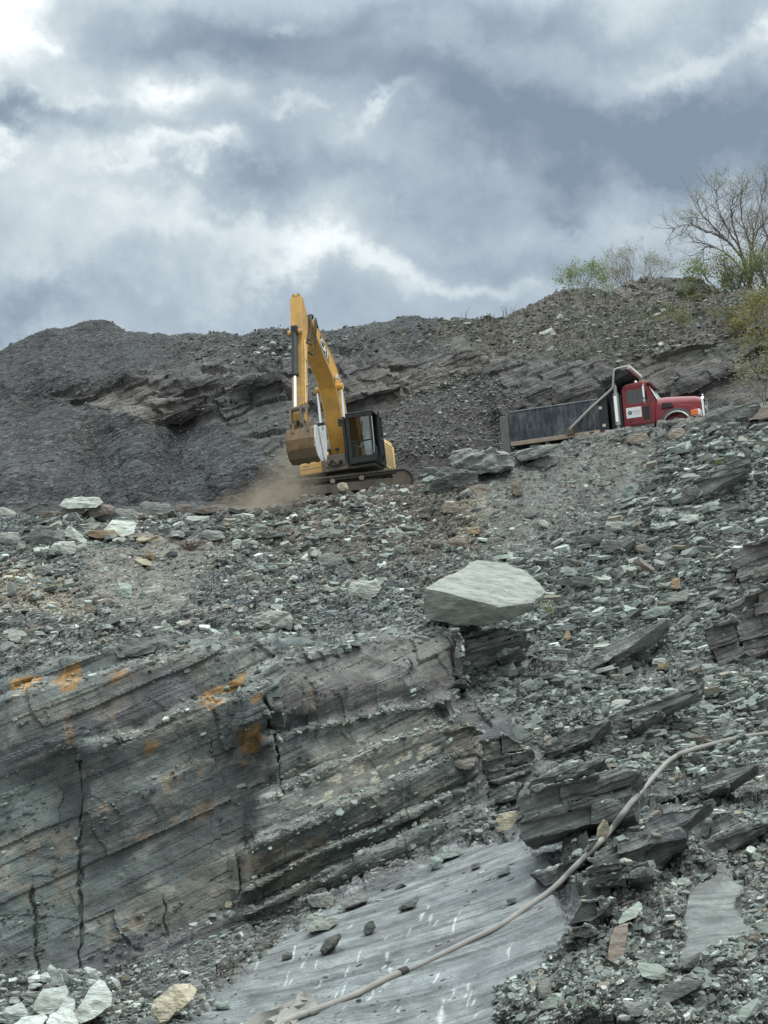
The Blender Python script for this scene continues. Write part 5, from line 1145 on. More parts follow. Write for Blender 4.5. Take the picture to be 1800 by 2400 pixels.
tb('layered_rock', (312, 1254, 390, 1272), 0, 'cream', 'cream coloured layered rock below the crest', layer=.08); tb('rock', (398, 1243, 436, 1260), -.1, 'pale', 'white stone beside the reddish dry roots')
tb('slate_slab', (313, 1296, 342, 1308), 0, 'grey', 'upper slab of the small stack beside the orange slate'); traced('slate_flake', [(338, 1290), (344, 1288), (360, 1304), (358, 1312), (346, 1310)], 'tan', 'orange slate standing on the small stack', cat='slate', lean=.3); tb('slate_slab', (314, 1308, 360, 1326), -.25, 'cream', 'lower cream slab of the small stack under the orange slate')
tb('slate_slab', (616, 1226, 720, 1246), .1, 'pale', 'long pale slab lying at the edge of the dust', lean=.5, d=50.5); tb('rock', (588, 1228, 626, 1246), 0, 'grey', 'small block at the left tip of the long pale slab'); tb('slate_slab', (560, 1240, 672, 1264), .05, 'grey', 'grey slabs under the long pale slab', layer=.1)
tb('slate_slab', (736, 1240, 812, 1262), .02, 'grey', 'flat grey slab below the track on brown rubble', layer=.08); tb('rock', (744, 1294, 806, 1328), .05, 'grey', 'rounded dark grey rock in the middle of the bench')
tb('rock', (752, 1214, 780, 1232), 0, 'pale', 'white stone under the middle of the track'); tb('rock', (790, 1130, 818, 1150), 0, 'cream', 'round cream stone touching the track', d=51.8); tb('rock', (888, 1132, 914, 1150), -.4, 'grey', 'tilted grey stone near the right end of the track', d=52)
tb('rock', (470, 1242, 528, 1268), -.1, 'grey', 'grey rock just below the dust cloud', lean=.5); tb('rock', (540, 1264, 566, 1288), .2, 'pale', 'pale stone in front of the long pale slab')
tb('slate_slab', (18, 1474, 64, 1506), -.05, 'pale', 'smooth pale slab on the left end of the bench', lean=.9); tb('rock', (272, 1364, 312, 1404), -.2, 'green', 'greenish rounded slate set in fine grey soil', lean=.7); tb('slate_slab', (80, 1322, 124, 1348), .1, 'grey', 'grey slab above the tan soil at the left'); tb('rock', (196, 1416, 224, 1440), 0, 'brown', 'brown stone on the bench below the tan soil')
tb('slate_slab', (266, 1496, 372, 1542), .18, 'dark', 'dark slab on the bench rim at the left', lean=.7, layer=.12); tb('rock', (16, 1362, 42, 1400), .1, 'grey', 'grey upright slate at the left edge of the tan soil', lean=.3); tb('rock', (1030, 1374, 1031, 1375), 0, 'grey', 'x') if False else None
# upper right slope
tb('boulder', (1414, 1216, 1466, 1250), .05, 'pale', 'pale knobbly stone topping the dark rocks on the right slope', cat='boulder'); tb('rock', (1360, 1252, 1416, 1280), .2, 'dark', 'dark slab left of the pale knobbly stone'); tb('rock', (1412, 1264, 1460, 1296), .3, 'grey', 'grey wedge below the pale knobbly stone'); tb('slate_slab', (1590, 1206, 1640, 1228), .2, 'pale', 'pale slab upslope of the dark hollow stone'); tb('rock', (1484, 1276, 1518, 1296), .05, 'brown', 'dark brown stone right of the grey wedge')
tb('rock', (1458, 1136, 1500, 1162), .45, 'green', 'greenish shard high on the right slope'); tb('rock', (1590, 1140, 1640, 1180), .5, 'dark', 'black rock beside a hollow on the right slope'); tb('slate_slab', (1660, 1080, 1730, 1106), .4, 'pale', 'pale slab with green moss near the right edge')
tb('rock', (1300, 1350, 1390, 1376), .05, 'dark', 'long dark slab right behind the huge pale boulder'); tb('rock', (1572, 1352, 1596, 1382), .4, 'tan', 'tan stone in the middle of the right slope'); tb('slate_slab', (1560, 1384, 1622, 1412), .5, 'grey', 'grey slab below the tan stone on the right slope', lean=.8); tb('slate_slab', (1500, 1422, 1576, 1446), .2, 'green', 'long greenish slab on the right slope')
tb('rock', (1322, 1476, 1338, 1502), .2, 'tan', 'small rusty square stone on the chips below the huge boulder'); tb('rock', (1650, 1478, 1676, 1504), .1, 'pale', 'square pale stone near the right edge')
traced('slate_slab', [(1604, 1604), (1620, 1586), (1668, 1580), (1672, 1592), (1640, 1604)], 'grey', 'grey flat slate above the white slab on the right', lean=1.6, depth=.3); traced('slate_slab', [(1606, 1616), (1640, 1602), (1672, 1594), (1668, 1612), (1640, 1624), (1648, 1636), (1620, 1632)], 'pale', 'white flat slab on the right above the hose', lean=1.6, depth=.3)
tb('slate_slab', (1404, 1638, 1482, 1656), .12, 'pale', 'long pale slab lying on chips, left of the white slab', lean=1.2, depth=.4); tb('slate_slab', (1506, 1650, 1570, 1668), -.1, 'pale', 'pale pointed slab below the long pale slab', lean=1.2, depth=.4); tb('rock', (1540, 1552, 1566, 1572), .1, 'tan', 'rusty stone next to the pale slab above the hose'); tb('slate_slab', (1524, 1540, 1564, 1558), .05, 'pale', 'pale slab touching the rusty stone')
tb('slate_slab', (1726, 1640, 1776, 1660), .3, 'green', 'greenish slab near the right edge above the hose', lean=1.2, depth=.4)
# along the hose and ledges
traced('rock', [(1398, 1968), (1400, 1938), (1414, 1920), (1424, 1926), (1430, 1944), (1420, 1964)], 'cream', 'cream pointed stone standing beside the hose', lean=.2, out=.5); tb('rock', (1482, 1918, 1508, 1936), .1, 'cream', 'small cream stone on the ledge right of the hose', out=.5)
traced('slate_slab', [(1140, 1944), (1160, 1924), (1210, 1900), (1214, 1916), (1196, 1936), (1160, 1956)], 'cream', 'pale brown slab balanced on a dark block at the slab head', lean=.6, d=28.0); traced('rock_block', [(1142, 1958), (1170, 1950), (1180, 1952), (1178, 1986), (1160, 2004), (1144, 1998)], 'dark', 'dark block under the balanced pale brown slab', lean=.1, d=27.9); tb('rock_block', (1178, 1942, 1222, 1980), .1, 'dark', 'black block right of the balanced slab', lean=.2, d=28.3)
tb('rock', (1004, 2006, 1040, 2038), .05, 'green', 'greenish cube of stone at the top edge of the smooth slab', lean=.4); tb('rock', (722, 2088, 790, 2132), .05, 'grey', 'grey block at the left edge of the smooth slab', lean=.5); tb('rock', (714, 2136, 766, 2172), .1, 'pale', 'pale block in front of the grey block by the smooth slab', lean=.4); tb('slate_slab', (718, 2150, 800, 2176), .3, 'pale', 'thin pale slab pointing onto the smooth slab', lean=.8); tb('slate_slab', (800, 2096, 870, 2124), .35, 'grey', 'grey slab along the edge of the smooth slab', lean=.8)
traced('rock', [(748, 2230), (760, 2206), (796, 2186), (800, 2194), (784, 2220), (762, 2236)], 'dark', 'dark pointed rock lying alone on the smooth slab', lean=.6); tb('rock', (660, 2230, 686, 2250), .1, 'dark', 'small dark rock on the smooth slab left of the pointed rock'); tb('rock', (850, 2160, 880, 2190), .4, 'dark', 'flat dark slate resting on the upper smooth slab'); tb('slate_slab', (1160, 2034, 1196, 2052), .3, 'green', 'green slate lying on the smooth slab below the balanced slab', lean=.8); tb('slate_flake', (1100, 2022, 1128, 2036), .25, 'grey', 'grey flake on the smooth slab under the green slate', cat='slate'); tb('slate_flake', (1186, 2104, 1212, 2116), .25, 'dark', 'black flake on the smooth slab above the hose', cat='slate'); tb('slate_flake', (930, 2108, 985, 2128), .4, 'grey', 'grey sliver on the smooth slab, left of the black flake', cat='slate')
tb('rock', (1010, 1996, 1090, 2014), .3, 'green', 'greenish slabs in a row above the green cube of stone', lean=.8)
# lower left heap of pale blocks
traced('pale_block', [(78, 2368), (78, 2350), (110, 2328), (154, 2311), (160, 2326), (150, 2350), (120, 2376), (92, 2378)], 'white', 'big white block at the lower left with a dark lower face', lean=.8, d=19.6); traced('pale_block', [(168, 2388), (180, 2368), (206, 2330), (232, 2295), (246, 2300), (262, 2330), (258, 2356), (220, 2386), (190, 2400)], 'white', 'tall white block with a dark base, right of the big white block', lean=.8, d=19.4)
traced('pale_block', [(20, 2410), (50, 2388), (104, 2374), (112, 2386), (90, 2412), (40, 2424)], 'white', 'white block cut by the lower edge of the photo', lean=.9, d=18.8); traced('pale_block', [(106, 2412), (116, 2376), (150, 2362), (180, 2384), (190, 2410), (150, 2424)], 'white', 'white rounded block in the middle of the lower left heap', lean=.9, d=18.7); traced('pale_block', [(136, 2366), (158, 2336), (176, 2348), (174, 2368), (160, 2382)], 'white', 'white wedge between the big white block and the tall one', lean=.7, d=19.3)
traced('slate_slab', [(112, 2270), (118, 2260), (134, 2272), (154, 2312), (146, 2316), (130, 2304)], 'white', 'white slab standing on end, left one of two spikes', lean=.2, d=20.6); traced('slate_slab', [(140, 2276), (152, 2272), (160, 2288), (154, 2304), (146, 2298)], 'white', 'short white stone leaning on the left spike', lean=.2, d=20.7); traced('slate_slab', [(196, 2270), (201, 2266), (236, 2296), (230, 2306), (210, 2300)], 'white', 'white slab standing on end, right one of two spikes', lean=.2, d=20.6); traced('slate_slab', [(204, 2310), (206, 2294), (226, 2298), (224, 2314)], 'white', 'white stone at the foot of the right spike', lean=.3, d=20.3)
traced('slate_slab', [(256, 2290), (262, 2288), (286, 2316), (282, 2322), (266, 2310)], 'white', 'slim pale slab right of the tall white block', lean=.3, d=20.4); tb('rock', (62, 2284, 98, 2306), .1, 'white', 'grey white square stone left of the standing slabs'); tb('rock', (92, 2276, 122, 2304), .1, 'white', 'white stone right of the grey white square stone'); tb('rock', (62, 2304, 100, 2318), .2, 'white', 'flat white stone below the square stone'); tb('rock', (98, 2304, 132, 2322), .1, 'grey', 'grey stone under the left spike'); tb('slate_slab', (44, 2324, 104, 2342), .1, 'grey', 'grey slab in the lower left heap'); tb('rock', (46, 2340, 82, 2358), .15, 'grey', 'grey violet stone left of the big white block'); tb('rock', (20, 2334, 46, 2354), 0, 'white', 'white nub near the left edge of the lower left heap'); traced('rock', [(2, 2376), (14, 2362), (50, 2350), (66, 2370), (60, 2388), (20, 2394)], 'white', 'flat pale rock with a dark front at the left edge', lean=.5, d=19.5)
traced('boulder', [(354, 2370), (358, 2344), (386, 2326), (408, 2344), (412, 2368), (396, 2392), (376, 2398)], 'cream', 'cream boulder split by a dark crack, front half', lean=.5, d=18.9, cat='boulder'); traced('boulder', [(390, 2326), (400, 2310), (446, 2304), (462, 2320), (440, 2352), (416, 2372), (410, 2350)], 'cream', 'cream boulder split by a dark crack, rear half', lean=.8, d=19.2, cat='boulder'); traced('rock', [(446, 2300), (462, 2292), (486, 2322), (470, 2330), (458, 2320)], 'grey', 'grey slab tilted behind the cracked cream boulder', lean=.4, d=19.6); traced('rock', [(312, 2400), (350, 2378), (376, 2398), (370, 2416), (320, 2420)], 'dark', 'dark flat rock below the cracked cream boulder', lean=.6, d=18.5); tb('rock', (500, 2344, 540, 2366), 0, 'green', 'green stone between the cracked boulder and the hose bundle'); tb('rock', (526, 2110, 546, 2130), 0, 'cream', 'small white stone at the foot of the ledge')
# lower right rubble
traced('slate_slab', [(1448, 2160), (1460, 2138), (1498, 2112), (1508, 2126), (1490, 2150), (1452, 2166)], 'green', 'flat green slab at the upper end of the lower right rubble', lean=1.3, depth=.35); traced('rock', [(1422, 2248), (1430, 2224), (1450, 2170), (1472, 2162), (1466, 2200), (1462, 2240), (1440, 2258)], 'brown', 'long tapering brown slab pointing upslope', lean=1.1, depth=.3); tb('slate_slab', (1494, 2252, 1562, 2298), -.1, 'green', 'broad pale green slab in the lower right rubble', lean=1.2, depth=.35); traced('slate_slab', [(1538, 2356), (1560, 2322), (1610, 2292), (1648, 2300), (1630, 2318), (1590, 2334), (1556, 2360)], 'dark', 'long dark slab in the lower right rubble', lean=.9, depth=.35)
traced('slate_slab', [(1584, 2270), (1604, 2250), (1642, 2232), (1640, 2244), (1612, 2262), (1590, 2276)], 'dark', 'dark slab edge under the big flat rock patch', lean=.5, depth=.3); tb('rock', (1474, 2346, 1512, 2382), .1, 'grey', 'grey angular stone near the lower edge on the right'); tb('rock', (1448, 2376, 1482, 2394), -.1, 'pale', 'white stone at the lower edge on the right'); traced('slate_slab', [(1728, 2384), (1740, 2360), (1776, 2338), (1784, 2350), (1770, 2376), (1744, 2396)], 'green', 'green slab in the lower right corner', lean=1.2, depth=.35); tb('rock', (1754, 2184, 1790, 2214), 0, 'brown', 'brown lump near the right edge above the corner slab'); tb('slate_slab', (1540, 2306, 1572, 2324), .1, 'green', 'small green slab left of the long dark slab', lean=1); traced('rock', [(1440, 2284), (1456, 2270), (1456, 2290)], 'green', 'green triangular slate in the lower right rubble', lean=.9, depth=.3); tb('slate_slab', (1260, 2290, 1296, 2344), .3, 'grey', 'grey leaning slab at the left tip of the lower right rubble', lean=.8); tb('rock', (1264, 2338, 1320, 2366), .2, 'green', 'green stone below the leaning grey slab', lean=.8); tb('slate_slab', (1770, 2160, 1830, 2196), -.3, 'green', 'green slab cut by the right edge above the brown lump', lean=.6)

# ------------------------------------------------------------------ bedrock ledges right of the smooth slab, as blocks set in the slope
def ledge_block(pts, depth=1.6, out=.45, lean=.35, tilt=.35, col=(.17, .182, .174), d=None, top=(.29, .31, .30)):
    NSEED[0] += 1; s = NSEED[0]
    ys = [p[1] for p in pts]; xs = [p[0] for p in pts]
    if d is None: d = float(np.array(hit((min(xs) + max(xs)) / 2, max(ys))[0]) @ FWD) - out
    depth *= .7; P = []
    for x, y in pts:
        u = (max(ys) - y) * d / FPX; p = at(x, y, d + lean * u); P.append(p)
        # the block runs back into the slope along the bedding
        bk = np.array([0.25, 1.0, 0.0]); bk[2] = -.12; bk /= np.linalg.norm(bk); P.append(p + bk * depth)
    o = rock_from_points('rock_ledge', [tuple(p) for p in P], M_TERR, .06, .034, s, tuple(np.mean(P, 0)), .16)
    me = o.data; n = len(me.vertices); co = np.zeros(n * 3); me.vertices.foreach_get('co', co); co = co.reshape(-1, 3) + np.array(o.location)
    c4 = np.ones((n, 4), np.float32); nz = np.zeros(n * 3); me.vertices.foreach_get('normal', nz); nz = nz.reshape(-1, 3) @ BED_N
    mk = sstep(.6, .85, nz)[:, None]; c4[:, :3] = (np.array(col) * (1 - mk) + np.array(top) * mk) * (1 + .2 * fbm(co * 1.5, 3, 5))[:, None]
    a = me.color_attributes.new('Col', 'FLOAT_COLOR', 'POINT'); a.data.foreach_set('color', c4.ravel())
    a = me.attributes.new('strata', 'FLOAT', 'POINT'); a.data.foreach_set('value', np.ones(n, np.float32)); a = me.attributes.new('scree', 'FLOAT', 'POINT'); a.data.foreach_set('value', np.zeros(n, np.float32))
    return o
LEDGES = [
    ([(1215, 1871), (1280, 1839), (1443, 1806), (1491, 1806), (1475, 1904), (1437, 1920), (1290, 1947), (1225, 1969)], dict(out=.5, depth=1.8, lean=.2)),
    ([(1220, 1850), (1318, 1795), (1410, 1774), (1350, 1812), (1280, 1839), (1222, 1868)], dict(out=.4, lean=.5, col=(0.210, 0.231, 0.224))),
    ([(1247, 2045), (1250, 2058), (1280, 2072), (1323, 2050), (1377, 2001), (1399, 1964), (1388, 1972), (1334, 2018)], dict(out=.7, depth=1.4, lean=.1, col=(0.119, 0.126, 0.123))),
    ([(1383, 1993), (1448, 1974), (1518, 1947), (1513, 1996), (1508, 2018), (1443, 2022), (1388, 2023)], dict(out=.6, depth=1.6, lean=.15, top=(.25, .27, .26))),
    ([(1383, 2024), (1513, 2018), (1526, 2056), (1448, 2080), (1383, 2080)], dict(out=.55, depth=1.2, lean=.1, col=(0.126, 0.136, 0.130))),
    ([(1518, 1912), (1643, 1888), (1656, 1884), (1600, 1920), (1589, 1947), (1600, 1969), (1540, 2034), (1513, 2040), (1516, 1960)], dict(out=.7, depth=1.6, lean=.15, col=(0.140, 0.150, 0.147))),
    ([(1595, 1922), (1670, 1920), (1692, 1904), (1748, 1925), (1703, 1953), (1627, 1969), (1595, 1950)], dict(out=.5, depth=1.3, lean=.5, col=(0.210, 0.224, 0.210))),
    ([(1329, 2150), (1367, 2110), (1432, 2105), (1421, 2137), (1388, 2159), (1350, 2178), (1334, 2172)], dict(out=.35, depth=1.2, lean=.2)),
    ([(1334, 2177), (1388, 2162), (1392, 2186), (1372, 2204), (1340, 2198)], dict(out=.3, depth=1.0, lean=.2, col=(0.119, 0.126, 0.123))),
    ([(1274, 1752), (1345, 1708), (1432, 1687), (1388, 1730), (1323, 1763), (1280, 1779)], dict(out=.4, depth=1.5, lean=.4)),
    ([(1150, 1855), (1209, 1833), (1222, 1839), (1209, 1868), (1155, 1890)], dict(out=.45, depth=1.2, lean=.2, col=(0.140, 0.151, 0.140))),
    ([(1512, 1866), (1566, 1860), (1580, 1870), (1530, 1890), (1512, 1888)], dict(out=.4, depth=1.0, lean=.3)),
    ([(1040, 1698), (1066, 1690), (1100, 1700), (1108, 1760), (1096, 1800), (1050, 1790)], dict(out=.35, depth=1.2, lean=.15, col=(0.189, 0.179, 0.154))),
    ([(1120, 1740), (1180, 1720), (1232, 1740), (1236, 1800), (1180, 1840), (1130, 1815)], dict(out=.3, depth=1.2, lean=.3, col=(0.161, 0.161, 0.147))),
    ([(1390, 1700), (1480, 1672), (1540, 1668), (1470, 1712), (1400, 1726)], dict(out=.3, depth=1.2, lean=.5, col=(0.196, 0.210, 0.203))),
    ([(1340, 1560), (1450, 1500), (1560, 1450), (1520, 1492), (1420, 1552), (1350, 1580)], dict(out=.3, depth=1.5, lean=.6, col=(0.280, 0.301, 0.294))),
    ([(1080, 1500), (1150, 1470), (1220, 1478), (1210, 1520), (1130, 1560), (1084, 1570)], dict(out=.6, depth=1.6, lean=.2, col=(0.133, 0.143, 0.140))),
    ([(1060, 1480), (1076, 1476), (1082, 1600), (1066, 1610)], dict(out=.2, depth=.8, lean=.05, col=(0.140, 0.137, 0.126))),
]
LEDGES += [
    ([(1700, 1420), (1800, 1360), (1860, 1500), (1750, 1545)], dict(out=.4, lean=.2, col=(.16, .155, .145))), ([(1716, 1296), (1830, 1240), (1850, 1330), (1740, 1384)], dict(out=.35, lean=.3, col=(.17, .165, .155))),
    ([(1656, 1478), (1718, 1440), (1742, 1530), (1686, 1562)], dict(out=.3, lean=.2, col=(.15, .148, .14))), ([(1590, 1150), (1680, 1090), (1760, 1060), (1750, 1100), (1680, 1140), (1600, 1190)], dict(out=.35, lean=.3, col=(.15, .16, .15))), ([(1420, 1280), (1480, 1250), (1500, 1262), (1440, 1300)], dict(out=.3, lean=.3)),
    ([(1380, 1700), (1500, 1650), (1640, 1600), (1648, 1616), (1500, 1680), (1390, 1726)], dict(out=.25, lean=.5)), ([(1590, 1860), (1700, 1800), (1780, 1790), (1700, 1840), (1610, 1890)], dict(out=.25, lean=.5)), ([(1640, 1980), (1740, 1930), (1800, 1930), (1720, 1990), (1650, 2010)], dict(out=.2, lean=.5)),
]
def clip_band(pts, s0, s1, k=.26):
    def cut(P, lim, sign):
        out = []
        for i in range(len(P)):
            a, b_ = P[i], P[(i + 1) % len(P)]; fa, fb = sign * (a[1] + k * a[0] - lim), sign * (b_[1] + k * b_[0] - lim)
            if fa >= 0: out.append(a)
            if fa * fb < 0: t = fa / (fa - fb); out.append((a[0] + (b_[0] - a[0]) * t, a[1] + (b_[1] - a[1]) * t))
        return out
    P = cut(pts, s0, 1)
    return cut(P, s1, -1) if len(P) > 2 else []
def ledge_stack(pts, out=.45, lean=.35, depth=1.6, d=None, **k):
    rr = random.Random(int(pts[0][0] * 3 + pts[0][1])); S = [p[1] + .26 * p[0] for p in pts]; s0, s1 = min(S), max(S); res = []
    d = float(np.array(hit(sum(p[0] for p in pts) / len(pts), max(p[1] for p in pts))[0]) @ FWD); s = s0; first = True
    while s < s1 - 4:
        t = min(rr.choice([7, 12, 20, 34, 48]), s1 - s + .1)
        P = clip_band(pts, s, s + t, .26)
        if len(P) > 2 and max(p[0] for p in P) - min(p[0] for p in P) > 14:
            x0, x1 = min(p[0] for p in P), max(p[0] for p in P); cuts = [x0 - 1] + ([x0 + (x1 - x0) * rr.uniform(.3, .7)] if x1 - x0 > 90 and rr.random() < .75 else []) + [x1 + 1]
            for a, b_ in zip(cuts[:-1], cuts[1:]):
                Q = [p for p in P if a <= p[0] <= b_]
                for e in (a, b_):                      # points where the joint meets the band
                    for i in range(len(P)):
                        u, v = P[i], P[(i + 1) % len(P)]
                        if (u[0] - e) * (v[0] - e) < 0: f = (e - u[0]) / (v[0] - u[0]); Q.append((e, u[1] + (v[1] - u[1]) * f))
                if len(Q) < 3 or max(p[0] for p in Q) - min(p[0] for p in Q) < 8: continue
                Q = [(x + (rr.uniform(-12, 12) if (abs(x - x0) < 20 or abs(x - x1) < 20) else 0), y + rr.uniform(-4, 4)) for x, y in Q]
                cl = tuple(np.array(k.get('col', (.17, .182, .174))) * rr.uniform(1.0, 1.55)); kk = dict(k); kk['col'] = cl
                res.append(ledge_block(Q, depth=depth * rr.uniform(.8, 1.2), lean=.3, d=d - out * rr.uniform(.15, .62) + lean * (s1 - s) * d / FPX, **kk))
        s += t
    return res
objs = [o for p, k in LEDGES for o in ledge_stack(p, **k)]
for o in objs: o.name = 'rock_ledge'; o['kind'] = 'structure'
LP_, LN_ = [], []
for o in objs:
    rr = random.Random(len(LP_) + 3); fs = [f for f in o.data.polygons if f.normal.z > .4]
    for f in fs:
        if rr.random() < min(1.0, f.area / .006) * .36: LP_.append(np.array(o.location + f.center)); LN_.append(np.array(f.normal))

# ------------------------------------------------------------------ spoil mound on the right skyline
def mound():
    xs = np.linspace(1380, 1740, 130); K = np.array([(1380, 722), (1424, 700), (1450, 678), (1480, 662), (1525, 650), (1598, 648), (1616, 646), (1630, 653), (1652, 671), (1685, 690), (1712, 705), (1740, 722)], float)
    yt = np.interp(xs, K[:, 0], K[:, 1]); rows = []
    for t in np.linspace(0, 1, 46): rows.append((xs, 745 * (1 - t) + yt * t, 101 + 8 * t))
    for t in np.linspace(.1, 1, 10): rows.append((xs, yt + (745 - yt) * t * .6, 109 + 8 * t))
    G = np.array([at_np(x, y, np.full(len(xs), d)) for x, y, d in rows]); G = blur(G, 0, 2); sh = G.shape[:2]
    p = G.reshape(-1, 3); nn = grid_normals(G).reshape(-1, 3); nn = nn * np.sign(nn[:, 2:3] + 1e-6)
    f1, gap, cid, off = cells(bed_coords(p) * 1.3, 5); p = p + nn * (.4 * fbm(p * .3, 3, 1) + .3 * (cid - .5))[:, None]
    ii = np.arange(sh[0] * sh[1]).reshape(sh); fs = np.stack([ii[:-1, :-1], ii[:-1, 1:], ii[1:, 1:], ii[1:, :-1]], -1).reshape(-1, 4)
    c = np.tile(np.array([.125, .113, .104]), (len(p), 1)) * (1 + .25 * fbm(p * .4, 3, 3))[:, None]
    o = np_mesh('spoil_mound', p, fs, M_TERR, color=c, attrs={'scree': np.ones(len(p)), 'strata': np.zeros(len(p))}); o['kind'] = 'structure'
    return p, nn
MP, MN = mound()

# ------------------------------------------------------------------ loose slate rubble (uncountable) 
def shards(name, P, N, size, color, seed, up_mix=.45, tilt=.28, spin=.6, thick=(.12, .34), asp=(.38, .85)):
    r = np.random.default_rng(seed); n = len(P); K = 6
    nr = N * (1 - up_mix) + BED_N * up_mix + r.normal(0, tilt, (n, 3)); nr /= np.linalg.norm(nr, axis=1, keepdims=True)
    ang = r.normal(0, spin, n); u = BED_U - nr * (nr @ BED_U)[:, None]; u /= np.linalg.norm(u, axis=1, keepdims=True); v = np.cross(nr, u)
    a = u * np.cos(ang)[:, None] + v * np.sin(ang)[:, None]; b2 = np.cross(nr, a)
    asp = r.uniform(*asp, n); th = size * r.uniform(*thick, n)
    t = (np.arange(K)[None] + r.uniform(-.32, .32, (n, K))) / K * 2 * np.pi; rad = r.uniform(.62, 1.08, (n, K)) * .5
    X = np.cos(t) * rad * size[:, None]; Y = np.sin(t) * rad * (size * asp)[:, None]
    base = P + nr * (th * r.uniform(-.25, .35, n))[:, None]
    ring = lambda s, h: base[:, None] + a[:, None] * (X * s)[..., None] + b2[:, None] * (Y * s)[..., None] + nr[:, None] * (h[..., None])[..., None] * np.ones((1, K, 1))
    dz = th[:, None] * (1 + r.uniform(-.25, .25, (n, K)))
    top = base[:, None] + a[:, None] * (X * .9)[..., None] + b2[:, None] * (Y * .9)[..., None] + nr[:, None] * (dz * .5)[..., None]
    bot = base[:, None] + a[:, None] * X[..., None] + b2[:, None] * Y[..., None] - nr[:, None] * (dz * .5)[..., None]
    Vv = np.concatenate([top, bot], 1).reshape(-1, 3)
    tri = [(0, k, k + 1) for k in range(1, K - 1)] + [(K, K + k + 1, K + k) for k in range(1, K - 1)]
    for k in range(K): j = (k + 1) % K; tri += [(k, K + k, K + j), (k, K + j, j)]
    F = (np.arange(n) * 2 * K)[:, None, None] + np.array(tri)[None]
    C = np.repeat(color, 2 * K, 0)
    o = np_mesh(name, Vv, F.reshape(-1, 3), M_SHARD, color=C); o['kind'] = 'stuff'; return o
def pick(w, n, seed):
    r = np.random.default_rng(seed); p = w / w.sum(); return r.choice(len(w), n, p=p)
vis = ((px > -120) & (px < 1920)).astype(float) * (np.arange(len(px)) // SHP[1] > R0[1] - 6) * ((np.arange(len(px)) // SHP[1] < R0[6]) | (np.arange(len(px)) // SHP[1] >= R0[9] - 40))
vis = vis * (np.arange(len(px)) // SHP[1] < R0[11] + 4)
PAL = np.array([(.205, .218, .205), (.135, .145, .14), (.075, .083, .082), (.31, .335, .315), (.38, .395, .365), (.19, .168, .14), (.235, .20, .155), (.17, .19, .185)])
def colour(n, w, seed):
    r = np.random.default_rng(seed); c = PAL[r.choice(len(PAL), n, p=np.array(w) / sum(w))]; return c * r.lognormal(-.10, .26, (n, 1)) * np.array([.95, 1.0, .965])
def scatter(name, w, n, smin, smax, wmax, cw, seed, alpha=2.0, **k):
    i = pick(w * vis, n, seed); r = np.random.default_rng(seed + 1); s = np.clip(smin * r.uniform(0, 1, n) ** (-1 / alpha), 0, smax); d = PD.ravel()[i]
    sz = np.minimum(s * d / FPX, wmax * r.uniform(.6, 1, n)); jit = r.normal(0, 1, (n, 3)) * (2.0 * d / FPX)[:, None]
    c = colour(n, cw, seed + 2)
    if 'chips' in name: c = c * .74
    if 'ground' in k: c = c * (1 - k['ground']) + TC[i] * k.pop('ground') * 1.3
    return shards(name, q[i] + jit, NB[i], sz, c, seed + 3, **k)
ledge_on = np.zeros(len(q))
for pl, de, w_, reach in TERR[:9]:
    a = np.array(pl, float); s = py - np.interp(px, a[:, 0], a[:, 1]); side = sstep(a[0, 0], a[0, 0] + 30, px) * (1 - sstep(a[-1, 0] - 20, a[-1, 0], px)); ledge_on = np.maximum(ledge_on, np.exp(-((s + w_ * .3) / (w_ * .6)) ** 2) * side)
near = 1 - z_back
toe = Zp([(330, 2260), (480, 2190), (640, 2140), (780, 2090), (900, 2040), (1000, 2010), (1010, 2040), (860, 2110), (700, 2190), (600, 2260), (500, 2340), (430, 2420), (250, 2420), (240, 2320)], 16)
dens = near * z_scree * (1 - .85 * z_fine)
cl_ = .55 + .9 * sstep(-.25, .45, fbm(q * .28, 3, 91)); dens *= cl_
rightside = sstep(1080, 1250, px) * near
scatter('rubble', dens * (1 - rightside) * (py < 1560), 16000, 4.5, 40, .75, [5, 4, 3, 2.3, .9, 2.3, .35, 1.5], 201, alpha=1.8)
scatter('rubble', dens * rightside * (py < 2000), 23000, 6, 56, 1.0, [5, 5, 3.6, 1.9, .6, .7, .08, 4], 211, alpha=1.55, up_mix=.72, spin=.38, tilt=.2, thick=(.10, .24), asp=(.26, .62))
scatter('rubble', (dens * (py > 1900) * (px > 1100) * (1 - z_ledge) + z_slab * .006 * 0), 11000, 7, 34, .5, [5, 5, 3.2, 2.0, .8, 1.0, .2, 3.5], 221, alpha=1.6, up_mix=.3, tilt=.4, spin=1.2)
scatter('rubble', dens * (py > 2150) * (px < 520) + toe * .30 * near, 4200, 6, 32, .5, [4, 3, 1.5, 3, 2.0, .6, .2, 3], 231, alpha=1.7, up_mix=.4)
scatter('rubble', ledge_on * near, 2800, 4.5, 28, .5, [4, 4, 2.5, 2.2, .8, .8, .2, 3], 241, alpha=1.8)
scatter('rubble', near * z_ledge + near * np.clip(4 * z_patch * (1 - z_patch), 0, 1), 3600, 5, 28, .45, [4, 4, 3, 2, .7, 1.2, .3, 3], 246, alpha=1.8, up_mix=.7)
scatter('slate_flakes', near * z_ramp * (1 - z_cliff), 3000, 5, 30, .55, [3, 5, 5, 1.2, .4, .5, .1, 3], 268, alpha=1.7, up_mix=.9, tilt=.1, spin=.3, asp=(.22, .55), thick=(.08, .2))
scatter('rubble', near * Zp([(960, 1440), (1060, 1462), (1200, 1456), (1290, 1420), (1300, 1450), (1210, 1480), (1060, 1486), (950, 1466)], 10), 420, 8, 34, .5, [4, 3, 2, 2, 1, 1.5, .3, 2], 269, alpha=1.7)
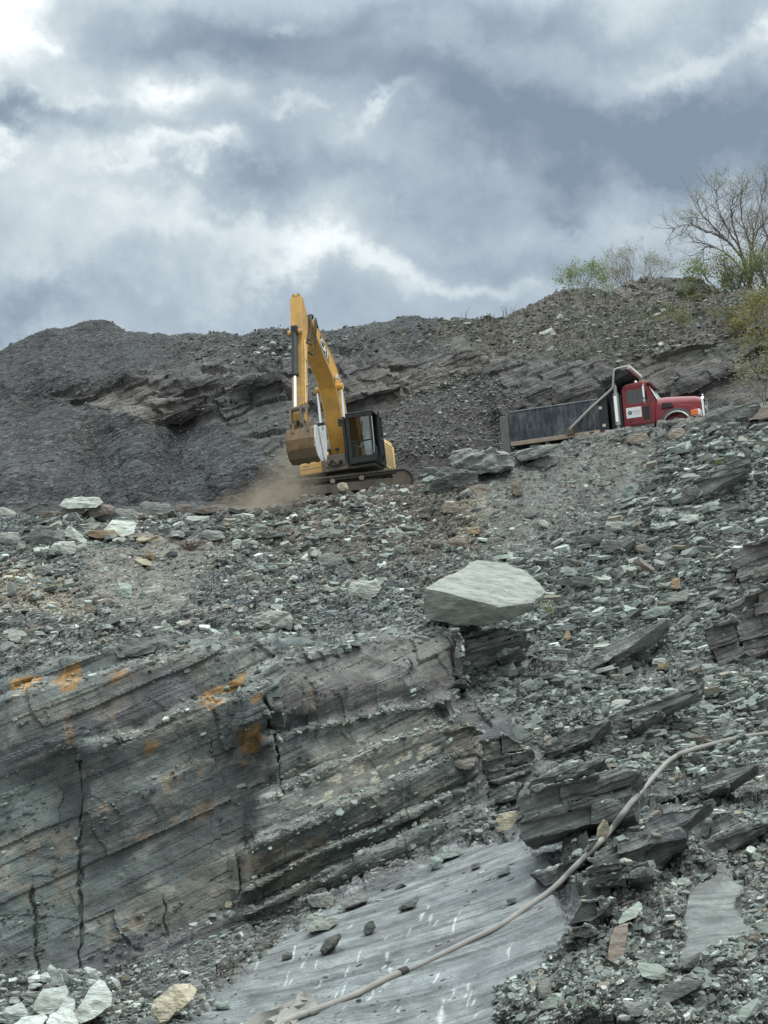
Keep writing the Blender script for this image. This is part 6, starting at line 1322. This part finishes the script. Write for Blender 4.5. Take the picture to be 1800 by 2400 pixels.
scatter('grit', near * z_fine + .04 * near * z_scree, 5200, 3, 16, .4, [4, 3, 1, 2.2, .9, 1.4, .6, 2], 251, alpha=2.0)
scatter('slate_flakes', near * z_slab * (sstep(0, .5, fbm(q * .5, 3, 95)) + .06), 900, 4, 22, .35, [3, 4, 4, 1, .3, .2, 0, 3], 261, alpha=1.6, up_mix=.9, tilt=.08, thick=(.05, .15))
scatter('slate_flakes', near * z_cliff * sstep(.0, .5, fbm(b * np.array([.6, .6, 3.0]), 3, 96)), 2600, 4, 22, .4, [2, 5, 5, .6, .2, 1.0, .3, 3], 266, alpha=1.8, up_mix=.9, tilt=.1)
scatter('spoil_chips', z_heap * (1 - Zp([(870, 1090), (900, 960), (1000, 900), (1110, 860), (1200, 940), (1190, 1070), (1050, 1120)], 16)), 9000, 2.2, 9, .3, [1.5, 4, 5, .8, .15, 1.0, .1, 1], 271, alpha=2.4, ground=.6, up_mix=0, tilt=.18, spin=1.4, thick=(.08, .2))
scatter('spoil_chips', z_back * Zp([(870, 1090), (900, 960), (1000, 900), (1110, 860), (1200, 940), (1190, 1070), (1050, 1120)], 16), 5200, 3.0, 13, .4, [4, 4, 3, 2.0, .6, 2, .3, 2], 281, alpha=2.0, ground=.3)
scatter('spoil_chips', z_back * z_top + z_back * (py < 850) * sstep(600, 760, px) * (1 - z_out) * .7 + z_back * Zp([(380, 800), (560, 800), (600, 785), (680, 780), (690, 840), (560, 870), (420, 840)], 14) * 1.6, 9500, 3.4, 19, .6, [4, 4, 3, 1.3, .5, 3.2, .5, 1.5], 291, alpha=1.9, ground=.3)
scatter('spoil_chips', z_out * z_back, 700, 3.5, 18, .7, [2, 4, 5, .6, .1, 2.4, .3, 1], 296, alpha=1.9, ground=.3, up_mix=.9)
r_ = np.random.default_rng(5); i_ = r_.choice(len(MP), 2400); shards('spoil_chips', MP[i_], MN[i_], np.clip(.09 * r_.uniform(0, 1, 2400) ** -.5, 0, .5), colour(2400, [3, 3, 2, 1.4, .6, 4, .8, .6], 299) * .75, 7)

r_ = np.random.default_rng(15); k_ = len(LP_)
if k_: shards('rubble', np.array(LP_), np.array(LN_), np.clip(.05 * r_.uniform(0, 1, k_) ** -.55, 0, .3), colour(k_, [4, 4, 3, 2, .7, 1.2, .3, 3], 298), 17, up_mix=.6)

# ------------------------------------------------------------------ middle-sized stones, one object each
PROTO = []
for k in range(12):
    rr = random.Random(400 + k); P = []
    n = rr.randint(6, 8)
    for h, s in ((-.5, .95), (.5, .85)):
        for j in range(n): a = 2 * math.pi * (j + rr.uniform(-.3, .3)) / n; e = rr.uniform(.7, 1.05) * .5; P.append((math.cos(a) * e * s, math.sin(a) * e * .72 * s, h * rr.uniform(.18, .34)))
    colk = ['grey', 'pale', 'grey', 'dark', 'green', 'brown', 'grey', 'dark', 'green', 'pale', 'brown', 'tan'][k]
    o = rock_from_points('slate_stone', P, M_STONE[colk], .13, .02, 500 + k, (0, 0, 0), .08); PROTO.append((o, colk))
used = [False] * 12
def set_stone(k, pos, nrm, size, rr, label, group):
    base, _ = PROTO[k]
    if not used[k]: o = base; used[k] = True
    else: o = base.copy(); COL.objects.link(o)
    n = (Vector(nrm) * .5 + V(BED_N) * .5 + Vector((rr.gauss(0, .2), rr.gauss(0, .2), rr.gauss(0, .12)))).normalized()
    a = V(BED_U); a = (a - n * a.dot(n)).normalized(); a = Matrix.Rotation(rr.gauss(0, .55), 3, n) @ a; b_ = n.cross(a)
    M = axes(Vector(pos) + n * size * .0, a, b_, n) @ Matrix.Diagonal((size, size * rr.uniform(.8, 1.25), size * rr.uniform(.7, 1.3), 1))
    o.matrix_world = M; tag(o, label, 'slate stone', group)
KIDX = {'pale': [1, 9], 'grey': [0, 2, 6], 'dark': [3, 7], 'green': [4, 8], 'brown': [5, 10], 'tan': [11]}
def field(poly, n, sz, mixc, name, seed, mind=20):
    """stones of one stretch of ground: those of one colour there share what is said of them"""
    rr = random.Random(seed); xs = [p[0] for p in poly]; ys = [p[1] for p in poly]; got = []; tries = 0
    while len(got) < n and tries < 4000:
        tries += 1; x, y = rr.uniform(min(xs), max(xs)), rr.uniform(min(ys), max(ys))
        if poly_mask(np.array([x]), np.array([y]), poly, .5)[0] < .5 or any(abs(x - a) + abs(y - b_) < mind for a, b_ in got): continue
        loc, nr = hit(x, y)
        if loc is None: continue
        got.append((x, y)); d = float(np.array(loc) @ FWD); s = rr.uniform(*sz) * (1 + .7 * (rr.random() < .15)) * d / FPX
        ck = rr.choices(list(mixc), weights=list(mixc.values()))[0]
        if nr.dot(Vector(loc)) > 0: nr = -nr
        words = {'pale': 'pale', 'grey': 'grey', 'dark': 'dark', 'green': 'greenish', 'brown': 'brown', 'tan': 'tan'}[ck]
        set_stone(rr.choice(KIDX[ck]), loc, nr, s, rr, words + ' loose slate stone ' + name, words + ' loose stones ' + name)
field([(1300, 1440), (1420, 1300), (1560, 1150), (1800, 1010), (1800, 1300), (1660, 1340), (1640, 1560), (1300, 1570)], 52, (26, 46), {'grey': 5, 'pale': 2, 'dark': 3, 'green': 2, 'brown': 1}, 'on the steep slope right of the huge boulder', 61)
field([(560, 1270), (920, 1250), (980, 1300), (880, 1340), (740, 1420), (420, 1470), (480, 1400), (640, 1350)], 36, (22, 38), {'grey': 4, 'pale': 2, 'brown': 4, 'dark': 2}, 'in the brown rubble between excavator and cliff', 62)
field([(0, 1440), (120, 1440), (260, 1480), (180, 1520), (0, 1560)], 16, (20, 36), {'grey': 4, 'pale': 3, 'brown': 2}, 'at the left end of the bench', 63)
field([(1240, 2290), (1400, 2210), (1560, 2160), (1600, 2260), (1800, 2230), (1800, 2400), (1200, 2400)], 40, (30, 58), {'grey': 5, 'pale': 1.5, 'dark': 3, 'green': 4, 'brown': 1}, 'in the lower right rubble', 64, 34)
field([(1540, 2060), (1640, 1990), (1800, 1880), (1800, 2080), (1720, 2050), (1600, 2110)], 14, (26, 44), {'grey': 4, 'dark': 2, 'green': 3, 'pale': 1}, 'on chips above the big flat rock patch', 65)
field([(700, 1170), (960, 1150), (1000, 1200), (960, 1240), (720, 1230)], 20, (14, 26), {'pale': 4, 'grey': 3, 'brown': 2}, 'right below the excavator track', 66, 16)
field([(0, 1200), (300, 1200), (520, 1205), (520, 1262), (300, 1285), (0, 1310)], 18, (34, 62), {'grey': 5, 'pale': 2.5, 'brown': 1.5, 'dark': 1}, 'in the row of blocks along the left crest', 71, 34)
field([(606, 800), (640, 792), (682, 805), (684, 850), (640, 850), (600, 830)], 12, (16, 30), {'pale': 3, 'grey': 4}, 'on the ridge just left of the boom', 67, 12)
field([(1560, 1640), (1800, 1620), (1800, 1700), (1620, 1740), (1480, 1790)], 14, (24, 42), {'pale': 3, 'grey': 4, 'green': 3}, 'on fine chips just above the hose', 68)
field([(1000, 765), (1300, 730), (1600, 720), (1760, 760), (1500, 830), (1200, 820)], 24, (18, 34), {'grey': 3, 'brown': 3, 'pale': 2, 'dark': 2}, 'on the mossy bank above the truck', 69)
field([(1180, 1240), (1300, 1180), (1420, 1100), (1440, 1180), (1320, 1300), (1180, 1310)], 10, (14, 24), {'pale': 4, 'grey': 2}, 'on the smooth grey slope below the truck', 70)
for k in range(12):
    if not used[k]: bpy.data.objects.remove(PROTO[k][0])
# ------------------------------------------------------------------ hose
M_HOSE = mat_plain('hose_canvas', (0.215, 0.21, 0.19), 0.8, 0, 0.25, 3.0, dust=0.6, dust_col=(0.16, 0.155, 0.145), dscale=2.2)
HP = [(1990, 1690), (1890, 1704), (1800, 1719), (1741, 1727), (1670, 1744), (1605, 1763), (1567, 1784), (1540, 1812), (1502, 1855), (1470, 1893), (1434, 1942), (1388, 1991), (1345, 2034), (1296, 2083), (1236, 2126), (1171, 2170), (1106, 2202), (1046, 2232), (976, 2265), (900, 2297), (841, 2327), (760, 2360), (700, 2381), (651, 2404), (600, 2436)]
def all_hit(px_, py_):
    d = at(px_, py_, 1.0); d = d / np.linalg.norm(d); best = None
    loc, nr = hit(px_, py_)
    dist = (loc).length if loc else 1e9
    for o in objs:
        mi = o.matrix_world.inverted() if False else Matrix.Translation(-o.location)
        ok, l2, n2, fi = o.ray_cast(mi @ Vector((0, 0, 0)), V(d))
        if ok:
            w = l2 + o.location
            if w.length < dist: dist = w.length; loc, nr = w, n2
    return loc, nr
def smooth_path(pts, sub=6):
    P = [Vector(p) for p in pts]; out = []
    for i in range(len(P) - 1):
        a, b_, c, d = P[max(i - 1, 0)], P[i], P[i + 1], P[min(i + 2, len(P) - 1)]
        for k in range(sub):
            t = k / sub; out.append(.5 * ((2 * b_) + (c - a) * t + (2 * a - 5 * b_ + 4 * c - d) * t * t + (3 * b_ - a - 3 * c + d) * t ** 3))
    out.append(P[-1]); return out
dist = []
for x, y in HP:
    loc, nr = all_hit(x, y); dist.append(float(np.array(loc) @ FWD))
dist = np.array(dist); ds = dist.copy()
for _ in range(2):
    e = np.pad(ds, 1, mode='edge'); ds = np.minimum(dist, .25 * e[:-2] + .5 * e[1:-1] + .25 * e[2:])
hp = [at(x, y, d - .075) for (x, y), d in zip(HP, ds)]
hp = smooth_path(hp, 8)
for it in range(2):                                  # keep the hose on top of whatever it crosses
    for k, p in enumerate(hp):
        x_, y_, d_ = proj(np.array(p)); loc, nr = all_hit(float(x_), float(y_)); hd = float(np.array(loc) @ FWD)
        lift = .075 if x_ < 1300 else .14
        if d_ > hd - lift: hp[k] = V(at(float(x_), float(y_), hd - lift))
    if it == 0: hp = [hp[0]] + [hp[k - 1] * .25 + hp[k] * .5 + hp[k + 1] * .25 for k in range(1, len(hp) - 1)] + [hp[-1]]
hp = [hp[0]] + [hp[k - 1] * .25 + hp[k] * .5 + hp[k + 1] * .25 for k in range(1, len(hp) - 1)] + [hp[-1]]
ho = MB().tube(hp, [.046 + .008 * min(1, max(0, (proj(np.array(p))[0] - 1350) / 250)) for p in hp], 12).build('hose', M_HOSE, None, 80)
# the object's base sits on the ground; the band is a part of the hose
tag(ho, 'long pale grey hose snaking down the smooth slab from the right edge', 'hose')
k0 = min(range(len(hp)), key=lambda k: abs(proj(np.array(hp[k]))[0] - 950))
MB().tube([hp[k0 - 1].lerp(hp[k0], .3), hp[k0], hp[k0].lerp(hp[k0 + 1], .9)], .066, 12).build('coupling', M_RUB, ho, 60)
# bundle of flattened hose lying beside it
def ribbon(m, pts, w, th=.02, seg=6):
    P = smooth_path(pts, seg); vs, fs = [], []; n = len(P)
    for i, p in enumerate(P):
        t = (P[min(i + 1, n - 1)] - P[max(i - 1, 0)]).normalized(); v = p.normalized(); s = t.cross(v).normalized(); tw = .5 * math.sin(i * .35)
        s = (s * math.cos(tw) + v * math.sin(tw)); nr = t.cross(s)
        for a, b_ in ((-1, -1), (1, -1), (1, 1), (-1, 1)): vs.append(p + s * w * .5 * a + nr * th * b_)
    for i in range(n - 1):
        for k in range(4): fs.append([i * 4 + k, i * 4 + (k + 1) % 4, (i + 1) * 4 + (k + 1) % 4, (i + 1) * 4 + k])
    fs += [[0, 1, 2, 3], [(n - 1) * 4 + k for k in (3, 2, 1, 0)]]; m._add(vs, fs)
def gp(x, y, lift): loc, nr = hit(x, y); return V(at(x, y, float(np.array(loc) @ FWD) - lift))
m = MB()
ribbon(m, [gp(570, 2412, .06), gp(600, 2392, .08), (gp(640, 2376, .1)), gp(665, 2366, .14), gp(700, 2350, .2), gp(712, 2338, .3)], .13)
ribbon(m, [gp(660, 2405, .1), gp(676, 2385, .2), gp(694, 2362, .28), gp(706, 2340, .34), gp(712, 2334, .36), gp(724, 2342, .3), gp(734, 2362, .18), (gp(738, 2372, .1))], .14)
ribbon(m, [gp(646, 2366, .1), gp(664, 2372, .16), gp(690, 2366, .22), gp(720, 2358, .2), gp(748, 2354, .1)], .11)
ribbon(m, [gp(655, 2410, .16), gp(660, 2388, .24), gp(668, 2372, .28), gp(660, 2362, .24)], .12)
ribbon(m, [gp(680, 2400, .06), gp(700, 2378, .12), gp(722, 2362, .16), gp(730, 2352, .16), gp(712, 2350, .2), gp(690, 2356, .2)], .1)
m.tube([gp(632, 2404, .1), gp(642, 2396, .12), gp(660, 2390, .12)], .075, 12)
hb = m.build('hose_bundle', M_HOSE); tag(hb, 'crumpled bundle of flattened grey hose at the lower end of the slab', 'hose bundle')
# ------------------------------------------------------------------ plants
def mat_leaf(name, cols, tr=.3):
    m, n = new_mat(name); geo = n.add('ShaderNodeNewGeometry')
    c = n.ramp(geo.outputs['Random Per Island'], [(k / (len(cols) - 1), c_) for k, c_ in enumerate(cols)]); n.link(c, n.bs.inputs['Base Color']); n.bs.inputs['Roughness'].default_value = .7; n.bs.inputs['Specular IOR Level'].default_value = .2
    t = n.add('ShaderNodeBsdfTranslucent'); n.link(c, t.inputs[0]); mx = n.add('ShaderNodeMixShader'); mx.inputs[0].default_value = tr; n.link(n.bs.outputs[0], mx.inputs[1]); n.link(t.outputs[0], mx.inputs[2]); n.link(mx.outputs[0], n.out.inputs['Surface'])
    return m
M_BARK = mat_plain('bark', (0.15, 0.132, 0.115), .9, 0, .3, 4)
M_BARK2 = mat_plain('pale_bark', (0.17, 0.15, 0.13), .9, 0, .3, 4)
M_LF_GRN = mat_leaf('spring_leaves', [(.10, .14, .035), (.17, .215, .055), (.24, .28, .08)], .4)
M_LF_YEL = mat_leaf('yellow_leaves', [(.12, .12, .03), (.20, .19, .045), (.26, .22, .06)], .35)
M_LF_BRN = mat_leaf('brown_buds', [(.15, .13, .075), (.20, .19, .10), (.22, .23, .11)], .3)
M_LF_OLV = mat_leaf('olive_leaves', [(.095, .10, .045), (.15, .155, .065), (.20, .19, .09)], .3)
M_STALK = mat_plain('dry_stalk', (0.17, 0.145, 0.11), .9, 0, .2, 6)
def grow(rr, wood, tips, p, d, ln, r, lvl, maxl, spread, up, kids):
    n = 4; pts = [p]; cur = p; dd_ = d.copy()
    for i in range(n):
        dd_ = (dd_ + Vector((rr.gauss(0, .10), rr.gauss(0, .10), rr.gauss(0, .06) + up * .05))).normalized(); cur = cur + dd_ * ln / n; pts.append(cur)
    wood.tube(pts, [r * (1 - .45 * k / n) for k in range(n + 1)], 6 if lvl < 2 else (4 if lvl < 4 else 3), cap=False)
    if lvl >= maxl: tips.append((pts[-1], dd_)); tips.append((pts[2], dd_)); return
    nk = rr.randint(*kids)
    for k in range(nk):
        t = rr.uniform(.45, 1.0) if k else 1.0; i = min(int(t * n), n - 1); q_ = pts[i].lerp(pts[i + 1], t * n - i) if t < 1 else pts[-1]
        ax = dd_.orthogonal(); ax.rotate(Matrix.Rotation(rr.uniform(0, 6.28), 3, dd_)); nd = (dd_ + ax * rr.uniform(.35, 1.0) * spread * (.45 if k == 0 else 1)).normalized(); nd = (nd + Vector((0, 0, up * .22))).normalized()
        grow(rr, wood, tips, q_, nd, ln * rr.uniform(.62, .82), r * (.62 if k == 0 else .5), lvl + 1, maxl, spread, up, kids)
def leaves(m, tips, rr, per, rad, size):
    for p, d in tips:
        for k in range(per):
            c = p + Vector((rr.gauss(0, rad), rr.gauss(0, rad), rr.gauss(0, rad))); a = Vector((rr.gauss(0, 1), rr.gauss(0, 1), rr.gauss(0, 1))).normalized(); b_ = a.orthogonal().normalized(); s = size * rr.uniform(.6, 1.3)
            m._add([c - a * s, c + b_ * s * .45, c + a * s, c - b_ * s * .45], [[0, 1, 2, 3]])
def tree(name, px_, py_, d, height, stems, spread, maxl, leafm, per, rad, size, seed, label, cat='tree', group=None, bark=M_BARK, kids=(2, 3), lean=(0, 0), up=.5, r0=None, l0=.34, fan=.5):
    base = V(at(px_, py_, d)); rr = random.Random(seed); root = empty(name, Matrix.Translation(base)); w, lf, tips = MB(), MB(), []
    for s in range(stems):
        a = 2 * math.pi * (s + rr.random() * .6) / stems; dv = Vector((math.cos(a) * fan * (stems > 1) + lean[0], math.sin(a) * fan * (stems > 1) + lean[1], 1)).normalized()
        grow(rr, w, tips, Vector((math.cos(a) * .05, math.sin(a) * .05, -.4)), dv, height * l0, r0 or height * .018, 0, maxl, spread, up, kids)
    w.build('trunk', bark, root, 60); leaves(lf, tips, rr, per, rad, size); lf.build('crown', leafm, root)
    tag(root, label, cat, group); return root
def limb_tree(name, limbs, d, seed, label, r0, leafm=M_LF_BRN):
    """limbs read off the photograph, given depth of their own, then twigs grown from them"""
    rr = random.Random(seed); bx, by = limbs[0][0]; base = V(at(bx, by, d)); root = empty(name, Matrix.Translation(base)); w, lf, tips = MB(), MB(), []
    for li, lm in enumerate(limbs):
        dep = rr.uniform(-2.2, 2.2); n = len(lm); P = [V(at(x, y, d + (dep * (k / (n - 1)) if li else dep * .3 * k / (n - 1)))) - base for k, (x, y) in enumerate(lm)]
        P = smooth_path(P, 4); n = len(P); ra = r0 * (1 if li < 2 else .75); w.tube([p + Vector((rr.gauss(0, .03), 0, rr.gauss(0, .03))) for p in P], [max(.022, ra * (1 - .85 * (k / (n - 1)) ** .8)) for k in range(n)], 7, cap=False)
        for k in range(int(n * .28), n):
            dv = (P[min(k + 1, n - 1)] - P[k - 1]).normalized()
            for _ in range(1 if rr.random() < .72 else 2):
                sd = Vector((rr.gauss(0, .8), rr.gauss(0, .8), rr.gauss(.35, .4))); nd = (dv * .8 + sd * .75).normalized(); ln = rr.uniform(.75, 1.5) * (1.15 - .45 * k / n)
                grow(rr, w, tips, P[k], nd, ln, max(.02, .045 * (1 - .5 * k / n)), 2, 5, .95, .4, (2, 3))
    w.build('trunk', M_BARK, root, 60); leaves(lf, tips, rr, 3, .15, .045); lf.build('crown', leafm, root); tag(root, label, 'tree'); return root
ZZ = lambda l: [(1200 + a / 2.765, 400 + b_ / 2.765) for a, b_ in l]
limb_tree('bare_tree', [ZZ(l) for l in ([(1548, 870), (1545, 700), (1540, 480), (1500, 350), (1480, 220), (1490, 130)], [(1545, 800), (1500, 600), (1420, 480), (1330, 420), (1240, 390), (1150, 350), (1035, 385)], [(1540, 780), (1500, 560), (1420, 420), (1370, 330), (1330, 220), (1320, 130)], [(1548, 760), (1560, 450), (1590, 300), (1620, 180), (1650, 75)],
    [(1520, 680), (1400, 545), (1310, 500), (1250, 500), (1240, 545)], [(1550, 700), (1620, 500), (1690, 380), (1760, 300)], [(1500, 570), (1440, 380), (1420, 260), (1430, 170)], [(1550, 560), (1580, 420), (1680, 260), (1740, 120)], [(1420, 480), (1300, 360), (1230, 280), (1200, 210)])], 108, 31, 'tall nearly leafless tree with spreading limbs on the right skyline', .115)
limb_tree('bare_tree', [ZZ(l) for l in ([(1700, 900), (1660, 760), (1610, 660), (1570, 560), (1560, 420)], [(1690, 860), (1700, 620), (1680, 480), (1640, 400)], [(1680, 820), (1760, 600), (1800, 480)])], 105, 38, 'second, lower bare tree cut by the right edge of the photo', .09)
tree('green_tree', 1712, 722, 104, 5.0, 6, .9, 4, M_LF_GRN, 11, .3, .095, 33, 'bright green leafy tree behind the mound, left of the bare trees', fan=.7)
tree('green_tree', 1676, 714, 104, 2.8, 3, .9, 3, M_LF_GRN, 10, .2, .08, 43, 'small bright green sapling between mound and leafy tree', fan=.7)
tree('olive_tree', 1772, 718, 103, 5.6, 5, .9, 4, M_LF_OLV, 9, .36, .085, 34, 'dull olive tree filling the space under the bare trees', fan=.6)
tree('olive_tree', 1826, 712, 102, 5.0, 3, .9, 4, M_LF_OLV, 10, .26, .08, 39, 'olive tree cut by the right edge of the photo', fan=.6)
tree('bush', 1366, 694, 103, 3.2, 8, .9, 4, M_LF_GRN, 5, .15, .07, 35, 'thin green bush on the skyline left of the bare bush', cat='bush', fan=.85, bark=M_BARK2, l0=.36, r0=.03)
tree('bush', 1412, 694, 104, 1.7, 4, .9, 3, M_LF_GRN, 4, .14, .065, 45, 'little green bush tucked beside the bare bush', cat='bush', fan=.7, bark=M_BARK2, l0=.36, r0=.03)
tree('bare_bush', 1492, 700, 114, 5.0, 14, .85, 5, M_LF_BRN, 3, .13, .05, 36, 'wide bare bush with many pale stems behind the mound', cat='bush', fan=.8, bark=M_BARK2, l0=.34, r0=.045)
tree('bare_bush', 1552, 668, 112, 1.5, 4, .85, 3, M_LF_BRN, 1, .12, .045, 46, 'small bare bush at the top of the mound', cat='bush', fan=.9, bark=M_BARK2, l0=.34, r0=.025)
def shrub(px_, py_, w, h, leafm, seed, label, n=600, size=.07, lift=.3):
    loc, nr = hit(px_, py_); d = float(np.array(loc) @ FWD) - .1; rr = random.Random(seed); root = empty('shrub', Matrix.Translation(V(at(px_, py_, d)))); st, lf, tips = MB(), MB(), []
    for s in range(9):
        a = rr.uniform(0, 6.28); dv = Vector((math.cos(a) * w / h * .55, math.sin(a) * w / h * .4, 1)).normalized(); grow(rr, st, tips, Vector((rr.uniform(-.15, .15) * w, rr.uniform(-.15, .1) * w, -.15)), dv, h * .45, .02, 0, 3, .9, .3, (2, 3))
    st.build('stem', M_BARK, root); leaves(lf, tips, rr, max(2, n // max(1, len(tips))), h * .09, size); lf.build('foliage', leafm, root); tag(root, label, 'shrub'); return root
shrub(1580, 772, 1.9, 1.35, M_LF_OLV, 51, 'yellow green shrub high on the bank above the truck', 900)
shrub(1702, 762, 1.2, 1.1, M_LF_OLV, 52, 'small olive shrub right of the yellow green one', 500)
shrub(1800, 790, 2.2, 2.6, M_LF_YEL, 53, 'large yellow green shrub at the right edge of the bank', 2200)
shrub(1740, 790, 1.4, 1.1, M_LF_YEL, 58, 'low yellow shrub against the large one at the edge', 500)
shrub(1800, 868, 1.6, 2.3, M_LF_YEL, 54, 'tall golden shrub below the large one at the right edge', 1100)
shrub(1790, 950, 1.9, 2.3, M_LF_BRN, 55, 'brown dry shrub at the right edge above the crest rocks', 1100)
shrub(1630, 705, 1.2, .6, M_LF_OLV, 56, 'low green growth in front of the mound', 300)
shrub(1700, 1094, .8, .4, M_LF_GRN, 57, 'small green plant on the right slope near the mossy slab', 160, .05)
def tuft(px_, py_, h, n, mt, seed, label, name='grass_tuft', cat='grass tuft', w=.25, d=None, heads=False, lean=0.0, group=None, splay=.22):
    loc, nr = hit(px_, py_); d = d or (float(np.array(loc) @ FWD) - .05); rr = random.Random(seed); m = MB()
    for k in range(n):
        a = rr.uniform(0, 6.28); b0 = Vector((rr.gauss(0, w * .3), rr.gauss(0, w * .25), -.1)); hh = h * rr.uniform(.6, 1); lx = rr.gauss(lean, splay); ly = rr.gauss(0, .2)
        P = [b0 + Vector((lx * hh * t * t, ly * hh * t * t, hh * t * (1 - .12 * t))) for t in (0, .35, .7, 1)]; rad = .012 if n > 6 else .022
        m.tube(P, [rad, rad * .9, rad * .7, rad * .35], 4)
        if heads: m.tube([P[-1] - Vector((0, 0, hh * .12)), P[-1] - Vector((0, 0, .04 * hh)), P[-1]], [.02, .05, .01], 5)
    o = m.build(name, mt); o.location = V(at(px_, py_, d)); tag(o, label, cat, group); return o
tuft(1280, 1434, .5, 34, mat_plain('grass_blade', (.19, .21, .09), .8), 71, 'green and straw grass tuft against the right side of the huge boulder', w=.45)
tuft(443, 1286, .45, 60, mat_plain('dry_root', (.115, .075, .06), .9), 72, 'reddish brown dry root clump on the bench left of the dust', 'root_clump', 'dry roots', w=.2, splay=.9)
tuft(1576, 1824, .22, 60, mat_plain('straw', (.33, .27, .2), .9), 73, 'tan clump of dry straw caught by the hose bend', 'straw_clump', 'straw clump', w=.12, splay=1.1)
tuft(818, 784, 1.55, 1, M_STALK, 74, 'single tall dry stalk with a seed head right of the boom', 'dry_stalk', 'dry stalk', heads=True, w=.02, d=87.6)
for k, (x, y, h, n, l) in enumerate([(655, 782, .75, 4, 'dry stalks with seed heads on the ridge just left of the stick'), (610, 788, .6, 5, 'dry stalks on the ridge second cluster left of the stick'), (590, 802, 1.0, 2, 'tall thin stalks on the ridge third cluster left of the stick'), (555, 804, .8, 9, 'hazy dry grass on the ridge dip left of the stick'), (515, 796, .7, 8, 'faint dry grass on the ridge right of the brown hump'), (845, 780, .9, 5, 'thin dry grass right of the tall stalk'), (865, 778, .6, 5, 'short dry grass second clump right of the tall stalk'), (1088, 746, 1.2, 4, 'thin bare stalks on the ridge left of the mossy bank'), (1186, 736, 1.1, 6, 'tall bare stalks on the ridge at the start of the mossy bank'), (1200, 735, .7, 5, 'short bare stalks beside the tall ones on the mossy bank'), (1150, 744, .5, 6, 'low dry grass on the ridge between the stalk clusters'), (960, 762, .5, 5, 'low dry grass on the ridge right of the excavator boom')]):
    tuft(x, y + 2, h, n, M_STALK, 80 + k, l, 'dry_grass', 'dry grass', w=.5 if n > 3 else .25, heads=(k < 2), d=float(PD[R0[11], np.argmin(abs(XS - x))]) - .3)

# ------------------------------------------------------------------ dust thrown up by the bucket
def dust(px_, py_, d, rad, rot, dens, seed):
    m, n = new_mat('dust_air'); n.n.remove(n.bs); tc = n.add('ShaderNodeTexCoord')
    ln = n.add('ShaderNodeVectorMath', operation='LENGTH'); n.link(tc.outputs['Object'], ln.inputs[0])
    ns = n.add('ShaderNodeTexNoise', i_Scale=1.9, i_Detail=5.0, i_Roughness=.6); n.link(tc.outputs['Object'], ns.inputs['Vector'])
    f = n.math('SUBTRACT', 1.0, ln.outputs['Value'], True); f = n.math('MULTIPLY', f, n.math('MULTIPLY', n.math('SUBTRACT', ns.outputs['Fac'], .36), 3.2, True)); f = n.math('MULTIPLY', f, dens)
    pv = n.add('ShaderNodeVolumePrincipled'); pv.inputs['Color'].default_value = (.62, .53, .42, 1); n.link(f, pv.inputs['Density']); pv.inputs['Anisotropy'].default_value = .2; n.link(pv.outputs[0], n.out.inputs['Volume'])
    bm = bmesh.new(); bmesh.ops.create_icosphere(bm, subdivisions=3, radius=1); me = bpy.data.meshes.new('dust'); bm.to_mesh(me); bm.free(); me.materials.append(m)
    o = bpy.data.objects.new('dust', me); COL.objects.link(o); o.location = V(at(px_, py_, d)); o.rotation_euler = (0, R(rot), 0); o.scale = rad; o['kind'] = 'stuff'; o['label'] = 'brown dust cloud drifting below the excavator bucket'
dust(600, 1195, 50.2, (2.1, 1.6, 1.2), -24, 1.5, 1)
dust(680, 1115, 51.6, (1.5, 1.5, 1.4), -40, .7, 2)
SC.cycles.volume_step_rate = 2.0; SC.cycles.volume_max_steps = 64
